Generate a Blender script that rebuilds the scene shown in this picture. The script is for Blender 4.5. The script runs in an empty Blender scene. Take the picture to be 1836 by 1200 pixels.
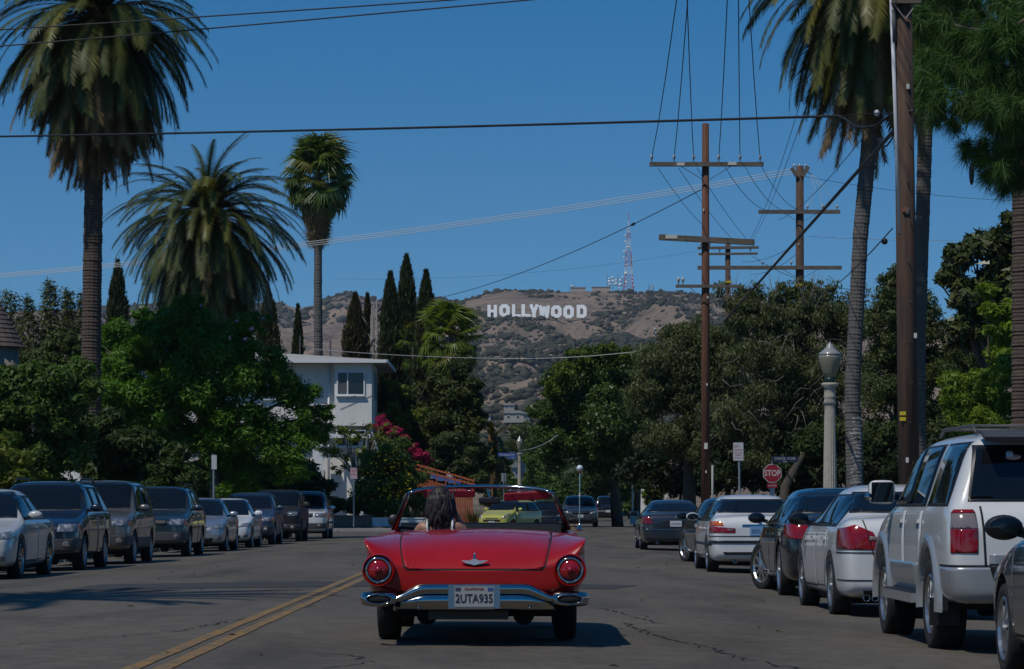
import bpy, bmesh, math, random
import numpy as np
from mathutils import Vector, Matrix
R = math.radians
sc = bpy.context.scene
COL = sc.collection

# ------------------------------------------------------------------ camera, sky, sun, exposure
F_PX, CX, HY, CAM_H = 5100.0, 918.0, 912.0, 1.186     # focal length / horizon of the photograph in its own pixels
cam = bpy.data.cameras.new('camera'); cam_o = bpy.data.objects.new('camera', cam); COL.objects.link(cam_o)
cam.sensor_width = 36.0; cam.lens = 36.0 * F_PX / 1836.0
cam.shift_y = (HY - 600.0) / 1836.0
cam.clip_start = 0.1; cam.clip_end = 20000
cam_o.location = (0, 0, CAM_H); cam_o.rotation_euler = (R(90), 0, 0)
sc.camera = cam_o

SUN_DIR = Vector((-0.37, -0.40, 0.84)).normalized()    # towards the sun
wld = bpy.data.worlds.new('World'); sc.world = wld; wld.use_nodes = True
nt = wld.node_tree; nt.nodes.clear()
out = nt.nodes.new('ShaderNodeOutputWorld'); bg = nt.nodes.new('ShaderNodeBackground')
sky = nt.nodes.new('ShaderNodeTexSky'); sky.sky_type = 'NISHITA'; sky.sun_disc = False
sky.sun_elevation = math.asin(SUN_DIR.z); sky.sun_rotation = math.atan2(SUN_DIR.x, SUN_DIR.y)
sky.air_density = 1.0; sky.dust_density = 0.1; sky.ozone_density = 1.6; sky.altitude = 1200
tc = nt.nodes.new('ShaderNodeTexCoord'); mp = nt.nodes.new('ShaderNodeMapping'); mp.inputs['Location'].default_value = (0, 0, 0.075)
hs = nt.nodes.new('ShaderNodeHueSaturation'); hs.inputs['Saturation'].default_value = 1.52; hs.inputs['Value'].default_value = 1.0
nt.links.new(tc.outputs['Generated'], mp.inputs['Vector']); nt.links.new(mp.outputs['Vector'], sky.inputs['Vector'])
nt.links.new(sky.outputs['Color'], hs.inputs['Color']); nt.links.new(hs.outputs['Color'], bg.inputs['Color'])
bg.inputs['Strength'].default_value = 0.122
nt.links.new(bg.outputs['Background'], out.inputs['Surface'])
sl = bpy.data.lights.new('sun', 'SUN'); sl.energy = 4.0; sl.angle = R(0.53); sl.color = (1.0, 0.95, 0.87)
sun = bpy.data.objects.new('sun', sl); COL.objects.link(sun)
sun.rotation_euler = SUN_DIR.to_track_quat('Z', 'Y').to_euler(); sun.location = (-30, -20, 80)
sc.view_settings.view_transform = 'Standard'; sc.view_settings.look = 'None'
sc.view_settings.gamma = 1.0; sc.view_settings.exposure = -0.60; sc.view_settings.use_curve_mapping = False
sc.render.engine = 'CYCLES'
sc.cycles.use_denoising = True
sc.cycles.max_bounces = 6; sc.cycles.diffuse_bounces = 3; sc.cycles.glossy_bounces = 3
sc.cycles.transmission_bounces = 4; sc.cycles.transparent_max_bounces = 12; sc.cycles.volume_bounces = 0
sc.cycles.caustics_reflective = False; sc.cycles.caustics_refractive = False
sc.cycles.sample_clamp_indirect = 4.0

# ------------------------------------------------------------------ helpers
def at(px, py, Y):                       # a point seen at this place of the photograph, standing Y metres away
    return Vector(((px - CX) / F_PX * Y, Y, CAM_H + (HY - py) / F_PX * Y))
def sx(px, Y): return (px - CX) / F_PX * Y
def sz(py, Y): return CAM_H + (HY - py) / F_PX * Y

def crown_z(x, y):
    t = min(1.0, abs(x + 2.1) / 7.7)
    z = 0.125 * (1 - t * t)
    if y > 105: z *= max(0.25, 1 - (y - 105) / 40.0)
    if y > 125: z += 0.0045 * (y - 125)
    return z

MATS = {}
def N(t, kind, **kw):
    n = t.nodes.new(kind)
    for k, v in kw.items():
        if k in n.inputs: n.inputs[k].default_value = v
        else: setattr(n, k, v)
    return n
def mat(name, col, rough=0.6, metal=0.0, coat=0.0, col2=None, scale=4.0, detail=4.0, bump=0.0, bscale=None, stretch=(1, 1, 1),
        spec=0.5, ramp=(0.35, 0.65), trans=0.0, island=None, emit=0.0):
    if name in MATS: return MATS[name]
    m = bpy.data.materials.new(name); m.use_nodes = True; t = m.node_tree
    b = t.nodes['Principled BSDF']
    b.inputs['Base Color'].default_value = (*col, 1); b.inputs['Roughness'].default_value = rough
    b.inputs['Metallic'].default_value = metal; b.inputs['Coat Weight'].default_value = coat
    b.inputs['Coat Roughness'].default_value = 0.04
    b.inputs['Specular IOR Level'].default_value = spec
    colsock = None
    if col2 is not None or bump:
        tx = N(t, 'ShaderNodeTexCoord'); mpn = N(t, 'ShaderNodeMapping'); mpn.inputs['Scale'].default_value = stretch
        t.links.new(tx.outputs['Object'], mpn.inputs['Vector'])
    if col2 is not None:
        no = N(t, 'ShaderNodeTexNoise', Scale=scale, Detail=detail, Roughness=0.6)
        t.links.new(mpn.outputs['Vector'], no.inputs['Vector'])
        rp = N(t, 'ShaderNodeValToRGB')
        rp.color_ramp.elements[0].position = ramp[0]; rp.color_ramp.elements[1].position = ramp[1]
        rp.color_ramp.elements[0].color = (*col, 1); rp.color_ramp.elements[1].color = (*col2, 1)
        t.links.new(no.outputs['Fac'], rp.inputs['Fac']); colsock = rp.outputs['Color']
    if island is not None:                                    # each leaf its own tint
        ge = N(t, 'ShaderNodeNewGeometry'); r2 = N(t, 'ShaderNodeValToRGB')
        r2.color_ramp.elements[0].color = (*island[0], 1); r2.color_ramp.elements[1].color = (*island[1], 1)
        t.links.new(ge.outputs['Random Per Island'], r2.inputs['Fac'])
        mx = N(t, 'ShaderNodeMix', data_type='RGBA', blend_type='MIX'); mx.inputs[0].default_value = 0.55
        if colsock is None:
            mx.inputs[6].default_value = (*col, 1)
        else: t.links.new(colsock, mx.inputs[6])
        t.links.new(r2.outputs['Color'], mx.inputs[7]); colsock = mx.outputs[2]
    if colsock is not None: t.links.new(colsock, b.inputs['Base Color'])
    if bump:
        nb = N(t, 'ShaderNodeTexNoise', Scale=bscale or scale * 3, Detail=5.0)
        t.links.new(mpn.outputs['Vector'], nb.inputs['Vector'])
        bm_ = N(t, 'ShaderNodeBump', Strength=min(1.0, bump), Distance=0.02)
        t.links.new(nb.outputs['Fac'], bm_.inputs['Height']); t.links.new(bm_.outputs['Normal'], b.inputs['Normal'])
    if trans:
        tr = N(t, 'ShaderNodeBsdfTranslucent'); ms = N(t, 'ShaderNodeMixShader', Fac=trans)
        g = N(t, 'ShaderNodeMix', data_type='RGBA', blend_type='MULTIPLY'); g.inputs[0].default_value = 1.0
        g.inputs[7].default_value = (1.25, 1.2, 0.55, 1)
        if colsock is not None: t.links.new(colsock, g.inputs[6])
        else: g.inputs[6].default_value = (*col, 1)
        t.links.new(g.outputs[2], tr.inputs['Color'])
        t.links.new(b.outputs['BSDF'], ms.inputs[1]); t.links.new(tr.outputs['BSDF'], ms.inputs[2])
        t.links.new(ms.outputs['Shader'], t.nodes['Material Output'].inputs['Surface'])
    if emit: b.inputs['Emission Color'].default_value = (*col, 1); b.inputs['Emission Strength'].default_value = emit
    MATS[name] = m
    return m
def clear_glass(name, tint=(0.92, 0.95, 0.95), refl=1.0):
    if name in MATS: return MATS[name]
    m = bpy.data.materials.new(name); m.use_nodes = True; t = m.node_tree; t.nodes.clear()
    o = N(t, 'ShaderNodeOutputMaterial'); tr = N(t, 'ShaderNodeBsdfTransparent'); tr.inputs['Color'].default_value = (*tint, 1)
    gl = N(t, 'ShaderNodeBsdfGlossy', Roughness=0.02); fr = N(t, 'ShaderNodeLayerWeight', Blend=.5); ms = N(t, 'ShaderNodeMixShader')
    pw = N(t, 'ShaderNodeMath', operation='POWER'); pw.inputs[1].default_value = 4.0; ad = N(t, 'ShaderNodeMath', operation='MULTIPLY_ADD'); ad.inputs[1].default_value = .9; ad.inputs[2].default_value = .045
    t.links.new(fr.outputs['Facing'], pw.inputs[0]); t.links.new(pw.outputs[0], ad.inputs[0]); t.links.new(ad.outputs[0], ms.inputs['Fac']); t.links.new(tr.outputs['BSDF'], ms.inputs[1]); t.links.new(gl.outputs['BSDF'], ms.inputs[2])
    t.links.new(ms.outputs['Shader'], o.inputs['Surface']); MATS[name] = m
    return m

def link(o, parent=None):
    COL.objects.link(o)
    if parent is not None: o.parent = parent
    return o
def empty(name, loc=(0, 0, 0), rz=0.0):
    o = bpy.data.objects.new(name, None); o.location = loc; o.rotation_euler = (0, 0, rz); o.empty_display_size = 0.3
    return link(o)
def tag(o, label=None, cat=None, group=None, kind=None):
    if label: o['label'] = label
    if cat: o['category'] = cat
    if group: o['group'] = group
    if kind: o['kind'] = kind
    return o
def mesh_obj(name, me, m=None, parent=None, smooth=False):
    if m is not None and not me.materials: me.materials.append(m)
    if smooth: me.shade_smooth()
    return link(bpy.data.objects.new(name, me), parent)
def np_mesh(name, V, Fq):                                    # V (n,3), Fq (m,k) all faces with k corners
    me = bpy.data.meshes.new(name); k = Fq.shape[1]
    me.vertices.add(len(V)); me.vertices.foreach_set('co', np.asarray(V, np.float32).ravel())
    me.loops.add(len(Fq) * k); me.loops.foreach_set('vertex_index', np.asarray(Fq, np.int32).ravel())
    me.polygons.add(len(Fq)); me.polygons.foreach_set('loop_start', np.arange(0, len(Fq) * k, k, dtype=np.int32))
    me.update(calc_edges=True)
    return me
class MB:
    def __init__(s): s.v = []; s.f = []
    def add(s, vs, fs):
        o = len(s.v); s.v += [tuple(v) for v in vs]; s.f += [tuple(i + o for i in f) for f in fs]; return s
    def box(s, c, d, M=None):
        x, y, z = d[0] / 2, d[1] / 2, d[2] / 2
        vs = [Vector(p) for p in ((-x, -y, -z), (x, -y, -z), (x, y, -z), (-x, y, -z), (-x, -y, z), (x, -y, z), (x, y, z), (-x, y, z))]
        if M is not None: vs = [M @ v for v in vs]
        vs = [v + Vector(c) for v in vs]
        return s.add(vs, [(0, 3, 2, 1), (4, 5, 6, 7), (0, 1, 5, 4), (1, 2, 6, 5), (2, 3, 7, 6), (3, 0, 4, 7)])
    def bar(s, a, b, w, h=None):                             # rectangular bar from a to b
        a, b = Vector(a), Vector(b); d = b - a; q = d.to_track_quat('Z', 'Y').to_matrix()
        return s.box((a + b) / 2, (w, h or w, d.length), q)
    def tube(s, pts, rad, n=8, cap=True):
        pts = [Vector(p) for p in pts]; k = len(pts)
        rs = rad if hasattr(rad, '__len__') else [rad] * k
        o = len(s.v); ref = None
        for i, p in enumerate(pts):
            d = (pts[min(i + 1, k - 1)] - pts[max(i - 1, 0)])
            if d.length < 1e-9: d = Vector((0, 0, 1))
            d.normalize()
            if ref is None:
                ref = Vector((1, 0, 0)) if abs(d.x) < 0.9 else Vector((0, 1, 0))
            u = (ref - d * ref.dot(d)).normalized(); ref = u; w = d.cross(u)
            for j in range(n):
                a = 2 * math.pi * j / n
                s.v.append(tuple(p + (u * math.cos(a) + w * math.sin(a)) * rs[i]))
        for i in range(k - 1):
            for j in range(n):
                s.f.append((o + i * n + j, o + i * n + (j + 1) % n, o + (i + 1) * n + (j + 1) % n, o + (i + 1) * n + j))
        if cap:
            s.f.append(tuple(o + j for j in reversed(range(n)))); s.f.append(tuple(o + (k - 1) * n + j for j in range(n)))
        return s
    def lathe(s, prof, n=16, c=(0, 0, 0), M=None, flute=None, cap=True):   # prof: (radius, height) up local z
        o = len(s.v); c = Vector(c)
        for i, (r, h) in enumerate(prof):
            for j in range(n):
                a = 2 * math.pi * j / n; rr = r
                if flute and flute[0] <= i <= flute[1] and j % 2: rr = r * flute[2]
                p = Vector((rr * math.cos(a), rr * math.sin(a), h))
                s.v.append(tuple((M @ p if M is not None else p) + c))
        for i in range(len(prof) - 1):
            for j in range(n):
                s.f.append((o + i * n + j, o + i * n + (j + 1) % n, o + (i + 1) * n + (j + 1) % n, o + (i + 1) * n + j))
        if cap and prof[0][0] > 1e-6: s.f.append(tuple(o + j for j in reversed(range(n))))
        if cap and prof[-1][0] > 1e-6: s.f.append(tuple(o + (len(prof) - 1) * n + j for j in range(n)))
        return s
    def prism(s, poly, d0, d1, axis='y'):                      # outline (a,b) extruded along an axis
        n = len(poly)
        def P(a, b, d): return {'y': (a, d, b), 'x': (d, a, b), 'z': (a, b, d)}[axis]
        vs = [P(a, b, d0) for a, b in poly] + [P(a, b, d1) for a, b in poly]
        fs = [tuple(range(n)), tuple(reversed(range(n, 2 * n)))] + [(i, i + n, (i + 1) % n + n, (i + 1) % n) for i in range(n)]
        return s.add(vs, fs)
    def ball(s, c, r, n=12, m=8):
        rx, ry, rz = r if hasattr(r, '__len__') else (r, r, r)
        o = len(s.v)
        for i in range(m + 1):
            t = math.pi * i / m
            for j in range(n):
                a = 2 * math.pi * j / n
                s.v.append((c[0] + rx * math.sin(t) * math.cos(a), c[1] + ry * math.sin(t) * math.sin(a), c[2] - rz * math.cos(t)))
        for i in range(m):
            for j in range(n):
                s.f.append((o + i * n + j, o + i * n + (j + 1) % n, o + (i + 1) * n + (j + 1) % n, o + (i + 1) * n + j))
        return s
    def mesh(s, name='m', fix=True):
        me = bpy.data.meshes.new(name); me.from_pydata(s.v, [], s.f)
        if fix:
            b = bmesh.new(); b.from_mesh(me); bmesh.ops.remove_doubles(b, verts=b.verts, dist=1e-6)
            bmesh.ops.recalc_face_normals(b, faces=b.faces); b.to_mesh(me); b.free()
        return me
    def build(s, name, m, parent=None, smooth=False, loc=None, fix=True):
        o = mesh_obj(name, s.mesh(name, fix), m, parent, smooth)
        if loc is not None: o.location = loc
        return o
def text_part(txt, size, m, parent, loc, rot, name='lettering', ext=0.002, align='CENTER', squeeze=1.0, bold=0.0):
    cu = bpy.data.curves.new('t', 'FONT'); cu.body = txt; cu.size = size; cu.extrude = ext; cu.align_x = align; cu.align_y = 'CENTER'
    cu.offset = bold; cu.resolution_u = 3
    o = bpy.data.objects.new('t', cu); COL.objects.link(o)
    bpy.context.view_layer.update()
    me = bpy.data.meshes.new_from_object(o.evaluated_get(bpy.context.evaluated_depsgraph_get()))
    bpy.data.objects.remove(o); bpy.data.curves.remove(cu)
    for v in me.vertices: v.co.x *= squeeze
    me.materials.clear(); me.materials.append(m)
    r = link(bpy.data.objects.new(name, me), parent); r.location = loc; r.rotation_euler = rot
    return r
def catenary(a, b, sag, n=14):
    a, b = Vector(a), Vector(b)
    return [a.lerp(b, i / n) - Vector((0, 0, sag * 4 * (i / n) * (1 - i / n))) for i in range(n + 1)]
# ------------------------------------------------------------------ numeric noise
def vnoise(x, y, seed=0):                                     # smooth value noise, arrays in, -1..1 out
    x = np.asarray(x, float); y = np.asarray(y, float)
    xi = np.floor(x).astype(np.int64); yi = np.floor(y).astype(np.int64); xf = x - xi; yf = y - yi
    u = xf * xf * (3 - 2 * xf); v = yf * yf * (3 - 2 * yf)
    def h(a, b):
        n = (a * 374761393 + b * 668265263 + seed * 1442695041) & 0x7fffffff
        n = ((n ^ (n >> 13)) * 1274126177) & 0x7fffffff
        n = n ^ (n >> 16)
        return (n & 0xffff) / 32767.5 - 1
    return (h(xi, yi) * (1 - u) + h(xi + 1, yi) * u) * (1 - v) + (h(xi, yi + 1) * (1 - u) + h(xi + 1, yi + 1) * u) * v
def fbm(x, y, o=4, seed=0):
    s = 0; a = 1.0
    for i in range(o):
        s = s + a * vnoise(np.asarray(x) * 2 ** i, np.asarray(y) * 2 ** i, seed + i); a *= 0.5
    return s
def grid_mesh(name, X, Y, Z, m, smooth=True):
    r, c = X.shape; V = np.stack([X.ravel(), Y.ravel(), Z.ravel()], 1)
    i = np.arange(r * c).reshape(r, c)
    Fq = np.stack([i[:-1, :-1].ravel(), i[:-1, 1:].ravel(), i[1:, 1:].ravel(), i[1:, :-1].ravel()], 1)
    return mesh_obj(name, np_mesh(name, V, Fq), m, smooth=smooth)

# ------------------------------------------------------------------ ground, road, pavements
def asphalt():
    m = bpy.data.materials.new('asphalt'); m.use_nodes = True; t = m.node_tree; b = t.nodes['Principled BSDF']
    tx = N(t, 'ShaderNodeTexCoord')
    big = N(t, 'ShaderNodeTexNoise', Scale=0.35, Detail=6.0, Roughness=0.62); fine = N(t, 'ShaderNodeTexNoise', Scale=55.0, Detail=3.0, Roughness=0.7)
    mp1 = N(t, 'ShaderNodeMapping'); mp1.inputs['Scale'].default_value = (1, 0.3, 1)
    t.links.new(tx.outputs['Object'], mp1.inputs['Vector']); t.links.new(mp1.outputs['Vector'], big.inputs['Vector'])
    t.links.new(tx.outputs['Object'], fine.inputs['Vector'])
    r1 = N(t, 'ShaderNodeValToRGB'); e = r1.color_ramp.elements
    e[0].position = 0.32; e[0].color = (0.078, 0.067, 0.051, 1); e[1].position = 0.68; e[1].color = (0.118, 0.102, 0.079, 1)
    t.links.new(big.outputs['Fac'], r1.inputs['Fac'])
    r2 = N(t, 'ShaderNodeValToRGB'); e = r2.color_ramp.elements
    e[0].position = 0.3; e[0].color = (0.66, 0.66, 0.66, 1); e[1].position = 0.72; e[1].color = (1.25, 1.25, 1.25, 1)
    t.links.new(fine.outputs['Fac'], r2.inputs['Fac'])
    mul = N(t, 'ShaderNodeMix', data_type='RGBA', blend_type='MULTIPLY'); mul.inputs[0].default_value = 1
    t.links.new(r1.outputs['Color'], mul.inputs[6]); t.links.new(r2.outputs['Color'], mul.inputs[7])
    mid_ = N(t, 'ShaderNodeTexNoise', Scale=5.0, Detail=6.0, Roughness=0.75); t.links.new(tx.outputs['Object'], mid_.inputs['Vector'])
    r4 = N(t, 'ShaderNodeValToRGB'); e = r4.color_ramp.elements; e[0].position = 0.36; e[0].color = (0.70, 0.70, 0.69, 1); e[1].position = 0.64; e[1].color = (1.18, 1.18, 1.17, 1)
    t.links.new(mid_.outputs['Fac'], r4.inputs['Fac']); mul3 = N(t, 'ShaderNodeMix', data_type='RGBA', blend_type='MULTIPLY'); mul3.inputs[0].default_value = 1
    t.links.new(mul.outputs[2], mul3.inputs[6]); t.links.new(r4.outputs['Color'], mul3.inputs[7]); mul = mul3
    # oil stains along the lane
    st = N(t, 'ShaderNodeTexNoise', Scale=1.1, Detail=5.0); r3 = N(t, 'ShaderNodeValToRGB'); e = r3.color_ramp.elements
    mp3 = N(t, 'ShaderNodeMapping'); mp3.inputs['Scale'].default_value = (0.8, 0.16, 1); t.links.new(tx.outputs['Object'], mp3.inputs['Vector']); t.links.new(mp3.outputs['Vector'], st.inputs['Vector'])
    e[0].position = 0.48; e[0].color = (1.06, 1.06, 1.05, 1); e[1].position = 0.72; e[1].color = (0.58, 0.57, 0.56, 1)
    t.links.new(st.outputs['Fac'], r3.inputs['Fac'])
    mul2 = N(t, 'ShaderNodeMix', data_type='RGBA', blend_type='MULTIPLY'); mul2.inputs[0].default_value = 1
    t.links.new(mul.outputs[2], mul2.inputs[6]); t.links.new(r3.outputs['Color'], mul2.inputs[7])
    t.links.new(mul2.outputs[2], b.inputs['Base Color'])
    b.inputs['Roughness'].default_value = 0.88
    bp = N(t, 'ShaderNodeBump', Strength=0.5, Distance=0.012); t.links.new(fine.outputs['Fac'], bp.inputs['Height']); t.links.new(bp.outputs['Normal'], b.inputs['Normal'])
    return m
ASPH = asphalt()
M_PATCH = mat('asphalt_patch', (0.028, 0.028, 0.028), 0.9, col2=(0.044, 0.043, 0.041), scale=3.0, bump=0.4, bscale=60)
M_CRACK = mat('crack_filler', (0.018, 0.017, 0.015), 0.8)
M_CONC = mat('pavement_concrete', (0.22, 0.205, 0.18), 0.85, col2=(0.30, 0.28, 0.25), scale=2.0, bump=0.2, bscale=40)
M_DIRT = mat('yard_soil', (0.06, 0.05, 0.035), 0.95, col2=(0.10, 0.085, 0.055), scale=1.5, bump=0.5, bscale=12)

xs = np.concatenate([np.linspace(-60, -11, 12), np.linspace(-10, 8, 40), np.linspace(9, 60, 12)])
ys = np.concatenate([np.linspace(-30, 120, 60), np.linspace(124, 420, 38)])
GX, GY = np.meshgrid(xs, ys); GZ = np.vectorize(crown_z)(GX, GY)
road = grid_mesh('road', GX, GY, GZ, ASPH); tag(road, kind='structure')
g = MB().box((0, 2050, -0.22), (5000, 4500, 0.2)).build('ground', M_DIRT); tag(g, kind='structure')

def slab(name, poly, top, m, drop=0.5):
    mb = MB(); n = len(poly)
    zs = [crown_z(x, y) for x, y in poly]
    vs = [(x, y, z + top) for (x, y), z in zip(poly, zs)] + [(x, y, z - drop) for (x, y), z in zip(poly, zs)]
    mb.add(vs, [tuple(range(n))] + [(i, i + n, (i + 1) % n + n, (i + 1) % n) for i in range(n)])
    return tag(mb.build(name, m), kind='structure')
LK = lambda y: -10.35 + 0.019 * (y - 45)                        # left kerb line
lk_poly = [(LK(-30), -30), (LK(108), 108), (LK(108) - 1.2, 113), (LK(108) - 4.5, 116), (-60, 116), (-60, -30)]
slab('pavement_left', lk_poly, 0.14, M_CONC)
slab('yard_left', [(LK(-30) - 2.6, -30), (LK(108) - 2.6, 110), (-60, 112), (-60, -30)], 0.20, M_DIRT)
RKX = 5.85
slab('pavement_right', [(RKX, -30), (60, -30), (60, 116), (RKX + 5, 116), (RKX + 1.5, 113.5), (RKX, 108)], 0.14, M_CONC)
slab('yard_right', [(RKX + 2.8, -30), (60, -30), (60, 112), (RKX + 2.8, 111)], 0.20, M_DIRT)
slab('pavement_far_left', [(-60, 137.5), (-2.2, 137.5), (-0.3, 139), (0.4, 142), (1.2, 170), (8, 330), (-60, 330)], 0.14, M_CONC)
slab('yard_far_left', [(-60, 140.2), (-1.9, 140.2), (-1.0, 170), (5, 330), (-60, 330)], 0.2, M_DIRT)
slab('pavement_far_right', [(7.0, 160), (8.0, 157.5), (10, 156), (60, 156), (60, 330), (15, 330), (8.6, 190)], 0.14, M_CONC)
slab('yard_far_right', [(9.4, 159), (60, 159), (60, 330), (18, 330), (11, 190)], 0.2, M_DIRT)
# kerb stones, each one a length of kerb
def kerb(name, pts, seg=3.0, w=0.15, red=None):
    M_K = mat('kerb_concrete', (0.24, 0.225, 0.2), 0.85, col2=(0.33, 0.31, 0.28), scale=3.0)
    M_KR = mat('kerb_red_paint', (0.30, 0.05, 0.035), 0.7, col2=(0.22, 0.14, 0.11), scale=6.0)
    root = empty(name, (0, 0, 0)); tag(root, kind='structure')
    for (x0, y0), (x1, y1) in zip(pts[:-1], pts[1:]):
        L = math.hypot(x1 - x0, y1 - y0); k = max(1, int(L / seg))
        for i in range(k):
            a = Vector((x0, y0)).lerp(Vector((x1, y1)), i / k + 0.002); b = Vector((x0, y0)).lerp(Vector((x1, y1)), (i + 1) / k - 0.002)
            za, zb = crown_z(*a), crown_z(*b)
            MB().bar((a.x, a.y, za + 0.02), (b.x, b.y, zb + 0.02), w if abs(x1 - x0) < abs(y1 - y0) else 0.26, 0.26 if abs(x1 - x0) < abs(y1 - y0) else w).build('kerb_stone', M_KR if red and red[0] < a.y < red[1] else M_K, root)
kerb('kerb_left', [(LK(30), 30), (LK(108), 108)])
kerb('kerb_right', [(RKX, 15), (RKX, 108)], red=(100, 120))
kerb('kerb_far_left', [(-30, 137.5), (-2.2, 137.5)])
kerb('kerb_far_right', [(7.0, 160), (8.6, 190)], red=(150, 172))

# worn yellow paint
def worn(name, col):
    m = bpy.data.materials.new(name); m.use_nodes = True; t = m.node_tree; b = t.nodes['Principled BSDF']
    tx = N(t, 'ShaderNodeTexCoord'); n1 = N(t, 'ShaderNodeTexNoise', Scale=9.0, Detail=6.0, Roughness=0.75); t.links.new(tx.outputs['Object'], n1.inputs['Vector'])
    rp = N(t, 'ShaderNodeValToRGB'); e = rp.color_ramp.elements
    e[0].position = 0.36; e[0].color = (*col, 1); e[1].position = 0.60; e[1].color = (0.085, 0.078, 0.062, 1)
    t.links.new(n1.outputs['Fac'], rp.inputs['Fac']); t.links.new(rp.outputs['Color'], b.inputs['Base Color']); b.inputs['Roughness'].default_value = 0.75
    return m
M_YEL = worn('yellow_paint', (0.33, 0.17, 0.014)); M_WPAINT = worn('white_road_paint', (0.42, 0.41, 0.39))
def ribbon(name, pts, w, m, lift=0.006, jag=0.0, seed=1, kind='structure'):
    rnd = random.Random(seed); mb = MB(); vs = []
    for i, (x, y) in enumerate(pts):
        a = pts[max(0, i - 1)]; b = pts[min(len(pts) - 1, i + 1)]; d = Vector((b[0] - a[0], b[1] - a[1])).normalized()
        ww = (w[i] if hasattr(w, '__len__') else w) / 2
        for s in (-1, 1):
            q = ww * (1 + rnd.uniform(-jag, jag)); X, Y = x - d.y * s * q, y + d.x * s * q
            vs.append((X, Y, crown_z(X, Y) + lift))
    mb.add(vs, [(2 * i, 2 * i + 1, 2 * i + 3, 2 * i + 2) for i in range(len(pts) - 1)])
    return tag(mb.build(name, m), kind=kind)
for dx in (-0.105, 0.105):
    ribbon('centre_line', [(-2.42 + dx + 0.0012 * (y - 15) + 0.00004 * (y - 15) ** 2, y) for y in np.arange(12, 104, 1.0)], 0.115, M_YEL, jag=0.14, seed=int(dx * 100))
ribbon('stop_line', [(x, 113.0) for x in np.linspace(-1.6, 5.0, 8)], 0.35, M_WPAINT)
for k in range(2):
    ribbon('far_centre_line', [(3.2 + 0.3 * k + 0.02 * (y - 150), y) for y in np.arange(146, 200, 2.0)], 0.13, M_YEL)
def patch(pts, seed):
    rnd = random.Random(seed); out_ = []
    for (x0, y0), (x1, y1) in zip(pts, pts[1:] + pts[:1]):
        k = max(2, int(math.hypot(x1 - x0, y1 - y0) / 0.35))
        for i in range(k):
            t = i / k; out_.append((x0 + (x1 - x0) * t + rnd.uniform(-.05, .05), y0 + (y1 - y0) * t + rnd.uniform(-.06, .06)))
    b = bmesh.new(); vs = [b.verts.new((x, y, 0)) for x, y in out_]; b.faces.new(vs)
    for xc in np.arange(-9, 6, 0.7): bmesh.ops.bisect_plane(b, geom=b.faces[:] + b.edges[:] + b.verts[:], plane_co=(xc, 0, 0), plane_no=(1, 0, 0))
    bmesh.ops.triangulate(b, faces=b.faces[:])
    for v in b.verts: v.co.z = crown_z(v.co.x, v.co.y) + 0.005
    me = bpy.data.meshes.new('road_patch'); b.to_mesh(me); b.free()
    for p in me.polygons:
        if p.normal.z < 0: me.flip_normals(); break
    return tag(mesh_obj('road_patch', me, M_PATCH), kind='structure')
patch([(-6.1, 37.6), (-2.9, 38.3), (-2.2, 38.6), (1.35, 38.2), (1.75, 40.2), (-1.0, 41.2), (-2.2, 41.4), (-5.9, 40.8)], 3)
def crack(pts, w, seed):
    rnd = random.Random(seed); P = []
    for (x0, y0), (x1, y1) in zip(pts[:-1], pts[1:]):
        k = max(3, int(math.hypot(x1 - x0, y1 - y0) / 0.12))
        for i in range(k):
            t = i / k; P.append((x0 + (x1 - x0) * t + rnd.gauss(0, .03), y0 + (y1 - y0) * t + rnd.gauss(0, .07)))
    ww = [w * rnd.choice((0.35, 0.6, 1.0, 1.3, 0.8)) for _ in P]; ww[0] = ww[-1] = 0.002
    ribbon('road_crack', P, ww, M_CRACK, lift=0.005, seed=seed)
crack([(1.05, 27.0), (1.15, 25.0), (1.3, 23.6), (1.55, 22.0), (1.7, 20.5), (1.95, 19.4), (2.3, 18.2), (2.55, 17.0)], 0.030, 5)
crack([(0.95, 31.0), (1.4, 26.8), (1.1, 27.0)], 0.02, 6)
crack([(-1.5, 21.0), (-1.1, 20.4), (-0.95, 19.6), (-1.25, 18.9), (-1.7, 18.6)], 0.018, 7)
crack([(-5.0, 27.5), (-3.9, 28.2), (-3.2, 28.3), (-2.6, 28.6)], 0.03, 8)
crack([(-5.4, 46), (-4.2, 45), (-3.1, 46.5), (-2.6, 46.0)], 0.03, 9)
crack([(1.6, 35), (2.6, 34), (3.2, 34.5)], 0.03, 10)
crack([(-5.5, 55), (-3.5, 54.0), (-2.7, 56)], 0.04, 11)
crack([(-4.0, 22.0), (-2.9, 24.5), (-2.2, 31), (-2.35, 37)], 0.02, 12)
M_LEAFLITTER = mat('dry_leaf', (0.10, 0.055, 0.02), 0.8)
rl = random.Random(8)
for k in range(60):
    x, y = rl.uniform(-6.5, 4.0), rl.uniform(14.5, 70); a = rl.uniform(0, 6.28); s_ = rl.uniform(.015, .035); c_, n_ = math.cos(a) * s_, math.sin(a) * s_
    z = crown_z(x, y) + .006
    o = MB().add([(x - c_ * 1.6, y - n_ * 1.6, z), (x + n_ * .7, y - c_ * .7, z + .012), (x + c_ * 1.6, y + n_ * 1.6, z + .004), (x - n_ * .7, y + c_ * .7, z + .014)], [(0, 1, 2, 3)])
    if k == 0: LIT = MB()
    LIT.add(o.v, o.f)
tag(LIT.build('leaf_litter', M_LEAFLITTER), 'scattered dry leaves and grit on the grey asphalt', 'leaf litter', kind='stuff')

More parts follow.
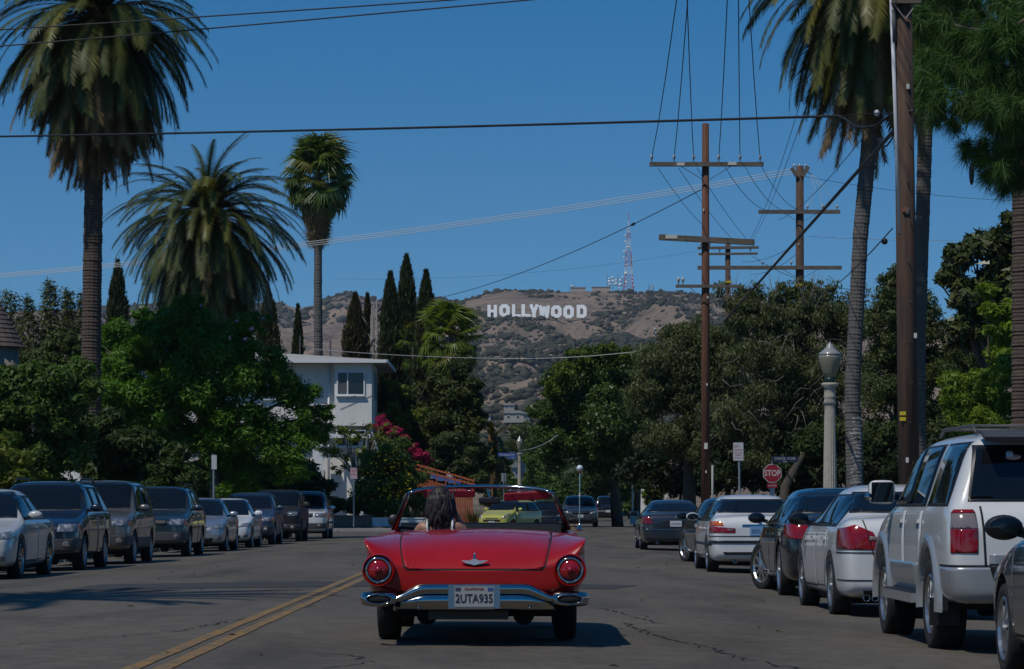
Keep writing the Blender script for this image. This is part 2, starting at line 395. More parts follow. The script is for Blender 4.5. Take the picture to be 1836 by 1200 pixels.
# ------------------------------------------------------------------ hills
def hill_mat():
    m = bpy.data.materials.new('dry_hillside'); m.use_nodes = True; t = m.node_tree; b = t.nodes['Principled BSDF']
    tx = N(t, 'ShaderNodeTexCoord')
    n1 = N(t, 'ShaderNodeTexNoise', Scale=0.02, Detail=10.0, Roughness=0.78); t.links.new(tx.outputs['Object'], n1.inputs['Vector'])
    rp = N(t, 'ShaderNodeValToRGB'); e = rp.color_ramp.elements
    e[0].position = 0.36; e[0].color = (0.075, 0.062, 0.046, 1); e[1].position = 0.66; e[1].color = (0.30, 0.215, 0.145, 1)
    x = e.new(0.5); x.color = (0.19, 0.14, 0.098, 1)
    t.links.new(n1.outputs['Fac'], rp.inputs['Fac']); t.links.new(rp.outputs['Color'], b.inputs['Base Color']); b.inputs['Roughness'].default_value = 0.95
    n2 = N(t, 'ShaderNodeTexNoise', Scale=0.06, Detail=6.0); t.links.new(tx.outputs['Object'], n2.inputs['Vector'])
    bp = N(t, 'ShaderNodeBump', Strength=1.0, Distance=10.0); t.links.new(n2.outputs['Fac'], bp.inputs['Height']); t.links.new(bp.outputs['Normal'], b.inputs['Normal'])
    return m
M_HILL = hill_mat()
M_SCRUB = mat('chaparral', (0.022, 0.026, 0.014), 0.9, col2=(0.05, 0.052, 0.028), scale=0.05, island=((0.018, 0.022, 0.012), (0.06, 0.058, 0.034)))
M_FARTREE = mat('far_tree_leaf', (0.018, 0.028, 0.012), 0.9, col2=(0.04, 0.055, 0.022), scale=0.06, island=((0.014, 0.022, 0.01), (0.05, 0.06, 0.028)))
PROF_MAIN = [(-3000, 640), (0, 600), (500, 590), (700, 572), (790, 556), (835, 540), (870, 527), (905, 520), (945, 523), (1000, 524), (1100, 521), (1180, 524), (1250, 528), (1330, 532), (1500, 560), (1836, 590), (5000, 640)]
PROF_BACK = [(-3000, 560), (0, 560), (150, 556), (270, 546), (420, 552), (480, 541), (505, 540), (528, 553), (560, 548), (590, 533), (620, 525), (650, 530), (690, 540), (740, 532), (790, 537), (830, 545), (900, 556), (1200, 580), (5000, 640)]
def prof(P, px): return np.interp(px, [p[0] for p in P], [p[1] for p in P])
def hill_z(px, t, P, Y0, Y1, foot, seed, rough):
    Y = Y0 + (Y1 - Y0) * t
    rid = prof(P, px); py = foot + (rid - foot) * np.clip(t, 0, 1) ** 0.86
    z = CAM_H + (HY - py) / F_PX * Y
    X = (px - CX) / F_PX * Y
    w = np.clip(np.minimum(t * 4, (1.0 - t) * 5 + 0.06), 0, 1)
    w = w * (1 - 0.8 * np.exp(-((px - 962) / 115.) ** 4 - ((t - 0.88) / 0.09) ** 4))      # the graded shelf the letters stand on
    g_ = np.abs(fbm(X / 95.0 + fbm(X / 300., Y / 500., 2, seed + 9), Y / 520.0, 4, seed))
    z = z + rough * (0.45 - g_) * w + 0.25 * rough * fbm(X / 40., Y / 60., 3, seed + 3) * w
    return X, Y, np.where(t > 1, z - (t - 1) * 900, z)
def make_hill(name, P, Y0, Y1, foot, seed, rough, pxr=(-1400, 3300), n=(300, 130)):
    px = np.linspace(pxr[0], pxr[1], n[0]); tt = np.concatenate([np.linspace(0, 1.0, n[1]), [1.05, 1.2]])
    PX, T = np.meshgrid(px, tt)
    X, Y, Z = hill_z(PX, T, P, Y0, Y1, foot, seed, rough)
    o = grid_mesh(name, X, Y, Z, M_HILL); tag(o, kind='structure')
    return o
H_MAIN = (PROF_MAIN, 1050., 2800., 812., 11, 26.)
H_BACK = (PROF_BACK, 2300., 3700., 760., 23, 34.)
make_hill('hill_with_sign', *H_MAIN, pxr=(-1500, 3400), n=(460, 130))
make_hill('hill_behind', *H_BACK)
# the low rise at the foot of the hills
def rise(px, t):
    Y = 210 + 900 * t; py = 905 - 110 * t ** 0.8; X = (px - CX) / F_PX * Y
    return X, Y, CAM_H + (HY - py) / F_PX * Y + 2.0 * fbm(X / 30., Y / 60., 3, 5) * np.clip(t * 3, 0, 1) - 0.5 - 3.0 * (t < 0.01)
PX, T = np.meshgrid(np.linspace(-1500, 3400, 120), np.linspace(0, 1.0, 40))
tag(grid_mesh('foothill', *rise(PX, T), M_HILL), kind='structure')
ICOS = []
for sd in (1, 2):
    ICO = bmesh.new(); bmesh.ops.create_icosphere(ICO, subdivisions=sd, radius=1.0)
    ICOS.append((np.array([v.co[:] for v in ICO.verts]), np.array([[v.index for v in f.verts] for f in ICO.faces]))); ICO.free()
def bushes(name, pts, rad, m, seed, label, cat, squash=0.8, low=True):
    ICO_V, ICO_F = ICOS[0 if low else 1]
    rs = np.random.RandomState(seed); n = len(pts); k = len(ICO_V)
    sc_ = rad[:, None, None] * (1 + 0.32 * rs.randn(n, k, 1)) * np.array([1.15, 1.0, squash])
    V = pts[:, None, :] + ICO_V[None] * sc_
    Fq = (np.arange(n) * k)[:, None, None] + ICO_F[None]
    return tag(mesh_obj(name, np_mesh(name, V.reshape(-1, 3), Fq.reshape(-1, 3)), m), label, cat, kind='stuff')
def scatter(H, n, seed, pxr, dens, rr):
    rs = np.random.RandomState(seed)
    px = rs.uniform(*pxr, n); t = rs.uniform(0.02, 1.0, n) ** 0.8
    X, Y, Z = hill_z(px, t, *H)
    keep = rs.rand(n) < dens(px, t, X, Y)
    r = rs.uniform(rr[0], rr[1], n) * (0.45 + 0.8 * rs.rand(n) ** 2)
    return np.stack([X, Y, Z + r * 0.25], 1)[keep], r[keep], px[keep], t[keep]
def d_main(px, t, X, Y):
    c = np.interp(t, [0, .72, .85], [.78, .62, .36]) + 1.2 * fbm(X / 55., Y / 150., 4, 41)
    top = np.interp(t, [0, .5, .62, .75, .9, 0.985, 1], [1.7, 1.35, 0.85, 0.40, 0.20, 0.16, 0.9])
    east = np.interp(px, [300, 850, 1050, 1130, 1250], [1.6, 1.0, 1.0, 1.9, 1.9])
    left = np.where((px < 960) & (t > .97), 3.0, 1.0)
    return np.clip(c, 0.02, 1.2) * top * east * left
pts, r, px, t = scatter(H_MAIN, 37000, 2, (790, 1340), d_main, (0.8, 3.2))
ok = ~((px > 862) & (px < 1066) & (t > 0.835) & (t < 0.955))             # brush cut back round the sign
bushes('hillside_scrub', pts[ok], r[ok], M_SCRUB, 3, 'dark green chaparral dotted over the dry brown hillside around the white letters', 'scrub')
pts, r, px, t = scatter(H_BACK, 16000, 4, (150, 900), lambda px, t, X, Y: np.clip(0.5 + 0.9 * fbm(X / 90., Y / 200., 4, 47), 0.05, 1), (1.6, 5.0))
bushes('far_ridge_scrub', pts, r, M_SCRUB, 5, 'hazy dark scrub covering the farther ridge behind the cypresses', 'scrub')
rs = np.random.RandomState(9); n = 6500
px = rs.uniform(700, 1150, n); t = rs.uniform(0.22, 1.0, n); X, Y, Z = rise(px, t); r = rs.uniform(0.7, 2.2, n)
bushes('foothill_wood', np.stack([X, Y, Z + r * .6], 1), r, M_FARTREE, 6, 'dark mass of far trees at the foot of the hill, seen at the end of the street', 'woodland', 1.1)

# ------------------------------------------------------------------ letters on the hill
M_SIGN = mat('white_sign_paint', (0.86, 0.87, 0.86), 0.6); M_STEEL = mat('dark_steel', (0.09, 0.09, 0.09), 0.6)
SY = 1050 + (2800 - 1050) * 0.90
def strip(mb, a, b, w, d):
    a, b = Vector((a[0], 0, a[1])), Vector((b[0], 0, b[1])); dr = (b - a).normalized(); nn = Vector((-dr.z, 0, dr.x)) * w / 2
    mb.prism([((a - nn).x, (a - nn).z), ((b - nn).x, (b - nn).z), ((b + nn).x, (b + nn).z), ((a + nn).x, (a + nn).z)], d, d + 1.0)
def letter(ch, w, h, th):
    mb = MB()
    if ch == 'H':
        mb.box((th / 2, .5, h / 2), (th, 1, h)); mb.box((w - th / 2, .5, h / 2), (th, 1, h)); mb.box((w / 2, .5, h * .5), (w - 2 * th, 1, th * .85))
    elif ch == 'L':
        mb.box((th / 2, .5, h / 2), (th, 1, h)); mb.box(((w + th) / 2, .5, th * .42), (w - th, 1, th * .84))
    elif ch == 'Y':
        mb.box((w / 2, .5, h * .21), (th, 1, h * .42)); strip(mb, (w / 2, h * .36), (th * .45, h), th, 0.12); strip(mb, (w / 2, h * .36), (w - th * .45, h), th, 0.24)
    elif ch == 'W':
        for k, (a, b) in enumerate(((th * .4, w * .28), (w * .5, w * .28), (w * .5, w * .72), (w - th * .4, w * .72))): strip(mb, (a, h if k in (0, 3) else h * .92), (b, 0), th * .8, 0.1 * k)
    else:
        c = w * .27; o8 = [(c, 0), (w - c, 0), (w, c), (w, h - c), (w - c, h), (c, h), (0, h - c), (0, c)]
        if ch == 'D': o8 = [(0, 0), (w - c, 0), (w, c), (w, h - c), (w - c, h), (0, h), (0, h - .1), (0, .1)]
        i8 = [(min(max(x, th), w - th), min(max(z, th * .95), h - th * .95)) for x, z in o8]
        if ch == 'O': i8 = [(w / 2 + (x - w / 2) * (w - 2 * th) / w, h / 2 + (z - h / 2) * (h - 2 * th) / h) for x, z in o8]
        else: i8 = [(th + x * (w - 2 * th) / w, h / 2 + (z - h / 2) * (h - 2 * th) / h) for x, z in o8]
        for k in range(8):
            q = [o8[k], o8[(k + 1) % 8], i8[(k + 1) % 8], i8[k]]
            mb.prism(q, 0, 1)
    return mb
LET = [('H', 874, 891, 546, 569), ('O', 895, 914, 545, 568), ('L', 918, 934, 545, 568), ('L', 935, 953, 545, 568), ('Y', 949, 966, 545, 569), ('W', 966, 986, 547, 570), ('O', 988, 1007, 547, 570), ('O', 1010, 1029, 547, 571), ('D', 1034, 1052, 546, 570)]
LLAB = ['huge white letter H at the left end of the hillside sign', 'huge white letter O second from the left, beside the H of the hillside sign', 'huge white letter L third from the left, right after the first O on the hill', 'huge white letter L fourth from the left, its foot touching the Y', 'huge white letter Y in the middle of the hillside sign', 'huge white letter W just right of the middle of the hillside sign', 'huge white letter O right after the W on the hillside', 'huge white letter O just before the final D on the hillside', 'huge white letter D at the right end of the hillside sign']
def on_hill(px, py):                                                  # how far off the hillside shows at this height of the picture
    tq = np.linspace(0.02, 1.0, 700); X_, Y_, Z_ = hill_z(np.full(700, float(px)), tq, *H_MAIN)
    pq = HY - (Z_ - CAM_H) / Y_ * F_PX; i = int(np.argmax(pq <= py)); return float(Y_[i])
for k, (ch, x0, x1, y0, y1) in enumerate(LET):
    Y = min(on_hill(x0, y1 + 3), on_hill(x1, y1 + 3), on_hill((x0 + x1) / 2, y1 + 3)) - 3; p = at(x0, y1, Y); w = (x1 - x0) / F_PX * Y; h = (y1 - y0) / F_PX * Y
    rt = empty('hillside_sign_letter', p); tag(rt, LLAB[k], 'sign letter', 'letters of the hillside sign')
    lp = letter(ch, w, h, w * .345).build('letter_panel', M_SIGN, rt); lp.rotation_euler = (R(-11), 0, 0)
    mb = MB()
    for fx in (.15, .5, .85): mb.bar((w * fx, 1.4, -7), (w * fx, 1.4, h * .9), .35); mb.bar((w * fx, 7, -5), (w * fx, 1.5, h * .8), .3)
    for fz in (.3, .6): mb.bar((0, 1.8, h * fz), (w, 1.8, h * fz), .25)
    sf = mb.build('support_frame', M_STEEL, rt); sf.rotation_euler = (R(-11), 0, 0)

# ------------------------------------------------------------------ radio masts on the ridge
M_RED = mat('mast_red', (0.40, 0.10, 0.12), 0.6); M_MWHITE = mat('mast_white', (0.62, 0.64, 0.66), 0.6); M_DISH = mat('dish_white', (0.78, 0.78, 0.76), 0.5)
def lattice(mb, base, zs_, w0, w1, z0, z1, r=.28):
    f = lambda z: w0 + (w1 - w0) * (z - z0) / (z1 - z0)
    for a, b in zip(zs_[:-1], zs_[1:]):
        wa, wb = f(a) / 2, f(b) / 2
        for sx_, sy_ in ((-1, -1), (1, -1), (1, 1), (-1, 1)):
            mb.bar((sx_ * wa, sy_ * wa, a), (sx_ * wb, sy_ * wb, b), r)
        mb.bar((-wa, -wa, a), (wb, -wb, b), r * .7); mb.bar((wa, -wa, a), (-wb, -wb, b), r * .7); mb.bar((-wb, -wb, b), (wb, -wb, b), r * .7)
        mb.bar((wa, -wa, a), (wb, wb, b), r * .7); mb.bar((-wa, -wa, a), (-wb, wb, b), r * .7)
TY = 2800.
def dish(parent, x, y, z, r):
    M_ = Matrix.Rotation(R(90), 3, 'X') @ Matrix.Rotation(R(random.Random(x * 7 + z).uniform(-25, 25)), 3, 'Y')
    MB().lathe([(0.01, .5 * r), (r * .7, .25 * r), (r, 0), (r, -.35 * r), (.01, -.5 * r)], 12, (x, y, z), M_).build('dish', M_DISH, parent, True)
bx_ = at(1127, 522, TY); tw = empty('radio_tower', bx_); tag(tw, 'tall red and white lattice radio tower on the ridge', 'radio tower')
HT = (522 - 381) / F_PX * TY
zz = [HT * q for q in (0, .1, .2, .3, .4, .5, .58, .66, .74, .8)]
for i in range(3):
    s_ = [(0, 3), (3, 6), (6, 9)][i]
    for j in range(s_[0], s_[1]):
        mb = MB(); lattice(mb, 0, [zz[j], (zz[j] + zz[j + 1]) / 2, zz[j + 1]], 9.5, 1.8, 0, HT * .8, .45)
        mb.build('lattice_section', M_RED if j in (0, 1, 3, 4, 7) else M_MWHITE, tw)
MB().tube([(0, 0, HT * .8), (0, 0, HT * .9)], [.55, .45], 6).build('mast_pole', M_MWHITE, tw); MB().tube([(0, 0, HT * .9), (0, 0, HT)], [.4, .25], 6).build('mast_tip', M_RED, tw)
MB().box((0, 0, HT * .79), (3.2, 3.2, .4)).build('platform', M_MWHITE, tw)
for (px, py, r) in ((1121, 423, 1.0), (1121, 434, .9), (1125, 444, 1.4), (1119, 452, 1.1), (1118, 462, .8), (1123, 466, .8), (1123, 476, .8), (1122, 491, 1.5), (1122, 507, 1.3), (1134, 499, .9), (1134, 505, .9), (1136, 513, 1.1), (1133, 491, .7), (1133, 467, .7), (1116, 498, .8)):
    q = at(px, py, TY) - bx_; dish(tw, q.x, -4.0, q.z, r)
for j, (px0, px1, top, lab, dd) in enumerate(((1089, 1117, 492, 'low lattice rack crowded with white dishes left of the radio tower', ((1092, 500, .9), (1098, 498, 1.3), (1092, 505, 1.4), (1099, 504, 1.4), (1105, 503, 1.2), (1112, 503, 1.2), (1093, 510, 1.1), (1100, 511, .9), (1105, 509, 1.3), (1112, 511, 1.6), (1110, 517, 1.0))),
                                               (1021, 1031, 511, 'small mast with two white dishes on the ridge right of the hillside letters', ((1025, 513, 1.0), (1030, 516, .7))),
                                               (1163, 1172, 510, 'small mast with two white dishes on the ridge right of the radio tower', ((1170, 514, .8), (1168, 518, .7))))):
    b0 = at((px0 + px1) / 2, 523, TY); rt = empty('dish_mast', b0); tag(rt, lab, 'mast', 'dish masts on the ridge')
    w = (px1 - px0) / F_PX * TY; h = (523 - top) / F_PX * TY; mb = MB()
    k = max(2, int(w / 4))
    for i in range(k + 1):
        mb.bar((-w / 2 + w * i / k, 0, -3), (-w / 2 + w * i / k, 0, h * (1 if i % 2 == 0 or k < 3 else .8)), .35)
        if i < k: mb.bar((-w / 2 + w * i / k, 0, 0), (-w / 2 + w * (i + 1) / k, 0, h * .8), .22)
    for q in (.35, .7): mb.bar((-w / 2, .3, h * q), (w / 2, .3, h * q), .3)
    mb.build('frame', M_STEEL, rt)
    for (px, py, r) in dd:
        q = at(px, py, TY) - b0; dish(rt, q.x, -1.2, q.z, r)
for px, w, h, lab in ((1037, 14, 4.0, 'small pale hut on the ridge beside a dish mast'), (1078, 18, 4.5, 'low tan building on the ridge left of the dish rack')):
    p = at(px, 524, TY); rt = empty('ridge_hut', p); tag(rt, lab, 'hut')
    MB().box((0, 0, h / 2 - 1), (w, 8, h + 2)).build('wall', mat('hut_tan', (.42, .34, .27), .8), rt); MB().box((0, 0, h + .3), (w + 1, 9, .6)).build('roof', mat('hut_roof', (.3, .25, .22), .8), rt)

# ------------------------------------------------------------------ houses on the foothill
M_STUC = mat('pale_stucco', (.36, .34, .30), .85, col2=(.31, .29, .255), scale=.4); M_TILE = mat('red_roof_tile', (.22, .09, .06), .8, col2=(.28, .12, .08), scale=1.5)
M_GROOF = mat('grey_shingle', (.27, .26, .245), .85, col2=(.33, .32, .30), scale=2.5, bump=.3, bscale=20); M_WIN = mat('dark_window', (.012, .014, .017), .08, spec=.8)
def far_house(px0, px1, ytop, ybot, Y, lab, roof, wall=M_STUC, gable=True, seed=0):
    if Y > 700: Y = on_hill((px0 + px1) / 2, ybot) - 12
    p = at((px0 + px1) / 2, ybot, Y); w = (px1 - px0) / F_PX * Y; h = (ybot - ytop) / F_PX * Y
    rt = empty('hillside_house', p, R(random.Random(seed).uniform(-12, 12))); tag(rt, lab, 'house', 'houses at the foot of the hill')
    wh = h * .72; MB().box((0, 5, wh / 2 - .5), (w, 10, wh + 1)).build('wall', wall, rt)
    if gable: MB().prism([(-w / 2 - .5, wh), (w / 2 + .5, wh), (w / 2 - 2, h), (-w / 2 + 2, h)], -.6, 10.6).build('roof', roof, rt)
    else: MB().box((0, 5, wh + .4), (w + 1, 11, .7)).build('roof', roof, rt)
    k = max(2, int(w / 4.2))
    for i in range(k):
        for fl in range(max(1, int(wh / 3.0))):
            x = -w / 2 + w * (i + .5) / k
            f = MB().box((x, -.03, 1.6 + fl * 3.0), (1.5, .12, 1.5)).build('window', mat('window_trim', (.6, .6, .58), .6), rt); MB().box((x, -.10, 1.6 + fl * 3.0), (1.2, .06, 1.2)).build('pane', M_WIN, f)
far_house(903, 937, 736, 754, 900, 'long cream house with many windows at the foot of the hill', M_GROOF, seed=1)
far_house(938, 950, 738, 753, 915, 'small cream house just right of the long cream one', M_GROOF, seed=2)
far_house(858, 879, 740, 755, 830, 'white house with red tiled roof left of the long cream house', M_TILE, mat('white_stucco_far', (.48, .48, .46), .8), seed=3)
far_house(904, 922, 724, 735, 1020, 'flat roofed pale house standing uphill above the long cream one', M_GROOF, gable=False, seed=4)
far_house(960, 977, 786, 800, 1000, 'small house with white flat roof beside the street tree', mat('white_roof', (.5, .5, .5), .7), gable=False, seed=5)
far_house(951, 972, 852, 872, 395, 'tan stucco house low down beyond the back of the octagonal sign', M_TILE, mat('tan_stucco', (.42, .31, .2), .8), gable=True, seed=6)
# ------------------------------------------------------------------ vehicles
def paint(name, col, metal=0.0, rough=0.32, coat=1.0):
    return mat(name, col, rough, metal, coat, col2=tuple(min(1, c * 0.88) for c in col), scale=1.2)
M_RUB = mat('tyre_rubber', (0.012, 0.012, 0.012), 0.85, bump=.3, bscale=60); M_TRIM = mat('black_trim', (0.012, 0.012, 0.013), 0.45)
M_GLASS = mat('car_glass', (0.006, 0.008, 0.010), 0.03, spec=0.5); M_GAP = mat('panel_gap', (0.006, 0.006, 0.006), 0.8)
M_CHROME = mat('chrome', (0.43, 0.425, 0.41), 0.09, 1.0); M_ALLOY = mat('alloy', (0.42, 0.43, 0.44), 0.3, 0.9)
M_TAIL = mat('tail_lens', (0.27, 0.006, 0.009), 0.12, coat=.4, col2=(.20, .005, .007), scale=26, stretch=(.2, .2, 3)); M_TAILD = mat('tail_lens_dark', (0.16, 0.006, 0.008), 0.12, coat=.6)
M_AMBER = mat('amber_lens', (0.55, 0.10, 0.01), 0.15, coat=.5); M_CLEARL = mat('clear_lens', (0.20, 0.17, 0.165), 0.12, coat=.4)
M_HEAD = mat('headlamp_lens', (0.17, 0.18, 0.19), 0.12, 0.35, coat=.8, col2=(.5, .5, .5), scale=9, ramp=(.5, .62)); M_PLATE = mat('plate_white', (0.55, 0.56, 0.56), 0.5)
M_PLATEB = mat('plate_blue', (0.14, 0.30, 0.50), 0.5); M_INK = mat('dark_ink', (0.015, 0.02, 0.05), 0.5); M_WELL = mat('wheel_well', (0.008, 0.008, 0.008), 0.9)
M_CLAD = mat('grey_cladding', (0.055, 0.056, 0.058), 0.55)
def catmull(me, lv):
    b = bmesh.new(); b.from_mesh(me); tmp = bpy.data.meshes.new('t'); b.to_mesh(tmp); b.free()
    o = bpy.data.objects.new('t', tmp); COL.objects.link(o); md = o.modifiers.new('s', 'SUBSURF'); md.levels = lv; md.render_levels = lv
    bpy.context.view_layer.update()
    r = bpy.data.meshes.new_from_object(o.evaluated_get(bpy.context.evaluated_depsgraph_get())); bpy.data.objects.remove(o); bpy.data.meshes.remove(tmp)
    return r
def boolean(me, cut):
    o = bpy.data.objects.new('t', me); COL.objects.link(o); c = bpy.data.objects.new('c', cut); COL.objects.link(c)
    md = o.modifiers.new('b', 'BOOLEAN'); md.object = c; md.operation = 'DIFFERENCE'; md.solver = 'EXACT'
    bpy.context.view_layer.update()
    r = bpy.data.meshes.new_from_object(o.evaluated_get(bpy.context.evaluated_depsgraph_get()))
    bpy.data.objects.remove(o); bpy.data.objects.remove(c)
    return r
def loft(sections, closed_ends=True):                             # sections: lists of half profile points (x,z) with y
    mb = MB(); k = len(sections[0][1]); ring = 2 * (k - 1)
    for y, pts in sections:
        for (x, z) in pts: mb.v.append((x, y, z))
        for (x, z) in reversed(pts[1:-1]): mb.v.append((-x, y, z))
    n = len(sections)
    for i in range(n - 1):
        for j in range(ring):
            mb.f.append((i * ring + j, i * ring + (j + 1) % ring, (i + 1) * ring + (j + 1) % ring, (i + 1) * ring + j))
    # flat ends as strips between mirrored points
    for base, flip in ((0, False), ((n - 1) * ring, True)):
        for j in range(k - 1):
            a, b = base + j, base + j + 1
            a2 = base + (ring - j) % ring; b2 = base + (ring - j - 1) % ring
            f = [a, b, b2, a2]; f = list(dict.fromkeys(f))
            if len(f) >= 3: mb.f.append(tuple(reversed(f)) if flip else tuple(f))
    return mb.mesh('loft')
class XYZ:
    def __init__(s, a): s.x, s.y, s.z = a[:, 0], a[:, 1], a[:, 2]
SKIN = {}
def skin_data(me):
    k = me.name
    if k not in SKIN:
        V = np.empty(len(me.vertices) * 3); me.vertices.foreach_get('co', V); V = V.reshape(-1, 3)
        fs = [tuple(p.vertices) for p in me.polygons]; nf = len(fs)
        C = np.empty(nf * 3); me.polygons.foreach_get('center', C); Nn = np.empty(nf * 3); me.polygons.foreach_get('normal', Nn)
        q = np.array([list(f) + [f[-1]] * (4 - len(f)) for f in fs]); P_ = V[q]
        SKIN[k] = (V, fs, XYZ(C.reshape(-1, 3)), XYZ(Nn.reshape(-1, 3)), P_.min(1), P_.max(1))
    return SKIN[k]
def clip(src, poly, axis, keep, eps=0.004, rim=0.012):             # piece of the skin inside a convex outline, lifted off it by eps
    V, fs, C, Nn, lo, hi = skin_data(src); ia = 0 if axis == 'y' else 1
    pa = [p[0] for p in poly]; pb = [p[1] for p in poly]
    ok = keep(C, Nn) & (hi[:, ia] > min(pa)) & (lo[:, ia] < max(pa)) & (hi[:, 2] > min(pb)) & (lo[:, 2] < max(pb))
    sel = np.nonzero(ok)[0]
    if len(sel) == 0: return None
    b = bmesh.new(); vm = {}
    for i in sel:
        vs = []
        for j in fs[i]:
            if j not in vm: vm[j] = b.verts.new(V[j])
            vs.append(vm[j])
        b.faces.new(vs)
    if not b.faces: b.free(); return None
    ar = sum(poly[i][0] * poly[(i + 1) % len(poly)][1] - poly[(i + 1) % len(poly)][0] * poly[i][1] for i in range(len(poly)))
    for i in range(len(poly)):
        (a0, b0), (a1, b1) = poly[i], poly[(i + 1) % len(poly)]
        nx, nz = (b1 - b0), -(a1 - a0)
        if ar < 0: nx, nz = -nx, -nz
        if axis == 'y': co, no = (a0, 0, b0), (nx, 0, nz)
        else: co, no = (0, a0, b0), (0, nx, nz)
        L = math.hypot(nx, nz)
        if L < 1e-7: continue
        bmesh.ops.bisect_plane(b, geom=b.faces[:] + b.edges[:] + b.verts[:], plane_co=co, plane_no=[q / L for q in no], clear_outer=True)
    if not b.faces: b.free(); return None
    b.normal_update(); nm = {v: v.normal.copy() for v in b.verts}
    for v in b.verts: v.co += nm[v] * eps
    if rim:
        ed = [e for e in b.edges if e.is_boundary]; vn = {}
        r = bmesh.ops.extrude_edge_only(b, edges=ed)
        new = [v for v in r['geom'] if isinstance(v, bmesh.types.BMVert)]
        for v in new:
            src_v = next((e.other_vert(v) for e in v.link_edges if e.other_vert(v) in nm), None)
            if src_v is not None: v.co -= nm[src_v] * rim
    me = bpy.data.meshes.new('skin'); b.to_mesh(me); b.free(); me.shade_smooth()
    return me
def sec(zs, zb, zt, w, wt):
    wb = .955 * w; ed = min(.10, .4 * (zt - zb))
    return [(0, zs), (.80 * w, zs), (.945 * w, zs + .03), (.985 * w, zs + .14), (w, zs + .52 * (zb - zs)), (.99 * w, zb - .07), (wb, zb),
            (wb + (wt - wb) * .5, zb + (zt - ed - zb) * .52), (wt, zt - ed), (wt * .86, zt - .022), (wt * .45, zt - .004), (0, zt)]
WHEELS = {}
def wheel_meshes(style, r, w):
    key = (style, round(r, 3))
    if key in WHEELS: return WHEELS[key]
    Mx = Matrix.Rotation(R(90), 3, 'Y')
    rr = r * .66 if style != 'steel' else r * .6
    if style in ('five', 'seven', 'ten'): rr = r * .70
    prof_ = [(rr * .98, -w * .42), (r * .80, -w * .5), (r * .95, -w * .46), (r, -w * .32), (r, w * .32), (r * .95, w * .46), (r * .80, w * .5), (rr * .98, w * .42)]
    o_ = w * .44; ty = MB().lathe(prof_, 28, (0, 0, 0), Mx, cap=False).lathe([(rr * .97, o_ * .2), (0.01, o_ * .21)], 20, (0, 0, 0), Mx, cap=False).mesh('tyre'); ty.shade_smooth()
    rm = MB()                                       # outward is -x
    rm.lathe([(rr, -o_), (rr * .96, -o_ - .008), (rr * .90, -o_ + .012), (rr * .88, o_ * .4)], 28, (0, 0, 0), Mx, cap=False)
    k = {'five': 5, 'seven': 7, 'ten': 10, 'six': 6, 'cover': 7, 'steel': 8, 'chrome': 12}[style]
    sw = {'five': .30, 'seven': .22, 'ten': .13, 'six': .32, 'cover': .26, 'steel': .24, 'chrome': .12}[style] * rr
    for i in range(k):
        a = 2 * math.pi * i / k; d = Vector((0, math.cos(a), math.sin(a))); t_ = Vector((0, -math.sin(a), math.cos(a)))
        p0, p1 = d * rr * .12, d * rr * .93; x0, x1 = -o_ - .004, -o_ + .012
        vs = []
        for p, ww, xx in ((p0, sw * .62, x0), (p1, sw * .5, x1)):
            vs += [p + t_ * ww + Vector((xx, 0, 0)), p - t_ * ww + Vector((xx, 0, 0)), p - t_ * ww * 1.1 + Vector((xx + .05, 0, 0)), p + t_ * ww * 1.1 + Vector((xx + .05, 0, 0))]
        rm.add(vs, [(0, 1, 2, 3), (4, 7, 6, 5), (0, 4, 5, 1), (1, 5, 6, 2), (2, 6, 7, 3), (3, 7, 4, 0)])
    rm.lathe([(rr * .2, -o_ + .05), (rr * .2, -o_ - .0), (rr * .19, -o_ - .016), (.005, -o_ - .02)], 14, (0, 0, 0), Mx)
    ri = rm.mesh('rim', True)
    ty.materials.append(M_RUB); WHEELS[key] = (ty, ri)
    return WHEELS[key]
def add_wheel(parent, x, y, r, w, style, m, steer=0.0):
    ty, ri = wheel_meshes(style, r, w)
    o = link(bpy.data.objects.new('wheel', ty), parent); o.location = (x, y, r)
    o.rotation_euler = (0, 0, steer + (0 if x < 0 else math.pi))
    ri2 = ri if ri.materials and ri.materials[0] == m else None
    if ri2 is None:
        if not ri.materials: ri.materials.append(m); ri2 = ri
        else: ri2 = ri.copy(); ri2.materials.clear(); ri2.materials.append(m)
    q = link(bpy.data.objects.new('rim', ri2), o)
    return o
def plate(parent, loc, facing, txt, m=None, ink=None, sc_=1.0, size=.085):
    rz = 0 if facing < 0 else math.pi
    p = MB().box((0, 0, 0), (.31 * sc_, .012, .155 * sc_)).build('license_plate', m or M_PLATE, parent); p.location = loc; p.rotation_euler = (0, 0, rz)
    if txt: text_part(txt, size * sc_, ink or M_INK, p, (0, -.0075, -.012), (R(90), 0, 0), squeeze=.8)
    return p
SUV_T = dict()
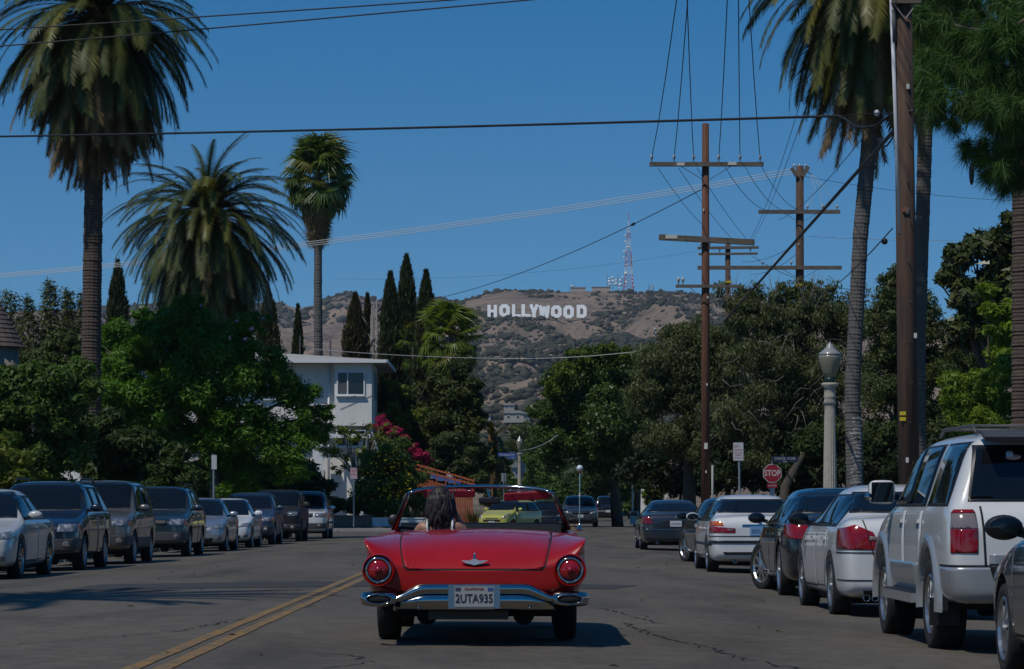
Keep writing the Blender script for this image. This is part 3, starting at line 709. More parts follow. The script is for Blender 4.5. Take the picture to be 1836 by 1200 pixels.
def car(name, label, cat, X, Y, rz, body_m, P, group=None, lv=2, rows=None, roof_m=None):
    L, W, H, zc, belt, hf, hc, cy, hy, ry, by, bz, dz, yf, yr, rw = [P[k] for k in ('L', 'W', 'H', 'zc', 'belt', 'hf', 'hc', 'cy', 'hy', 'ry', 'by', 'bz', 'dz', 'yf', 'yr', 'rw')]
    hw = W / 2; wt = P.get('wt', .70) * hw; suv = P.get('suv', False); tw = P.get('tw', .21)
    S = [(L / 2, sec(zc + .14, hf - .22, hf - .15, .78 * hw, .66 * hw)), (L / 2 - .07, sec(zc + .04, hf - .12, hf - .05, .90 * hw, .78 * hw)),
         (L / 2 - .28, sec(zc, hf - .04, hf + .01, .972 * hw, .85 * hw)), (yf, sec(zc, (hf + belt) / 2 - .0, (hf + hc) / 2 + .04, hw, .87 * hw)),
         (cy + .10, sec(zc, belt - .01, hc, hw, .89 * hw)), (cy - .05, sec(zc, belt, hc + .06, hw, .89 * hw)),
         (hy + .10, sec(zc, belt + .01, H - .09, hw, wt * 1.02)), (hy - .12, sec(zc, belt + .01, H - .02, hw, wt)), ((hy + ry) / 2, sec(zc, belt + .015, H, hw, wt)),
         (ry + .14, sec(zc, belt + .02, H - .03, hw, wt * .98))]
    if suv:
        S += [(ry - .02, sec(zc, belt + .02, H - .07, hw * .995, wt * .95)), (by + .05, sec(zc, belt + .015, bz + .06, hw * .985, .84 * hw)),
              (by - .03, sec(zc, bz - .06, bz, hw * .965, .85 * hw)), (-L / 2 + .05, sec(zc + .03, bz - .13, bz - .07, hw * .93, .84 * hw)), (-L / 2, sec(zc + .10, bz - .26, bz - .20, hw * .86, .78 * hw))]
    else:
        S += [(ry - .06, sec(zc, belt + .02, H - .10, hw, wt * .96)), (by + .06, sec(zc, belt + .015, bz + .045, hw * .995, .84 * hw)), (by - .10, sec(zc, belt + .01, bz + .005, hw * .99, .85 * hw)),
              (-L / 2 + .26, sec(zc, dz - .055, dz, hw * .965, .84 * hw)), (-L / 2 + .09, sec(zc + .03, dz - .09, dz - .02, hw * .915, .80 * hw)), (-L / 2 + .015, sec(zc + .10, dz - .22, dz - .12, hw * .86, .74 * hw)), (-L / 2, sec(zc + .16, dz - .32, dz - .22, hw * .80, .70 * hw))]
    me = catmull(loft(S), lv if Y < 84 else 1)
    cut = MB(); ra = rw + P.get('arch', .055)
    for s in (-1, 1):
        for ya in (yf, yr):
            cut.lathe([(ra, -.24), (ra, .24)], 28, (s * (hw - .06), ya, rw + .01), Matrix.Rotation(R(90), 3, 'Y'))
    skin = me.copy()
    me2 = boolean(me, cut.mesh('cut')); me2.materials.clear()
    rt = empty(name, (X, Y, crown_z(X, Y)), rz); tag(rt, label, cat, group)
    body = mesh_obj('body', me2, body_m, rt, True)
    try:
        bb = bmesh.new(); bb.from_mesh(me2)
        for e in bb.edges:
            if len(e.link_faces) == 2 and e.calc_face_angle(0) > .7: e.smooth = False
        bb.to_mesh(me2); bb.free()
    except Exception: pass
    def put(name_, me_, m_, parent=rt):
        if me_ is None: return None
        me_.materials.clear(); return mesh_obj(name_, me_, m_, parent)
    # side glass
    z0, z1 = belt + P.get('gz0', .045), H - P.get('gz1', .145)
    yA = lambda z: cy + (hy - cy) * (z - hc) / (H - hc) - P.get('apil', .10)
    yC = lambda z: by + (ry - by) * (z - bz) / (H - bz) + P.get('cpil', .16)
    for s in (-1, 1):
        kp = lambda c, n, s=s: (s * n.x > .25) & (c.z > belt - .1) & (-L / 2 + .1 < c.y) & (c.y < L / 2 - .5)
        e = .022
        cuts = [None] + list(P['pil']) + [None]; grp = []                 # a (y, w) pillar is painted, a plain y is black
        for i in range(len(cuts) - 1):
            f, bk = cuts[i], cuts[i + 1]; gf = f[1] if isinstance(f, tuple) else .03; gb = bk[1] if isinstance(bk, tuple) else .03
            fy = f[0] if isinstance(f, tuple) else f; by_ = bk[0] if isinstance(bk, tuple) else bk
            A0, A1 = (yA(z0), yA(z1)) if f is None else (fy - gf, fy - gf); B0, B1 = (yC(z0), yC(z1)) if bk is None else (by_ + gb, by_ + gb)
            if A0 - B0 < .05: continue
            q = [(A0, z0), (max(A1, B1 + .01), z1), (B1, z1), (B0, z0)]
            if not grp or isinstance(f, tuple): grp.append([q, q])
            grp[-1][1] = q
            put('side_window', clip(skin, q, 'x', kp, .006), M_GLASS)
        for qa, qb in grp:
            put('window_frame', clip(skin, [(qa[0][0] + e * 1.6, z0 - e), (qa[1][0] + e, z1 + e), (qb[2][0] - e, z1 + e), (qb[3][0] - e * 1.4, z0 - e)], 'x', kp, .003), P.get('frame_m', M_TRIM))
        # doors with their gaps
        if P.get('doors'):
            kd = lambda c, n, s=s: s * n.x > .2
            for (ya_, yb_, yc_, zd) in P['doors']:        # front, rear at belt, rear at sill
                zt_ = belt - .015
                q = [(ya_, zd), (ya_, zt_), (yb_, zt_), (yb_, (zt_ + zd) / 2 + .12), (yc_, zd)]; c_ = (sum(p[0] for p in q) / 5, sum(p[1] for p in q) / 5)
                qo = [(p[0] + (.013 if p[0] > c_[0] else -.013), p[1] + (.0 if p[1] > c_[1] else -.013)) for p in q]
                put('door_gap', clip(skin, qo, 'x', kd, .0015, 0), M_GAP)
                d = put('door', clip(skin, q, 'x', kd, .004, 0.006), body_m)
                if d is not None:
                    hx = .99 * hw + .012
                    MB().box((0, 0, 0), (.03, .17, .028)).build('handle', P.get('handle_m', body_m), d, loc=(s * hx, (yb_ + .16), belt - .10))
        # mirrors
        my, mz = cy - P.get('mir_y', .28), belt + P.get('mir_z', .10); ms = P.get('mir', (.12, .10, .075))
        if P.get('boxmir'):
            mm = MB(); n_ = 20
            for (yy, sc_) in ((-.07, .96), (-.05, 1.0), (.03, .97), (.075, .70)):
                for i in range(n_):
                    a = 2 * math.pi * i / n_; f_ = lambda q: math.copysign(abs(q) ** .45, q); mm.v.append((ms[0] * sc_ * f_(math.cos(a)), yy, ms[2] * sc_ * f_(math.sin(a))))
            for i in range(3):
                for j in range(n_): mm.f.append((i * n_ + j, i * n_ + (j + 1) % n_, (i + 1) * n_ + (j + 1) % n_, (i + 1) * n_ + j))
            mm.f += [tuple(range(n_)), tuple(range(3 * n_, 4 * n_))]
        else: mm = MB().ball((0, 0, 0), (ms[0], ms[1] * .6, ms[2]), 14, 10)
        mi = mm.build('side_mirror', P.get('mir_m', body_m), rt, True, loc=(s * (hw + ms[0] * .75), my, mz))
        if P.get('boxmir'): MB().box((0, 0, 0), (ms[0] * 1.66, .006, ms[2] * 1.66)).build('mirror_glass', M_GLASS, mi, loc=(0, -.0735, 0))
        else: MB().ball((0, 0, 0), (ms[0] * .86, .012, ms[2] * .82), 14, 8).build('mirror_glass', M_GLASS, mi, True, loc=(0, -ms[1] * .55 * (P.get('boxmir', 0) or 1), 0))
        MB().bar((s * (hw * .93), my + .02, mz - .05), (s * (hw + ms[0] * .5), my + .01, mz - .02), .05).build('mirror_arm', M_TRIM, rt)
    # screens
    def front(c, n): return (n.y > .12) & (c.z > hc - .05)
    def back(c, n): return (n.y < -.12) & (c.z > bz - .08)
    w0, w1 = .80 * hw, wt * .93
    for e, m_, nm, ep in ((.025, M_TRIM, 'windshield_frame', .003), (0, M_GLASS, 'windshield', .006)):
        put(nm, clip(skin, [(-w0 - e, hc + .045 - e), (w0 + e, hc + .045 - e), (w1 + e, H - .085 + e), (-w1 - e, H - .085 + e)], 'y', front, ep), m_)
    rb = P.get('rear_win', (.74 * hw, wt * .88, bz + .06, H - .12))
    for e, m_, nm, ep in ((.022, M_TRIM, 'rear_window_frame', .003), (0, M_GLASS, 'rear_window', .006)):
        put(nm, clip(skin, [(-rb[0] - e, rb[2] - e), (rb[0] + e, rb[2] - e), (rb[1] + e, rb[3] + e), (-rb[1] - e, rb[3] + e)], 'y', back, ep), m_)
    # lamps, grilles, trim given as outlines (x,z); mirrored when x>0 only
    for (nm, end, poly, m_, *o_) in P.get('face', []):
        mirror = 'm' in (o_[0] if o_ else '')
        ep = .007 + .004 * ('p' in (o_[0] if o_ else '')) + .006 * ('q' in (o_[0] if o_ else ''))
        for s in ((1, -1) if mirror else (1,)):
            pl = [(x * s, z) for x, z in poly]
            kf = (lambda c, n: (n.y > -.05) & (c.y > L / 2 - .48)) if end == 'f' else (lambda c, n: (n.y < .05) & (c.y < -L / 2 + .44))
            put(nm, clip(skin, pl, 'y', kf, ep, .014), m_)
    for (nm, poly, m_, ep) in P.get('side', []):
        for s in (-1, 1):
            put(nm, clip(skin, poly, 'x', lambda c, n, s=s: s * n.x > .2, ep, .012), m_)
    st = P.get('rim', 'five'); rmm = P.get('rim_m', M_ALLOY)
    for s in (-1, 1):
        add_wheel(rt, s * (hw - tw / 2 - .012), yf, rw, tw, st, rmm, P.get('steer', 0.0)); add_wheel(rt, s * (hw - tw / 2 - .012), yr, rw, tw, st, rmm)
    MB().box((0, 0, zc + .0), (W * .80, L * .80, .10)).build('underbody', M_WELL, rt)
    if P.get('exh'):
        for x in P['exh']: MB().lathe([(.035, -.12), (.038, .0), (.030, .0), (.028, -.1)], 14, (x, -L / 2 + .06, zc + .02), Matrix.Rotation(R(90), 3, 'X')).build('exhaust_pipe', M_CHROME, rt, True)
    if P.get('rails'):
        for s in (-1, 1):
            x = s * (wt - .08); MB().tube([(x, hy - .15, H - .04), (x, hy - .35, H + .015), (x, hy - .6, H + .03), (x, ry + .6, H + .03), (x, ry + .4, H + .01), (x, ry + .25, H - .05)], .018, 8).build('roof_rail', M_TRIM, rt, True)
    return rt, skin
def rear_y(sk, x, z):
    V = skin_data(sk)[0]; q = V[(abs(V[:, 0] - x) < .2) & (abs(V[:, 2] - z) < .12) & (V[:, 1] < 0)]; return float(q[:, 1].min())
SED = dict(L=4.6, W=1.78, H=1.42, zc=.20, belt=.90, hf=.70, hc=.93, cy=1.0, hy=.28, ry=-.95, by=-1.55, bz=1.0, dz=1.0, yf=1.42, yr=-1.36, rw=.31, pil=(-.12, -1.02), wt=.70)
SUV = dict(L=4.5, W=1.80, H=1.72, zc=.27, belt=1.07, hf=.93, hc=1.10, cy=.95, hy=.35, ry=-1.85, by=-2.1, bz=1.12, dz=1.1, yf=1.40, yr=-1.25, rw=.35, pil=(-.05, -1.0), suv=True, wt=.76, cpil=.10)
def D(b, **k): d = dict(b); d.update(k); return d
def ell(cx, cz, rx, rz_, n=12): return [(cx + rx * math.cos(2 * math.pi * i / n), cz + rz_ * math.sin(2 * math.pi * i / n)) for i in range(n)]
W_WHITE = paint('white_paint', (.66, .665, .65)); W_PEARL = paint('pearl_paint', (.52, .52, .49)); P_BLACK = paint('black_paint', (.007, .008, .010), rough=.2)
P_NAVY = paint('navy_paint', (.012, .018, .034), .3); P_SLATE = paint('slate_paint', (.032, .040, .050), .4); P_TEAL = paint('teal_paint', (.030, .052, .064), .4)
P_GREY = paint('grey_paint', (.17, .16, .145), .5); P_SILV = paint('silver_paint', (.38, .40, .42), .6); P_BLUE = paint('blue_paint', (.035, .065, .115), .3, .45, .25); P_MATT = paint('dull_black_paint', (.009, .009, .010), 0, .6, .1)
P_YEL = paint('yellow_paint_car', (.56, .52, .09)); P_GUN = paint('gunmetal_paint', (.06, .063, .07), .5); P_2TONE = paint('silver_lower_paint', (.34, .36, .37), .3)

# ---- right-hand row, seen from behind
def place_r(P, xl, yrear): return xl + P['W'] / 2, yrear + P['L'] / 2
# dark coupe, farthest of the row
P = D(SED, L=5.0, W=1.87, H=1.41, belt=.91, ry=-1.0, by=-1.75, bz=1.02, dz=1.03, hy=.2, cy=1.05, rw=.33, yf=1.6, yr=-1.3, pil=(-.25,), wt=.66,
      face=[('tail_light', 'r', [(.60, .72), (.93, .74), (.93, .92), (.70, .93)], M_TAILD, 'm'), ('trunk_trim', 'r', [(-.34, .66), (.34, .66), (.36, .82), (-.36, .82)], M_TRIM), ('chrome_strip', 'r', [(-.9, .575), (.9, .575), (.9, .595), (-.9, .595)], M_CHROME)], exh=(-.5, .5))
X, Y = place_r(P, 3.5, 77); rt, _ = car('parked_coupe', 'dark blue grey luxury coupe parked farthest up the right row, facing away', 'car', X, Y, 0, P_SLATE, P, 'cars parked along the right kerb')
plate(rt, (0, -2.515, .74), -1, '6YPA704'); MB().ball((0, -2.50, .91), (.045, .012, .045)).build('badge', M_CHROME, rt, True)
# dark small car
P = D(SED, L=4.3, W=1.76, H=1.40, pil=(-.12, -.95), steer=R(20), rim='five', by=-1.45, ry=-.85, rw=.32, handle_m=M_CHROME, face=[('tail_light', 'r', [(.58, .72), (.88, .72), (.88, .9), (.62, .9)], M_TAIL, 'm'), ('headlight', 'f', [(.50, .58), (.86, .62), (.88, .74), (.56, .70)], M_HEAD, 'm')])
X, Y = place_r(P, 3.72, 57.4); rt, _ = car('parked_car', 'dark hatchback half hidden behind the white sedan with blue plate, front wheel turned out', 'car', X, Y, R(2), P_NAVY, P, 'cars parked along the right kerb')
plate(rt, (0, -2.165, .7), -1, '')
# white sedan with blue plate
P = D(SED, L=4.47, W=1.74, H=1.415, belt=.90, dz=1.03, bz=1.03, rw=.315, rim='seven', yr=-1.33, yf=1.40, ry=-.95, by=-1.50, exh=(-.42,), doors=[(1.0, -.10, -.10, .30), (-.13, -1.05, -.80, .32)],
      side=[('side_strip', [(-2.0, .50), (2.0, .50), (2.0, .545), (-2.0, .545)], M_TRIM, .010)],
      face=[('bumper_strip', 'r', [(-.95, .535), (.95, .535), (.95, .585), (-.95, .585)], M_TRIM, 'q'), ('tail_light', 'r', [(.42, .72), (.90, .72), (.90, .84), (.42, .80)], M_TAIL, 'm'), ('turn_signal', 'r', [(.62, .842), (.90, .842), (.88, .92), (.66, .92)], M_AMBER, 'm'), ('reverse_lamp', 'r', [(.46, .755), (.56, .76), (.56, .795), (.46, .79)], M_CLEARL, 'mp'),
            ('trunk_handle', 'r', [(-.30, .83), (.30, .83), (.30, .865), (-.30, .865)], M_CHROME, 'p'), ('air_slot', 'r', [(-.60, .335), (.60, .335), (.64, .385), (-.64, .385)], M_TRIM), ('bumper_gap', 'r', [(-.95, .655), (.95, .655), (.95, .667), (-.95, .667)], M_GAP)])
X, Y = place_r(P, 3.45, 49.9); rt, _ = car('parked_sedan', 'white sedan with orange and red tail lights and a blue license plate', 'car', X, Y, R(.5), W_WHITE, P, 'cars parked along the right kerb')
plate(rt, (0, -2.245, .755), -1, '3GTL418', M_PLATEB, sc_=1.05)
MB().ball((0, -2.24, .935), (.035, .012, .035)).build('badge', mat('badge_blue', (.05, .1, .3), .3), rt, True); MB().bar((0, -.75, 1.40), (0, -.82, 1.46), .012).build('roof_antenna', M_TRIM, rt)
# black sedan with turned wheel
P = D(SED, L=4.75, W=1.80, H=1.44, belt=.92, rw=.345, rim='ten', rim_m=mat('bright_alloy', (.6, .6, .6), .25, .9), steer=R(22), ry=-.95, by=-1.62, bz=1.05, dz=1.05, yf=1.45, yr=-1.40, wt=.69, frame_m=M_CHROME, doors=[(1.0, -.10, -.10, .30), (-.13, -1.08, -.82, .32)],
      face=[('tail_light', 'r', [(.55, .76), (.93, .76), (.93, .96), (.60, .93)], M_TAIL, 'm'), ('trunk_gap', 'r', [(-.55, .60), (.55, .60), (.55, .612), (-.55, .612)], M_GAP)], exh=(-.5, .5))
X, Y = place_r(P, 3.46, 36.1); rt, _ = car('parked_sedan', 'glossy black sedan with many spoked alloy wheels, front wheel turned towards the road', 'car', X, Y, 0, P_BLACK, P, 'cars parked along the right kerb')
plate(rt, (0, -2.385, .8), -1, '7KLM226')
# white sedan with all red lamps
P = D(SED, L=4.53, W=1.82, H=1.425, belt=.93, rw=.325, rim='five', ry=-.95, by=-1.52, bz=1.06, dz=1.07, yf=1.42, yr=-1.34, exh=(-.62, -.53), doors=[(1.0, -.10, -.10, .30), (-.13, -1.05, -.80, .32)], mir_m=M_TRIM,
      face=[('tail_light', 'r', [(.46, .72), (.93, .72), (.93, .92), (.74, .975), (.56, .90)], M_TAIL, 'm'), ('reverse_lamp', 'r', [(.47, .82), (.60, .82), (.60, .86), (.47, .85)], M_CLEARL, 'mp'),
            ('trunk_gap', 'r', [(.52, .56), (.532, .56), (.66, 1.02), (.648, 1.02)], M_GAP, 'm'), ('bumper_gap', 'r', [(-.95, .40), (.95, .40), (.95, .409), (-.95, .409)], M_GAP), ('bumper_top_gap', 'r', [(-.95, .685), (.95, .685), (.95, .695), (-.95, .695)], M_GAP), ('diffuser', 'r', [(-.62, .20), (.62, .20), (.66, .30), (-.66, .30)], M_TRIM)])
X, Y = place_r(P, 3.36, 29.4); rt, _ = car('parked_sedan', 'white sedan with wide all red tail lights and twin exhausts', 'car', X, Y, R(.6), W_WHITE, P, 'cars parked along the right kerb')
plate(rt, (.0, -2.275, .80), -1, '5ZKR880')
# white off-roader
P = D(SUV, L=4.66, W=1.80, H=1.78, zc=.40, belt=1.14, hf=1.02, hc=1.17, cy=1.0, hy=.45, ry=-1.98, by=-2.20, bz=1.16, yf=1.42, yr=-1.26, rw=.375, tw=.265, arch=.075, rim='six', pil=(.02, (-.98, .075)), wt=.77, cpil=.20, gz1=.13, mir=(.115, .13, .105), mir_z=.15, mir_y=.20, boxmir=1, doors=[(.98, .05, .05, .50), (.01, -.90, -.72, .50)],
      rear_win=(.70, .62, 1.22, 1.62),
      side=[('lower_cladding', [(-.76, .46), (.90, .46), (.90, .70), (-.76, .70)], P_2TONE, .012)],
      face=[('tail_light', 'r', [(.665, .80), (.86, .80), (.86, .985), (.665, .985)], M_TAIL, 'm'), ('reverse_lamp', 'r', [(.665, .99), (.86, .99), (.85, 1.105), (.675, 1.105)], M_CLEARL, 'm'), ('lamp_cap', 'r', [(.675, 1.11), (.85, 1.11), (.83, 1.135), (.69, 1.135)], M_TAIL, 'm'),
            ('rear_bumper', 'r', [(-.96, .42), (.96, .42), (.96, .69), (-.96, .69)], P_2TONE, 'q'), ('tailgate_gap', 'r', [(.60, .70), (.615, .70), (.64, 1.16), (.625, 1.16)], M_GAP, 'm'), ('bumper_step', 'r', [(-.55, .60), (.55, .60), (.58, .70), (-.58, .70)], M_TRIM, 'pq'), ('tailgate_lower', 'r', [(-.58, .715), (.58, .715), (.58, .79), (-.58, .79)], P_2TONE, 'p'), ('bumper_top_gap', 'r', [(-.95, .695), (.95, .695), (.95, .71), (-.95, .71)], M_GAP)])
X, Y = place_r(P, 3.34, 21.9); rt, skin4 = car('parked_off_roader', 'big white off-roader with silver wheel flares and side step, nearest of the white cars', 'car', X, Y, R(.4), W_WHITE, P, 'cars parked along the right kerb')
for s in (-1, 1):
    for ya in (1.42, -1.26):                                       # wheel flares
        mb = MB(); n = 15
        for i in range(n):
            a = R(-8 + 196 * i / (n - 1)); r0, r1 = .445, .535 + .02 * math.sin(a)
            for r_, xo in ((r0, .80), (r0, .902), (r0 + .035, .918), (r1 - .02, .908), (r1 + .01, .86)): mb.v.append((s * xo, ya + r_ * math.cos(a), .40 + r_ * math.sin(a)))
        for i in range(n - 1):
            for j in range(4): mb.f.append((i * 5 + j, i * 5 + j + 1, (i + 1) * 5 + j + 1, (i + 1) * 5 + j))
        mb.build('wheel_flare', P_2TONE, rt, True)
    MB().box((s * .86, .08, .41), (.20, 1.75, .08)).build('side_step', P_2TONE, rt); MB().box((s * .91, .08, .455), (.09, 1.6, .012)).build('step_tread', M_TRIM, rt)
    MB().box((s * .82, -1.66, .33), (.24, .02, .22)).build('mud_flap', M_TRIM, rt)
MB().prism([(-2.22, 1.665), (-2.08, 1.72), (-1.90, 1.745), (-1.90, 1.76), (-2.08, 1.752), (-2.25, 1.70)], -.60, .60, 'x').build('rear_spoiler', M_CLAD, rt)
for s in (-1, 1):
    MB().tube([(s * .56, .2, 1.76), (s * .56, .05, 1.81), (s * .56, -1.45, 1.81), (s * .56, -1.6, 1.75)], .015, 8).build('roof_rail', M_CLAD, rt, True)
for y_ in (-.1, -1.3): MB().tube([(-.56, y_, 1.812), (.56, y_, 1.812)], .012, 8).build('roof_bar', M_CLAD, rt, True)
text_part('4Runner', .125, mat('badge_dark', (.03, .03, .03), .3, .6), rt, (-.27, rear_y(skin4, -.27, 1.02) - .006, 1.02), (R(90), 0, 0), 'badge_lettering', .006, squeeze=1.1, bold=.004)
for nm_, pl_, m_, e_ in (('window_sticker', ell(-.345, 1.545, .062, .022), mat('sticker_pink', (.72, .34, .30), .6), .009), ('window_sticker_top', ell(-.372, 1.568, .03, .026), mat('sticker_white', (.75, .7, .7), .6), .011)):
    k_ = clip(skin4, pl_, 'y', lambda c, n: (n.y < -.12) & (c.z > 1.2), e_, .003); k_.materials.clear(); mesh_obj(nm_, k_, m_, rt)
for s in (-1,):
    MB().ball((s * 1.11, 1.0 - .20 - .085, 1.25), (.035, .012, .035), 12, 8).build('blind_spot_mirror', M_CHROME, rt, True)
# dark car at the right edge of the picture
P = D(SED, L=4.5, W=1.76, H=1.42, rim='seven', rw=.32, belt=.92, hf=.76, face=[('headlight', 'f', [(.5, .6), (.86, .64), (.88, .76), (.56, .72)], M_HEAD, 'm')], mir_m=M_TRIM, mir=(.13, .12, .085), doors=[(1.0, -.10, -.10, .30)])
X, Y = place_r(P, 3.36, 15.9); rt, _ = car('parked_car', 'dark grey car at the bottom right edge, only its left fender, wheel and mirror showing', 'car', X, Y, 0, P_GUN, P, 'cars parked along the right kerb')

# ---- left-hand row, facing the camera
def place_l(P, xs_, yfront_axle): return xs_ - P['W'] / 2, yfront_axle + P['yf']
def face_sedan(hf): return [('headlight', 'f', [(.52, hf - .14), (.90, hf - .10), (.90, hf + .02), (.62, hf - .03)], M_HEAD, 'm'), ('grille', 'f', [(-.40, hf - .20), (.40, hf - .20), (.44, hf - .07), (-.44, hf - .07)], M_TRIM), ('lower_grille', 'f', [(-.55, .26), (.55, .26), (.60, .38), (-.60, .38)], M_TRIM), ('fog_lamp', 'f', [(.66, .32), (.80, .32), (.80, .40), (.68, .40)], M_CLEARL, 'm'), ('tail_light', 'r', [(.58, .74), (.9, .74), (.9, .9), (.62, .9)], M_TAIL, 'm')]
def face_suv(hf, amber=True):
    f = [('headlight', 'f', [(.50, hf - .20), (.80, hf - .20), (.84, hf - .06), (.52, hf - .06)], M_HEAD, 'm'), ('grille', 'f', [(-.42, hf - .20), (.42, hf - .20), (.44, hf - .07), (-.44, hf - .07)], M_TRIM), ('front_bumper', 'f', [(-.95, .40), (.95, .40), (.95, .60), (-.95, .60)], M_CLAD, 'q'), ('fog_lamp', 'f', ell(.66, .50, .06, .06), M_CLEARL, 'mpq'), ('tail_light', 'r', [(.66, .8), (.9, .8), (.9, 1.05), (.68, 1.05)], M_TAIL, 'm')]
    if amber: f.append(('turn_signal', 'f', [(.82, hf - .20), (.92, hf - .20), (.92, hf - .06), (.85, hf - .06)], M_AMBER, 'm'))
    return f
dm = [(1.0, -.10, -.10, .30), (-.13, -1.05, -.80, .32)]
PI = math.pi; GL = 'cars parked along the left kerb'
P = D(SED, L=4.85, W=1.85, H=1.50, belt=.95, rw=.345, rim='ten', rim_m=M_CHROME, doors=dm, face=face_sedan(.78), hf=.78, hc=.98)
X, Y = place_l(P, -7.95, 46.2); car('parked_sedan', 'cream white sedan cut off by the left edge, nearest of the left row', 'car', X, Y, PI, W_PEARL, P, GL)
P = D(SUV, H=1.69, W=1.80, rails=True, doors=dm, face=face_suv(.93), rim='six')
X, Y = place_l(P, -7.85, 52.4); rt, _ = car('parked_suv', 'black compact SUV with roof rails behind the cream white sedan', 'car', X, Y, PI, P_NAVY, P, GL)
P = D(SUV, L=4.3, H=1.76, W=1.81, hf=1.0, hc=1.12, cy=.98, hy=.62, ry=-1.85, by=-2.05, wt=.83, rw=.34, doors=[(1.0, -.15, -.15, .42)], face=face_suv(1.0), side=[('lower_cladding', [(-.86, .34), (1.0, .34), (1.0, .56), (-.86, .56)], M_CLAD, .01)], rim='seven')
X, Y = place_l(P, -7.7, 58.2); rt, skE = car('parked_suv', 'boxy grey SUV with upright windshield and round fog lamps', 'car', X, Y, PI, P_GREY, P, GL)
k_ = clip(skE, [(.50, 1.54), (.58, 1.54), (.58, 1.60), (.50, 1.60)], 'y', lambda c, n: (n.y > .1) & (c.z > 1.2), .010, .003)
if k_: k_.materials.clear(); mesh_obj('windshield_sticker', k_, mat('sticker_mint', (.45, .6, .55), .6), rt)
P = D(SUV, L=4.4, H=1.70, W=1.83, doors=dm, face=face_suv(.96) + [('chrome_strip', 'f', [(-.44, .885), (.44, .885), (.45, .905), (-.45, .905)], M_CHROME, 'pq')], hf=.96, rails=True)
X, Y = place_l(P, -7.55, 66.9); rt, _ = car('parked_suv', 'dark teal SUV with a chrome strip over its grille', 'car', X, Y, PI, P_TEAL, P, GL); plate(rt, (0, 2.22, .55), 1, '6DFW155')
P = D(SED, H=1.45, doors=dm, face=face_sedan(.74), hf=.74, rim='five')
X, Y = place_l(P, -7.5, 75.0); rt, _ = car('parked_sedan', 'silver sedan right behind the dark teal SUV', 'car', X, Y, PI, P_SILV, P, GL)
P = D(SED, H=1.46, L=4.4, doors=dm, face=face_sedan(.74), hf=.74, rim='five', mir=(.13, .12, .09))
X, Y = place_l(P, -7.45, 81.8); car('parked_sedan', 'white sedan tucked in behind the silver sedan', 'car', X, Y, PI, W_WHITE, P, GL)
P = D(SUV, H=1.66, doors=dm, face=face_suv(.94), rim='six')
X, Y = place_l(P, -7.35, 88.4); car('parked_suv', 'blue SUV half hidden behind the white sedan of the left row', 'car', X, Y, PI, P_BLUE, P, GL)
P = D(SUV, L=4.4, H=1.80, W=1.86, hf=1.10, hc=1.18, cy=.75, hy=.5, wt=.84, belt=1.16, zc=.34, rw=.38, face=face_suv(1.08, False), rim='steel', rim_m=M_TRIM, mir=(.12, .1, .11))
X, Y = place_l(P, -7.1, 96.2); car('parked_jeep', 'black boxy off-roader parked between the blue and the white SUV', 'car', X, Y, PI, P_MATT, P, GL)
P = D(SUV, L=4.85, H=1.80, W=1.88, hf=1.02, doors=dm, rails=True, rim='six', rw=.37, face=face_suv(1.02), side=[('side_strip', [(-1.0, .58), (1.0, .58), (1.0, .66), (-1.0, .66)], M_CLAD, .012)])
X, Y = place_l(P, -6.75, 104.6); car('parked_suv', 'white SUV with dark side strips at the far end of the left row', 'car', X, Y, PI, W_WHITE, P, GL)

# ---- traffic beyond the crossing
P = D(SED, L=3.65, W=1.60, H=1.54, belt=.98, hf=.86, hc=1.02, cy=.95, hy=.35, suv=True, ry=-1.5, by=-1.72, bz=1.06, yf=1.18, yr=-1.2, rw=.29, pil=(-.25,), wt=.74, rim='five', mir=(.11, .1, .08), doors=[(.85, -.2, -.2, .34)],
      face=[('headlight', 'f', [(.48, .66), (.66, .68), (.80, .92), (.70, .90)], M_HEAD, 'm'), ('grille', 'f', [(-.42, .52), (.42, .52), (.46, .62), (-.46, .62)], M_TRIM), ('chrome_bar', 'f', [(-.30, .655), (.30, .655), (.32, .69), (-.32, .69)], M_CHROME, 'p'), ('lower_grille', 'f', [(-.46, .30), (.46, .30), (.5, .44), (-.5, .44)], M_TRIM)])
rt, _ = car('yellow_hatchback', 'small yellow hatchback seen through the windshield of the red convertible', 'car', sx(914, 131), 131, PI - R(27), P_YEL, P); plate(rt, (0, 1.83, .47), 1, '7CBL')
P = D(SED, H=1.48, face=face_sedan(.76), hf=.76)
car('dark_sedan', 'dark sedan waiting just behind the yellow hatchback', 'car', sx(978, 149), 149, PI, P_NAVY, P)
P = D(SUV, L=5.0, W=1.98, H=1.76, hf=.95, hc=1.12, cy=1.35, hy=.55, yf=1.65, yr=-1.4, rw=.33, belt=1.08, zc=.22, face=[('headlight', 'f', [(.45, .70), (.95, .80), (.95, .90), (.60, .84)], M_HEAD, 'm'), ('grille', 'f', [(-.40, .70), (.40, .70), (.46, .82), (-.46, .82)], M_TRIM), ('chrome_strip', 'f', [(-.50, .83), (.50, .83), (.50, .86), (-.50, .86)], M_CHROME, 'p'), ('lower_grille', 'f', [(-.70, .28), (.70, .28), (.70, .46), (-.70, .46)], M_TRIM), ('bumper_strip', 'f', [(-.75, .25), (.75, .25), (.75, .275), (-.75, .275)], M_CHROME, 'p')])
rt, _ = car('grey_minivan', 'dark grey minivan facing us across the intersection, right of the convertible', 'minivan', sx(1041, 157), 157 + 2.5, PI, P_GUN, P); plate(rt, (0, 2.52, .60), 1, '6LPN')
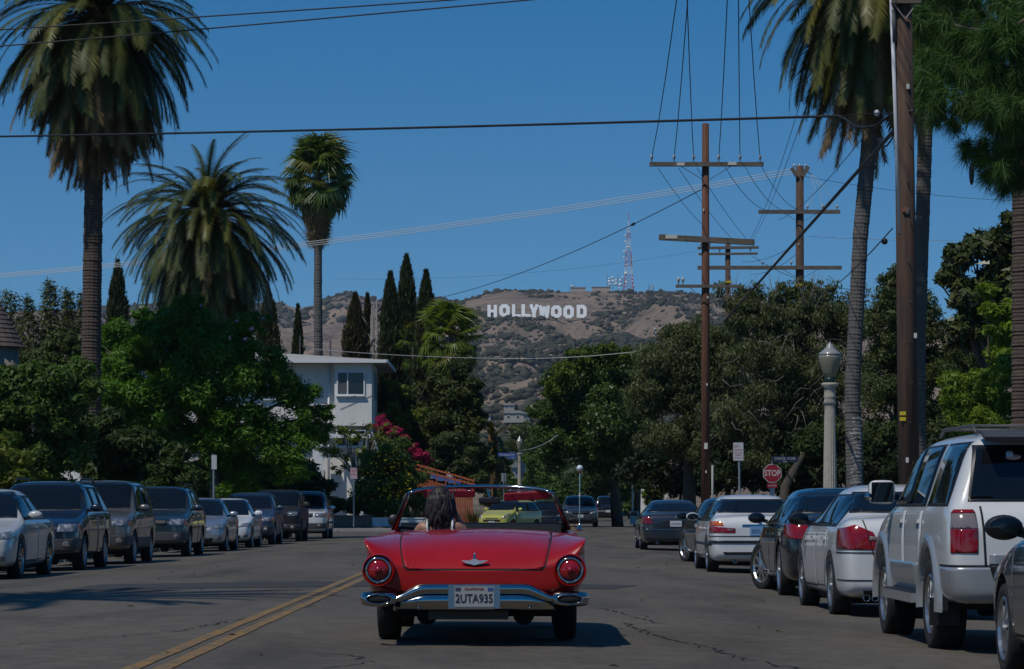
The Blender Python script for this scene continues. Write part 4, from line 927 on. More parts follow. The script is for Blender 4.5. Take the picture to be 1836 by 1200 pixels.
P = D(SUV, L=4.6, W=1.84, H=1.74, face=[('tail_light', 'r', [(.66, .80), (.92, .80), (.92, 1.06), (.70, 1.06)], M_TAIL, 'm'), ('bumper_strip', 'r', [(-.9, .62), (.9, .62), (.9, .74), (-.9, .74)], M_CLEARL, 'p')])
rt, _ = car('black_suv', 'black SUV seen from behind, farthest car up the street', 'car', sx(1090, 195), 197, 0, P_BLACK, P); plate(rt, (0, -2.33, .68), -1, '')
# ------------------------------------------------------------------ end of vehicles
# ------------------------------------------------------------------ the red convertible
P_RED = mat('red_paint', (.37, .005, .004), .36, 0.0, .6, col2=(.32, .004, .003), scale=2.5, spec=.3)
M_VINYL = mat('red_vinyl', (.28, .02, .035), .45); M_DASH = mat('dash_blue_black', (.008, .011, .017), .75, spec=.2); M_SEAT = mat('seat_vinyl', (.30, .03, .035), .5)
TB = empty('red_convertible', (-.275, 24.32, crown_z(-.275, 24.3)), R(-.4)); tag(TB, 'red vintage open convertible with chrome bumper and round tail lights, driving away', 'car')
def tsec(zs, ws, wd, zd, wf, zf, wi, zi, p7, p8, nt_=None): return [(0, zs), (.75 * ws, zs), (ws, zs + .04), (wd, zd), nt_ or ((wd + wf) / 2, (zd + zf) / 2), (wf, zf - .022), (wf - .016, zf), (wi, zi), p7, p8]
def deck(zc): return ((.38, zc - .012), (0, zc))
st = [(0.00, tsec(.42, .66, .74, .50, .72, .575, .60, .575, (.38, .57), (0, .57))),
      (0.05, tsec(.38, .72, .82, .53, .862, .815, .62, .655, (.38, .63), (0, .635), (.79, .70))),
      (0.16, tsec(.33, .78, .855, .55, .880, .845, .64, .735, (.40, .715), (0, .725), (.825, .72))),
      (0.36, tsec(.30, .81, .87, .56, .878, .850, .66, .79, (.40, .80), (0, .815), (.845, .73))),
      (0.70, tsec(.29, .82, .875, .58, .866, .852, .68, .835, (.40, .862), (0, .875))),
      (1.15, tsec(.28, .82, .875, .60, .855, .845, .69, .862, (.40, .885), (0, .896))),
      (1.58, tsec(.28, .82, .875, .60, .85, .850, .69, .872, (.40, .892), (0, .902))),
      (1.66, tsec(.28, .82, .875, .60, .85, .850, .69, .872, (.40, .885), (0, .893))),
      (1.69, tsec(.28, .82, .875, .60, .85, .850, .70, .862, (.66, .50), (0, .46))),
      (1.85, tsec(.27, .82, .875, .60, .85, .850, .70, .862, (.67, .42), (0, .40))),
      (2.60, tsec(.27, .82, .875, .60, .85, .850, .70, .862, (.67, .42), (0, .40))),
      (2.90, tsec(.27, .82, .875, .60, .85, .855, .72, .872, (.66, .50), (0, .46))),
      (2.94, tsec(.27, .82, .875, .60, .85, .858, .70, .885, (.40, .905), (0, .91))),
      (3.05, tsec(.27, .82, .875, .60, .85, .860, .66, .885, (.38, .905), (0, .925))),
      (3.55, tsec(.28, .82, .87, .60, .84, .860, .60, .850, (.34, .890), (0, .915))),
      (4.15, tsec(.30, .80, .855, .60, .82, .835, .58, .80, (.34, .835), (0, .85))),
      (4.45, tsec(.34, .76, .82, .58, .78, .76, .58, .72, (.34, .74), (0, .75))),
      (4.57, tsec(.42, .66, .72, .55, .68, .66, .5, .64, (.3, .64), (0, .64)))]
tsk = catmull(loft([(u - 2.3, p) for u, p in st]), 3)
cut = MB()
for s in (-1, 1):
    for ya, rr_ in ((-1.08, .375), (1.50, .385)): cut.lathe([(rr_, -.25), (rr_, .25)], 32, (s * .80, ya, .335), Matrix.Rotation(R(90), 3, 'Y'))
tb = boolean(tsk.copy(), cut.mesh('c')); tb.materials.clear()
for s in (-1, 1):                                            # tail lamp pods flow out of the fenders
    b = bmesh.new(); b.from_mesh(tb)
    pr = [(.06, .62), (.100, .40), (.122, .20), (.128, .08), (.127, -.02), (.120, -.035), (.108, -.02)]
    m2 = MB().lathe(pr, 28, (s * .742, -2.31, .592), Matrix.Rotation(R(-90), 3, 'X')).mesh('p'); b.from_mesh(m2); b.to_mesh(tb); b.free()
bodyT = mesh_obj('body', tb, P_RED, TB, True)
b = bmesh.new(); b.from_mesh(tb)
for e in b.edges:
    if len(e.link_faces) == 2 and e.calc_face_angle(0) > .8: e.smooth = False
b.to_mesh(tb); b.free()
def tput(nm, me, m, parent=TB):
    if me is None: return None
    me.materials.clear(); return mesh_obj(nm, me, m, parent)
rear = lambda c, n: (c.y < -.55) & ((n.z > .02) | (n.y < -.1)) & (c.z > .45)
# trunk lid standing proud of a dark gap
lid = [(-.515, .598), (.515, .598), (.545, .63), (.60, .86), (.60, .95), (-.60, .95), (-.60, .86), (-.545, .63)]
lido = [(x * 1.018, z - .010 if z < .7 else z) for x, z in lid]
lk = lambda c, n: (c.y < -.68) & ((n.z > .02) | (n.y < -.1)) & (c.z > .45)
tput('trunk_gap', clip(tsk, lido, 'y', lk, .0015, 0), M_GAP); tput('trunk_lid', clip(tsk, lid, 'y', lk, .005, .006), P_RED)
for s in (-1, 1):
    M_ = Matrix.Rotation(R(90), 3, 'X')
    rim_ = MB(); n = 32
    for i in range(n):
        a = 2 * math.pi * i / n
        for j in range(8):
            t_ = 2 * math.pi * j / 8; rr_ = .092 + .012 * math.cos(t_); rim_.v.append((s * .742 + rr_ * math.cos(a), -2.338 + .012 * math.sin(t_), .592 + rr_ * math.sin(a)))
    for i in range(n):
        for j in range(8): rim_.f.append((i * 8 + j, i * 8 + (j + 1) % 8, ((i + 1) % n) * 8 + (j + 1) % 8, ((i + 1) % n) * 8 + j))
    rim_.build('tail_light_ring', M_CHROME, TB, True)
    ln = MB().lathe([(.090, -.01), (.084, .004), (.068, .020), (.042, .030), (.012, .036), (.001, .037)], 28, (s * .742, -2.33, .592), M_).build('tail_light', mat('round_lens', (.30, .006, .010), .1, coat=.8), TB, True)
    MB().lathe([(.030, .030), (.028, .043), (.001, .048)], 16, (s * .742, -2.33, .592), M_).build('reflector', M_TAIL, ln, True)
    # bumper end with exhaust port
    be = MB()
    for (x, hx, zt_, zb_, yo) in ((.585, 0, .405, .335, -2.335), (.62, 0, .425, .315, -2.375), (.70, 0, .432, .308, -2.40), (.80, 0, .430, .308, -2.39), (.865, 0, .42, .315, -2.33), (.89, 0, .405, .325, -2.20)):
        ym = -2.12; zc_ = (zt_ + zb_) / 2; h_ = (zt_ - zb_) / 2
        for a in range(10):
            t_ = 2 * math.pi * a / 10; be.v.append((s * x, (yo + .07) - .07 * math.cos(t_) if math.cos(t_) > 0 else yo + .07 + .05 * -math.cos(t_), zc_ + h_ * math.sin(t_)))
    for i in range(5):
        for j in range(10): be.f.append((i * 10 + j, i * 10 + (j + 1) % 10, (i + 1) * 10 + (j + 1) % 10, (i + 1) * 10 + j))
    be.f += [tuple(range(10)), tuple(range(50, 60))]
    o = be.build('bumper_end', M_CHROME, TB, True)
    pe = MB().lathe([(1.0, -.02), (1.0, .022), (.85, .026), (.84, 0)], 24, (0, 0, 0), M_); pe.v = [(x * .112 + s * .735, y - 2.385, z * .040 + .368) for x, y, z in pe.v]
    pe.build('exhaust_ring', M_CHROME, o, True)
    ex = MB().ball((s * .735, -2.392, .368), (.098, .018, .031), 18, 8); ex.build('exhaust_port', M_WELL, o, True)
def bband(prof_fn, xs_, name, m):
    mb = MB(); k = None
    for x in xs_:
        pts_ = prof_fn(x); k = len(pts_)
        for (y, z) in pts_: mb.v.append((x, y, z))
    n = len(xs_)
    for i in range(n - 1):
        for j in range(k): mb.f.append((i * k + j, i * k + (j + 1) % k, (i + 1) * k + (j + 1) % k, (i + 1) * k + j))
    mb.f += [tuple(range(k)), tuple(range((n - 1) * k, n * k))]
    return mb.build(name, m, TB, True)
ztop = lambda x: float(np.interp(abs(x), [0, .40, .44, .58, .63], [.492, .490, .482, .412, .395]))
zmid = lambda x: float(np.interp(abs(x), [0, .36, .42, .57, .63], [.405, .405, .398, .345, .335]))
XS = list(np.linspace(-.63, .63, 43))
bband(lambda x: [(-2.28, ztop(x)), (-2.325, ztop(x) - .004), (-2.345, ztop(x) - .02), (-2.352, (ztop(x) + zmid(x)) / 2), (-2.342, zmid(x) + .012), (-2.325, zmid(x)), (-2.26, zmid(x))], XS, 'rear_bumper', M_CHROME)
bband(lambda x: [(-2.26, zmid(x) - .006), (-2.335, zmid(x) - .008), (-2.325, .335), (-2.300, .295), (-2.27, .275), (-2.24, .275)], XS, 'bumper_valance', M_CHROME)
for x in (-.43, .43): MB().lathe([(.014, 0), (.012, .008), (.001, .012)], 10, (x, -2.312, .297), Matrix.Rotation(R(90), 3, 'X')).build('bumper_bolt', M_CHROME, TB, True)
# license plate in its chrome holder
hold = MB().box((0, -2.345, .388), (.40, .05, .185)).build('plate_holder', mat('holder_chrome', (.33, .38, .43), .25, 1.0), TB)
pl = MB().box((0, -2.377, .388), (.305, .012, .155)).build('license_plate', mat('plate_pale', (.33, .33, .32), .5), TB)
text_part('2UTA935', .094, M_INK, pl, (0, -2.386, .372), (R(90), 0, 0), 'plate_number', .001, squeeze=.78, bold=.001)
text_part('CALIFORNIA', .027, mat('plate_red_ink', (.30, .03, .04), .5), pl, (0, -2.386, .448), (R(90), 0, 0), 'plate_state', .001, squeeze=1.0)
for x, m_ in ((-.125, mat('sticker_dark', (.05, .05, .09), .5)), (.125, mat('sticker_blue', (.03, .09, .26), .5))): MB().box((x, -2.385, .446), (.042, .002, .026)).build('registration_sticker', m_, pl)
MB().box((0, -2.40, .30), (.31, .02, .016)).build('plate_frame', M_CHROME, TB)
# bird emblem and lock
em = MB(); em.prism([(-.105, .655), (-.06, .632), (-.02, .622), (0, .616), (.02, .622), (.06, .632), (.105, .655), (.04, .652), (.012, .664), (-.012, .664), (-.04, .652)], -2.325, -2.30)
em.build('emblem', mat('emblem_metal', (.62, .64, .66), .3, .5), TB, loc=(0, .045, .012)); MB().lathe([(.014, -.01), (.014, .012), (.008, .03), (.010, .045), (.001, .052)], 12, (0, -2.235, .675)).build('trunk_lock', M_CHROME, TB, True)
# windscreen
def ws(s_, v):
    x = s_ * (.755 - .125 * v); y = (.64 + .26 * (1 - s_ * s_)) * (1 - v) + (.42 + .18 * (1 - s_ * s_)) * v
    zt_ = 1.262 - .035 * s_ * s_ - .03 * abs(s_) ** 9; return (x, y, .885 + (zt_ - .885) * v)
gm = MB(); n1, n2 = 24, 6
for j in range(n2 + 1):
    for i in range(n1 + 1): gm.v.append(ws(-1 + 2 * i / n1, j / n2))
for j in range(n2):
    for i in range(n1): gm.f.append((j * (n1 + 1) + i, j * (n1 + 1) + i + 1, (j + 1) * (n1 + 1) + i + 1, (j + 1) * (n1 + 1) + i))
gm.build('windshield', clear_glass('windshield_glass', (.88, .92, .91)), TB, True)
MB().tube([ws(-1 + 2 * i / 24, 1.0) for i in range(25)], .017, 8).build('windshield_header', M_CHROME, TB, True)
for s in (-1, 1):
    MB().tube([ws(s, 0), ws(s, .5), ws(s, 1.0)], [.020, .018, .017], 8).build('windshield_pillar', M_CHROME, TB, True)
    a, b_ = Vector(ws(s, 0)), Vector(ws(s, 1.0)); o_ = Vector((s * .018, -.10, 0))
    MB().tube([a + o_, b_ + o_ * .55], .014, 6).build('vent_window_frame', M_TRIM, TB, True)
    MB().add([a + o_ * .2, a + o_, b_ + o_ * .55, b_ + o_ * .1], [(0, 1, 2, 3)]).build('vent_window', clear_glass('vent_glass', (.7, .78, .8)), TB)
MB().tube([ws(-1 + 2 * i / 24, 0.02) for i in range(25)], .02, 8).build('windshield_base', M_TRIM, TB, True)
for (x0, x1, z0, z1, tilt) in ((-.50, -.05, 1.165, 1.232, .0), (.20, .60, 1.14, 1.215, -.055)):
    M_ = Matrix.Rotation(tilt, 3, 'Y'); bm2 = MB().box((0, 0, 0), (x1 - x0, .02, z1 - z0), M_ @ Matrix.Rotation(R(18), 3, 'X'))
    o = bm2.build('sun_visor', M_VINYL, TB, loc=((x0 + x1) / 2, .50, (z0 + z1) / 2)); md = o.modifiers.new('b', 'BEVEL'); md.width = .012; md.segments = 2
    MB().tube([(x0 + .03, .50, 1.225), (x1 - .03, .50, 1.225)], .008, 6).build('visor_rod', M_CHROME, o)
    o.children[0].location = -o.location
for x in (-.22, -.1, .08, .26, .42): MB().ball((x, .46, 1.222), .010, 8, 6).build('header_stud', M_CHROME, TB, True)
rm_ = MB().box((.075, .50, 1.138), (.185, .03, .058)).build('rear_view_mirror', M_TRIM, TB); md = rm_.modifiers.new('b', 'BEVEL'); md.width = .014; md.segments = 3
MB().tube([(.075, .53, 1.16), (.06, .58, 1.235)], .008, 6).build('mirror_stalk', M_CHROME, TB)
dm_ = MB().ball((0, 0, 0), (.055, .028, .055), 18, 10).build('door_mirror', M_TRIM, TB, True, loc=(-.745 - .02, .62, .965)); MB().tube([(.02, .0, -.03), (.045, .02, -.095)], .010, 6).build('mirror_stalk', M_CHROME, dm_)
an = MB().tube([(.865, .85, .86), (.868, .85, 1.41)], .0042, 6).build('antenna', M_CHROME, TB); MB().ball((.868, .85, 1.425), (.028, .028, .028), 14, 10).build('antenna_ball', mat('ball_white', (.62, .70, .74), .4), an, True); MB().lathe([(.024, 1.395), (.016, 1.385), (.005, 1.38)], 12, (.868, .85, 0)).build('antenna_ball_hat', mat('hat_orange', (.5, .16, .03), .5), an)
MB().lathe([(.03, .85), (.025, .875), (.01, .90), (.004, .93)], 12, (.865, .85, .02)).build('antenna_base', M_CHROME, an, True); MB().box((.866, .848, 1.19), (.014, .008, .028)).build('antenna_tag', M_PLATE, an)
# cabin
MB().prism([(.45, .55), (.78, .60), (.78, .93), (.70, .945), (.55, .93), (.46, .82)], -.70, .70, 'x').build('dashboard', M_DASH, TB)
MB().prism([(-.66, .42), (.05, .42), (.08, .50), (-.40, .52), (-.52, .86), (-.60, .87)], -.62, .62, 'x').build('bench_seat', M_SEAT, TB)
sw_ = MB(); n = 28
for i in range(n):
    a = 2 * math.pi * i / n
    for j in range(6):
        t_ = 2 * math.pi * j / 6; rr_ = .19 + .013 * math.cos(t_); sw_.v.append((rr_ * math.cos(a), .013 * math.sin(t_), rr_ * math.sin(a)))
for i in range(n):
    for j in range(6): sw_.f.append((i * 6 + j, i * 6 + (j + 1) % 6, ((i + 1) % n) * 6 + (j + 1) % 6, ((i + 1) % n) * 6 + j))
for a in (0, math.pi): sw_.bar((0, 0, 0), (.19 * math.cos(a), 0, .19 * math.sin(a)), .02)
swo = sw_.build('steering_wheel', M_TRIM, TB, True, loc=(-.34, .28, .79)); swo.rotation_euler = (R(-25), 0, 0); MB().tube([(0, 0, 0), (0, .3, -.14)], .02, 8).build('steering_column', M_TRIM, swo)
# wheels, underside, exhausts
for s in (-1, 1):
    for ya, st_ in ((-1.08, 0), (1.50, 0)): add_wheel(TB, s * .715, ya, .335, .185, 'chrome', M_CHROME)
MB().box((0, 0, .27), (1.30, 3.9, .10)).build('underbody', M_WELL, TB)
MB().tube([(-.62, -1.08, .30), (.62, -1.08, .30)], .05, 10).build('rear_axle', M_WELL, TB, True); MB().ball((0, -1.08, .30), (.15, .16, .14), 14, 10).build('differential', M_WELL, TB, True)
MB().box((-.05, -1.95, .255), (.62, .5, .10)).build('fuel_tank', mat('tank_grey', (.07, .065, .05), .7), TB)
for s in (-1, 1): MB().tube([(s * .45, -.6, .26), (s * .50, -1.5, .25), (s * .6, -2.2, .33)], .028, 8).build('tail_pipe', M_WELL, TB, True); MB().lathe([(.075, -.28), (.085, -.2), (.085, .2), (.075, .28)], 14, (s * .38, -1.72, .235), Matrix.Rotation(R(90), 3, 'X')).build('muffler', M_WELL, TB, True)
for s in (-1, 1):
    tput('side_trim', clip(tsk, [(-2.2, .60), (1.8, .60), (1.8, .615), (-2.2, .615)], 'x', lambda c, n, s=s: s * n.x > .3, .008), M_CHROME)
    tput('door_gap', clip(tsk, [(.62, .32), (.635, .32), (.635, .84), (.62, .84)], 'x', lambda c, n, s=s: s * n.x > .3, .002, 0), M_GAP); tput('door_gap', clip(tsk, [(-.66, .32), (-.645, .32), (-.645, .84), (-.66, .84)], 'x', lambda c, n, s=s: s * n.x > .3, .002, 0), M_GAP)
    MB().box((s * .885, -.5, .78), (.03, .14, .03)).build('door_handle', M_CHROME, TB)
    tput('headlight', clip(tsk, ell(s * .58, .60, .11, .10), 'y', lambda c, n: (c.y > 1.5) & (n.y > .1), .01), M_HEAD)
tput('grille', clip(tsk, [(-.5, .42), (.5, .42), (.55, .56), (-.55, .56)], 'y', lambda c, n: (c.y > 1.5) & (n.y > .1), .008), M_CHROME)

# ------------------------------------------------------------------ the driver
M_SKIN = mat('skin', (.36, .19, .125), .5, col2=(.31, .16, .10), scale=9); M_HAIR = mat('dark_hair', (.010, .007, .006), .6, col2=(.018, .012, .010), scale=30); M_TOP = mat('white_cotton', (.62, .62, .60), .8)
def skinned(verts, edges, rad, lv=2, root=0):
    me = bpy.data.meshes.new('s'); me.from_pydata(verts, edges, []); o = bpy.data.objects.new('s', me); COL.objects.link(o)
    md = o.modifiers.new('sk', 'SKIN'); md.use_smooth_shade = True; md.branch_smoothing = .6
    for i, r_ in enumerate(rad):
        d = me.skin_vertices[0].data[i]; d.radius = r_ if hasattr(r_, '__len__') else (r_, r_); d.use_root = (i == root)
    m2 = o.modifiers.new('ss', 'SUBSURF'); m2.levels = lv; m2.render_levels = lv
    bpy.context.view_layer.update(); r_ = bpy.data.meshes.new_from_object(o.evaluated_get(bpy.context.evaluated_depsgraph_get())); bpy.data.objects.remove(o)
    return r_
wl = Vector(TB.location) + Matrix.Rotation(R(-.4), 3, 'Z') @ Vector((-.335, -.12, .035))
WO = empty('person', wl, R(-.4)); tag(WO, 'woman with long dark hair and white straps driving the red convertible', 'person')
V_ = [(0, -.02, .52), (0, -.05, .66), (0, -.06, .79), (0, -.05, .885), (0, -.04, .955), (0, -.025, 1.02), (0, -.01, 1.10), (0, -.01, 1.17), (0, .085, 1.055), (0, .10, 1.10),
      (-.155, -.05, .885), (-.235, .06, .70), (-.15, .31, .83), (-.145, .355, .855),
      (.150, -.05, .885), (.245, .02, .745), (.150, .055, .945), (.135, .06, 1.0),
      (-.09, .02, .50), (-.11, .42, .56), (-.10, .80, .36), (-.10, .92, .33), (.09, .02, .50), (.12, .42, .56), (.11, .80, .36), (.11, .92, .33)]
E_ = [(0, 1), (1, 2), (2, 3), (3, 4), (4, 5), (5, 6), (6, 7), (6, 9), (5, 8), (3, 10), (10, 11), (11, 12), (12, 13), (3, 14), (14, 15), (15, 16), (16, 17), (0, 18), (18, 19), (19, 20), (20, 21), (0, 22), (22, 23), (23, 24), (24, 25)]
Rr = [(.15, .11), (.13, .10), (.15, .105), (.115, .075), .052, .062, .088, .068, .03, .022, .062, .042, .032, .034, .062, .042, .031, .034, .09, .068, .042, .045, .09, .068, .042, .045]
def finger(base, d, L_, curl, axis, r=.0085):
    pts_ = [Vector(base)]; dd = Vector(d).normalized()
    for k in range(3):
        pts_.append(pts_[-1] + dd * L_ * (.42, .33, .25)[k]); dd = Matrix.Rotation(curl, 3, axis) @ dd
    return pts_
def add_hand(base, fwd, side, curl):
    i0 = 13 if base == 'l' else 17; bp = Vector(V_[i0]); ax = Vector(side)
    for k in range(5):
        q = bp + ax * (-.030 + .015 * k) if k < 4 else bp - ax * .034 - Vector(fwd) * .03
        f = finger(q + Vector(fwd) * .02, fwd if k < 4 else Vector(fwd) * .6 - ax * .8, (.065, .075, .07, .055, .05)[k], curl, ax)
        st_ = len(V_); V_.extend(tuple(p) for p in f); E_.append((i0, st_)); E_.extend((st_ + j, st_ + j + 1) for j in range(3)); Rr.extend([.010, .009, .008, .007])
add_hand('l', (0, .5, .3), (1, 0, 0), R(-38)); add_hand('r', (-.35, .1, .85), (.2, .9, 0), R(-28))
wm = skinned(V_, E_, Rr); wm.materials.clear(); mesh_obj('body', wm, M_SKIN, WO, True)
# white top: the torso skin lifted a little
def lift_copy(me, test, eps):
    b = bmesh.new(); b.from_mesh(me); b.normal_update()
    bmesh.ops.delete(b, geom=[f for f in b.faces if not test(f.calc_center_median())], context='FACES')
    for v in b.verts: v.co += v.normal * eps
    r_ = bpy.data.meshes.new('cloth'); b.to_mesh(r_); b.free(); r_.materials.clear(); return r_
mesh_obj('tank_top', lift_copy(wm, lambda c: .53 < c.z < .855 and abs(c.x) < .15 and c.y < .12, .006), M_TOP, WO, True)
mesh_obj('trousers', lift_copy(wm, lambda c: c.z < .62 and (c.y > -.2) and c.z < .535 + .1 * (c.y > .05) and abs(c.x) < .2, .006), mat('denim', (.05, .07, .12), .8), WO, True)
for s in (-1, 1): MB().tube([(s * .10, -.155, .82), (s * .108, -.135, .90), (s * .105, -.07, .955), (s * .10, .01, .93), (s * .09, .05, .84)], .011, 6).build('strap', M_TOP, WO, True)
hm = MB(); hm.ball((0, -.025, 1.115), (.096, .108, .115), 20, 14); rh = random.Random(4)
for k in range(64):
    a = R(rh.uniform(-15, 195)) + math.pi; rr_ = rh.uniform(.5, 1.0); x0, y0 = .088 * math.cos(a), -.025 + .10 * math.sin(a)
    z_end = rh.uniform(.84, .95); w1 = rh.uniform(-.03, .03); pts_ = []
    for j in range(7):
        t_ = j / 6; wv = .012 * math.sin(t_ * 9 + k)
        pts_.append((x0 * (1 - .15 * t_) * (.85 + .25 * math.sin(t_ * 2.6)) + w1 * t_ + wv, y0 * (1.0 - .1 * t_) - .045 * t_ * (1 if y0 < 0 else .2) + wv * .5, 1.15 - (1.15 - z_end) * t_))
    hm.tube(pts_, [.016, .022, .021, .019, .016, .011, .003], 6)
for k in range(26):                                           # loose strands
    a = R(rh.uniform(-10, 190)) + math.pi; x0, y0 = .105 * math.cos(a), -.025 + .11 * math.sin(a)
    hm.tube([(x0, y0, 1.12 + rh.uniform(-.08, .08)), (x0 * 1.15 + rh.uniform(-.02, .02), y0 * 1.1, 1.02), (x0 * 1.2 + rh.uniform(-.04, .04), y0 * 1.1 - .03, .93 + rh.uniform(-.04, .04))], [.005, .005, .002], 5)
hm.build('hair', M_HAIR, WO, True, fix=False)
for s in (-1, 1): MB().ball((s * .032, .088, 1.105), (.013, .008, .009), 10, 6).build('eye', mat('eye_dark', (.02, .015, .01), .2), WO, True); MB().ball((s * .088, .0, 1.09), (.012, .02, .03), 10, 8).build('ear', M_SKIN, WO, True)
MB().ball((0, .096, 1.045), (.024, .008, .008), 10, 6).build('mouth', mat('lips', (.30, .07, .06), .4), WO, True)
# ------------------------------------------------------------------ white house on the far left corner
HYF = 152.0
M_WALL = mat('white_house_wall', (.80, .775, .72), .85, col2=(.68, .66, .61), scale=.8, detail=7, stretch=(1, 1, .35), bump=.25, bscale=18); M_ROOFG = mat('pale_roof', (.36, .35, .325), .85, col2=(.42, .41, .385), scale=3, bump=.2, bscale=25)
M_WTRIM = mat('white_trim', (.72, .73, .73), .6); M_PANE = mat('house_pane', (.018, .022, .026), .06, spec=.6); M_CURT = mat('curtain_pane', (.10, .105, .11), .3)
house = empty('white_house', (sx(660, HYF), HYF, crown_z(-8, HYF))); tag(house, 'white two storey house with pale hipped roof behind the left hedge', 'house')
hx = lambda px, Y=HYF: sx(px, Y) - sx(660, HYF)
hz = lambda py, Y=HYF: sz(py, Y) - crown_z(-8, HYF)
x0, x1 = hx(20), hx(658); ztop_ = hz(648); zfl = hz(764)
MB().box(((x0 + x1) / 2, 4.5, (ztop_ + zfl) / 2), (x1 - x0, 9, ztop_ - zfl)).build('upper_wall', M_WALL, house)
MB().box(((x0 + hx(646)) / 2, 4.9, zfl / 2 - .2), (hx(646) - x0, 8.2, zfl + .4 - .01)).build('lower_wall', M_WALL, house)
MB().box((hx(634), -.25, (hz(652) + zfl) / 2), (hx(658) - hx(592) + .02, .5, hz(652) - zfl)).build('bay', M_WALL, house)     # projecting bay
MB().box((x1 + .18, 2.2, (ztop_ + zfl) / 2), (.34, 3.6, ztop_ - zfl - .02)).build('side_wall', M_WALL, house)
# hipped roof with broad eaves
ev, zr, ze = .75, hz(624), hz(647)
xa, xb = x0 - ev, hx(694); ya, yb = -.95, 10.2
rf = MB(); rf.add([(xa, ya, ze), (xb, ya, ze), (xb, yb, ze), (xa, yb, ze), (xa + 4, 4.6, zr), (hx(470), 4.6, zr), (xa, ya, ze - .16), (xb, ya, ze - .16), (xb, yb, ze - .16), (xa, yb, ze - .16)],
                  [(0, 1, 5, 4), (1, 2, 5), (2, 3, 4, 5), (3, 0, 4), (0, 6, 7, 1), (1, 7, 8, 2), (2, 8, 9, 3), (3, 9, 6, 0), (6, 9, 8, 7)])
roof = rf.build('roof', M_ROOFG, house)
MB().box(((xa + xb) / 2, ya - .04, ze - .07), (xb - xa, .07, .17)).build('fascia', M_WTRIM, roof)
MB().box((xb + .04, (ya + yb) / 2, ze - .07), (.07, yb - ya, .17)).build('fascia', M_WTRIM, roof)
MB().tube([(hx(588), 2, ze + .25), (hx(588), 2, ze + 1.2)], .05, 8).build('vent_pipe', M_STEEL, roof); MB().tube([(hx(528), 4, zr - .6), (hx(528), 4, zr + .9)], .03, 6).build('vent_pipe', M_STEEL, roof)
MB().tube([(hx(589.5), -.12, ze - .15), (hx(589.5), -.10, .2)], .055, 8).build('downpipe', M_WTRIM, house, True)
def window(par, xa_, xb_, za_, zb_, y, split=.38, panes=2):
    f = MB(); t = .07
    for a, b in (((xa_, za_), (xb_, za_)), ((xa_, zb_), (xb_, zb_))): f.box(((a[0] + b[0]) / 2, y - .03, a[1]), (xb_ - xa_ + t, .10, t))
    for x in (xa_, xb_): f.box((x, y - .032, (za_ + zb_) / 2), (t, .09, zb_ - za_ - t))
    xm = xa_ + (xb_ - xa_) * split
    if panes > 1: f.box((xm, y - .034, (za_ + zb_) / 2), (t, .08, zb_ - za_ - t))
    w = f.build('window', M_WTRIM, par)
    e = [xa_, xm, xb_] if panes > 1 else [xa_, xb_]
    for i in range(len(e) - 1):
        MB().box(((e[i] + e[i + 1]) / 2, y - .012, (za_ + zb_) / 2), (e[i + 1] - e[i] - t, .02, zb_ - za_ - t)).build('pane', M_CURT if i == 0 and panes > 1 else M_PANE, w)
    MB().box(((xa_ + xb_) / 2, y - .09, za_ - .06), (xb_ - xa_ + .16, .14, .05)).build('sill', M_WTRIM, w)
window(house, hx(606), hx(654), hz(709), hz(668), -.5)
window(house, hx(604), hx(655), hz(800), hz(772), -.02, .34)
window(house, hx(560), hx(578), hz(880), hz(842), .8, .5, 1); window(house, hx(470), hx(500), hz(715), hz(676), -.005); window(house, hx(330), hx(370), hz(715), hz(676), -.005); window(house, hx(180), hx(225), hz(715), hz(676), -.005)
for yy in (1.0, 2.6):
    MB().box((x1 + .36, yy, hz(690)), (.03, .9, 1.5)).build('shutter', mat('shutter_grey', (.20, .23, .26), .6), house)
MB().box((hx(628), -.35, zfl - .55), (hx(664) - hx(590), .75, .22)).build('balcony_band', M_WTRIM, house)
for px in (567, 648, 576): MB().box((hx(px), -.3, zfl / 2 - .4), (.32 if px == 567 else .22, .3, zfl - .3)).build('porch_post', M_WTRIM, house)
for k in range(7): MB().bar((hx(664), -.2 + .28 * k, zfl - .1), (hx(686), -.2 + .28 * k, zfl - 2.6), .06).build('stair_baluster', mat('blue_grey_trim', (.30, .36, .42), .6), house)
MB().bar((hx(662), -.3, zfl + .2), (hx(690), -.3, zfl - 2.6), .10).build('stair_rail', mat('blue_grey_trim', (.30, .36, .42), .6), house)
# turret at the left edge
TYR = 112.0; tr = empty('turret_house', (sx(-12, TYR), TYR, .2)); tag(tr, 'brown house turret with conical shingle roof at the left edge', 'house')
MB().lathe([(1.0, 0), (1.0, sz(632, TYR))], 20).build('wall', mat('tan_turret', (.26, .22, .18), .85), tr, True)
prf = [(1.18, sz(632, TYR) - .05)]
rf_ = MB(); n_r = 12
for k in range(n_r):
    t0, t1 = k / n_r, (k + 1) / n_r; za_, zb_ = sz(632, TYR) + 2.2 * t0, sz(632, TYR) + 2.2 * t1
    rf_.lathe([(1.2 * (1 - t0) + .06, za_), (1.2 * (1 - t1) + .02, zb_)], 20)
rf_.build('roof', mat('brown_shingle', (.085, .065, .055), .9, col2=(.12, .095, .08), scale=5), tr)
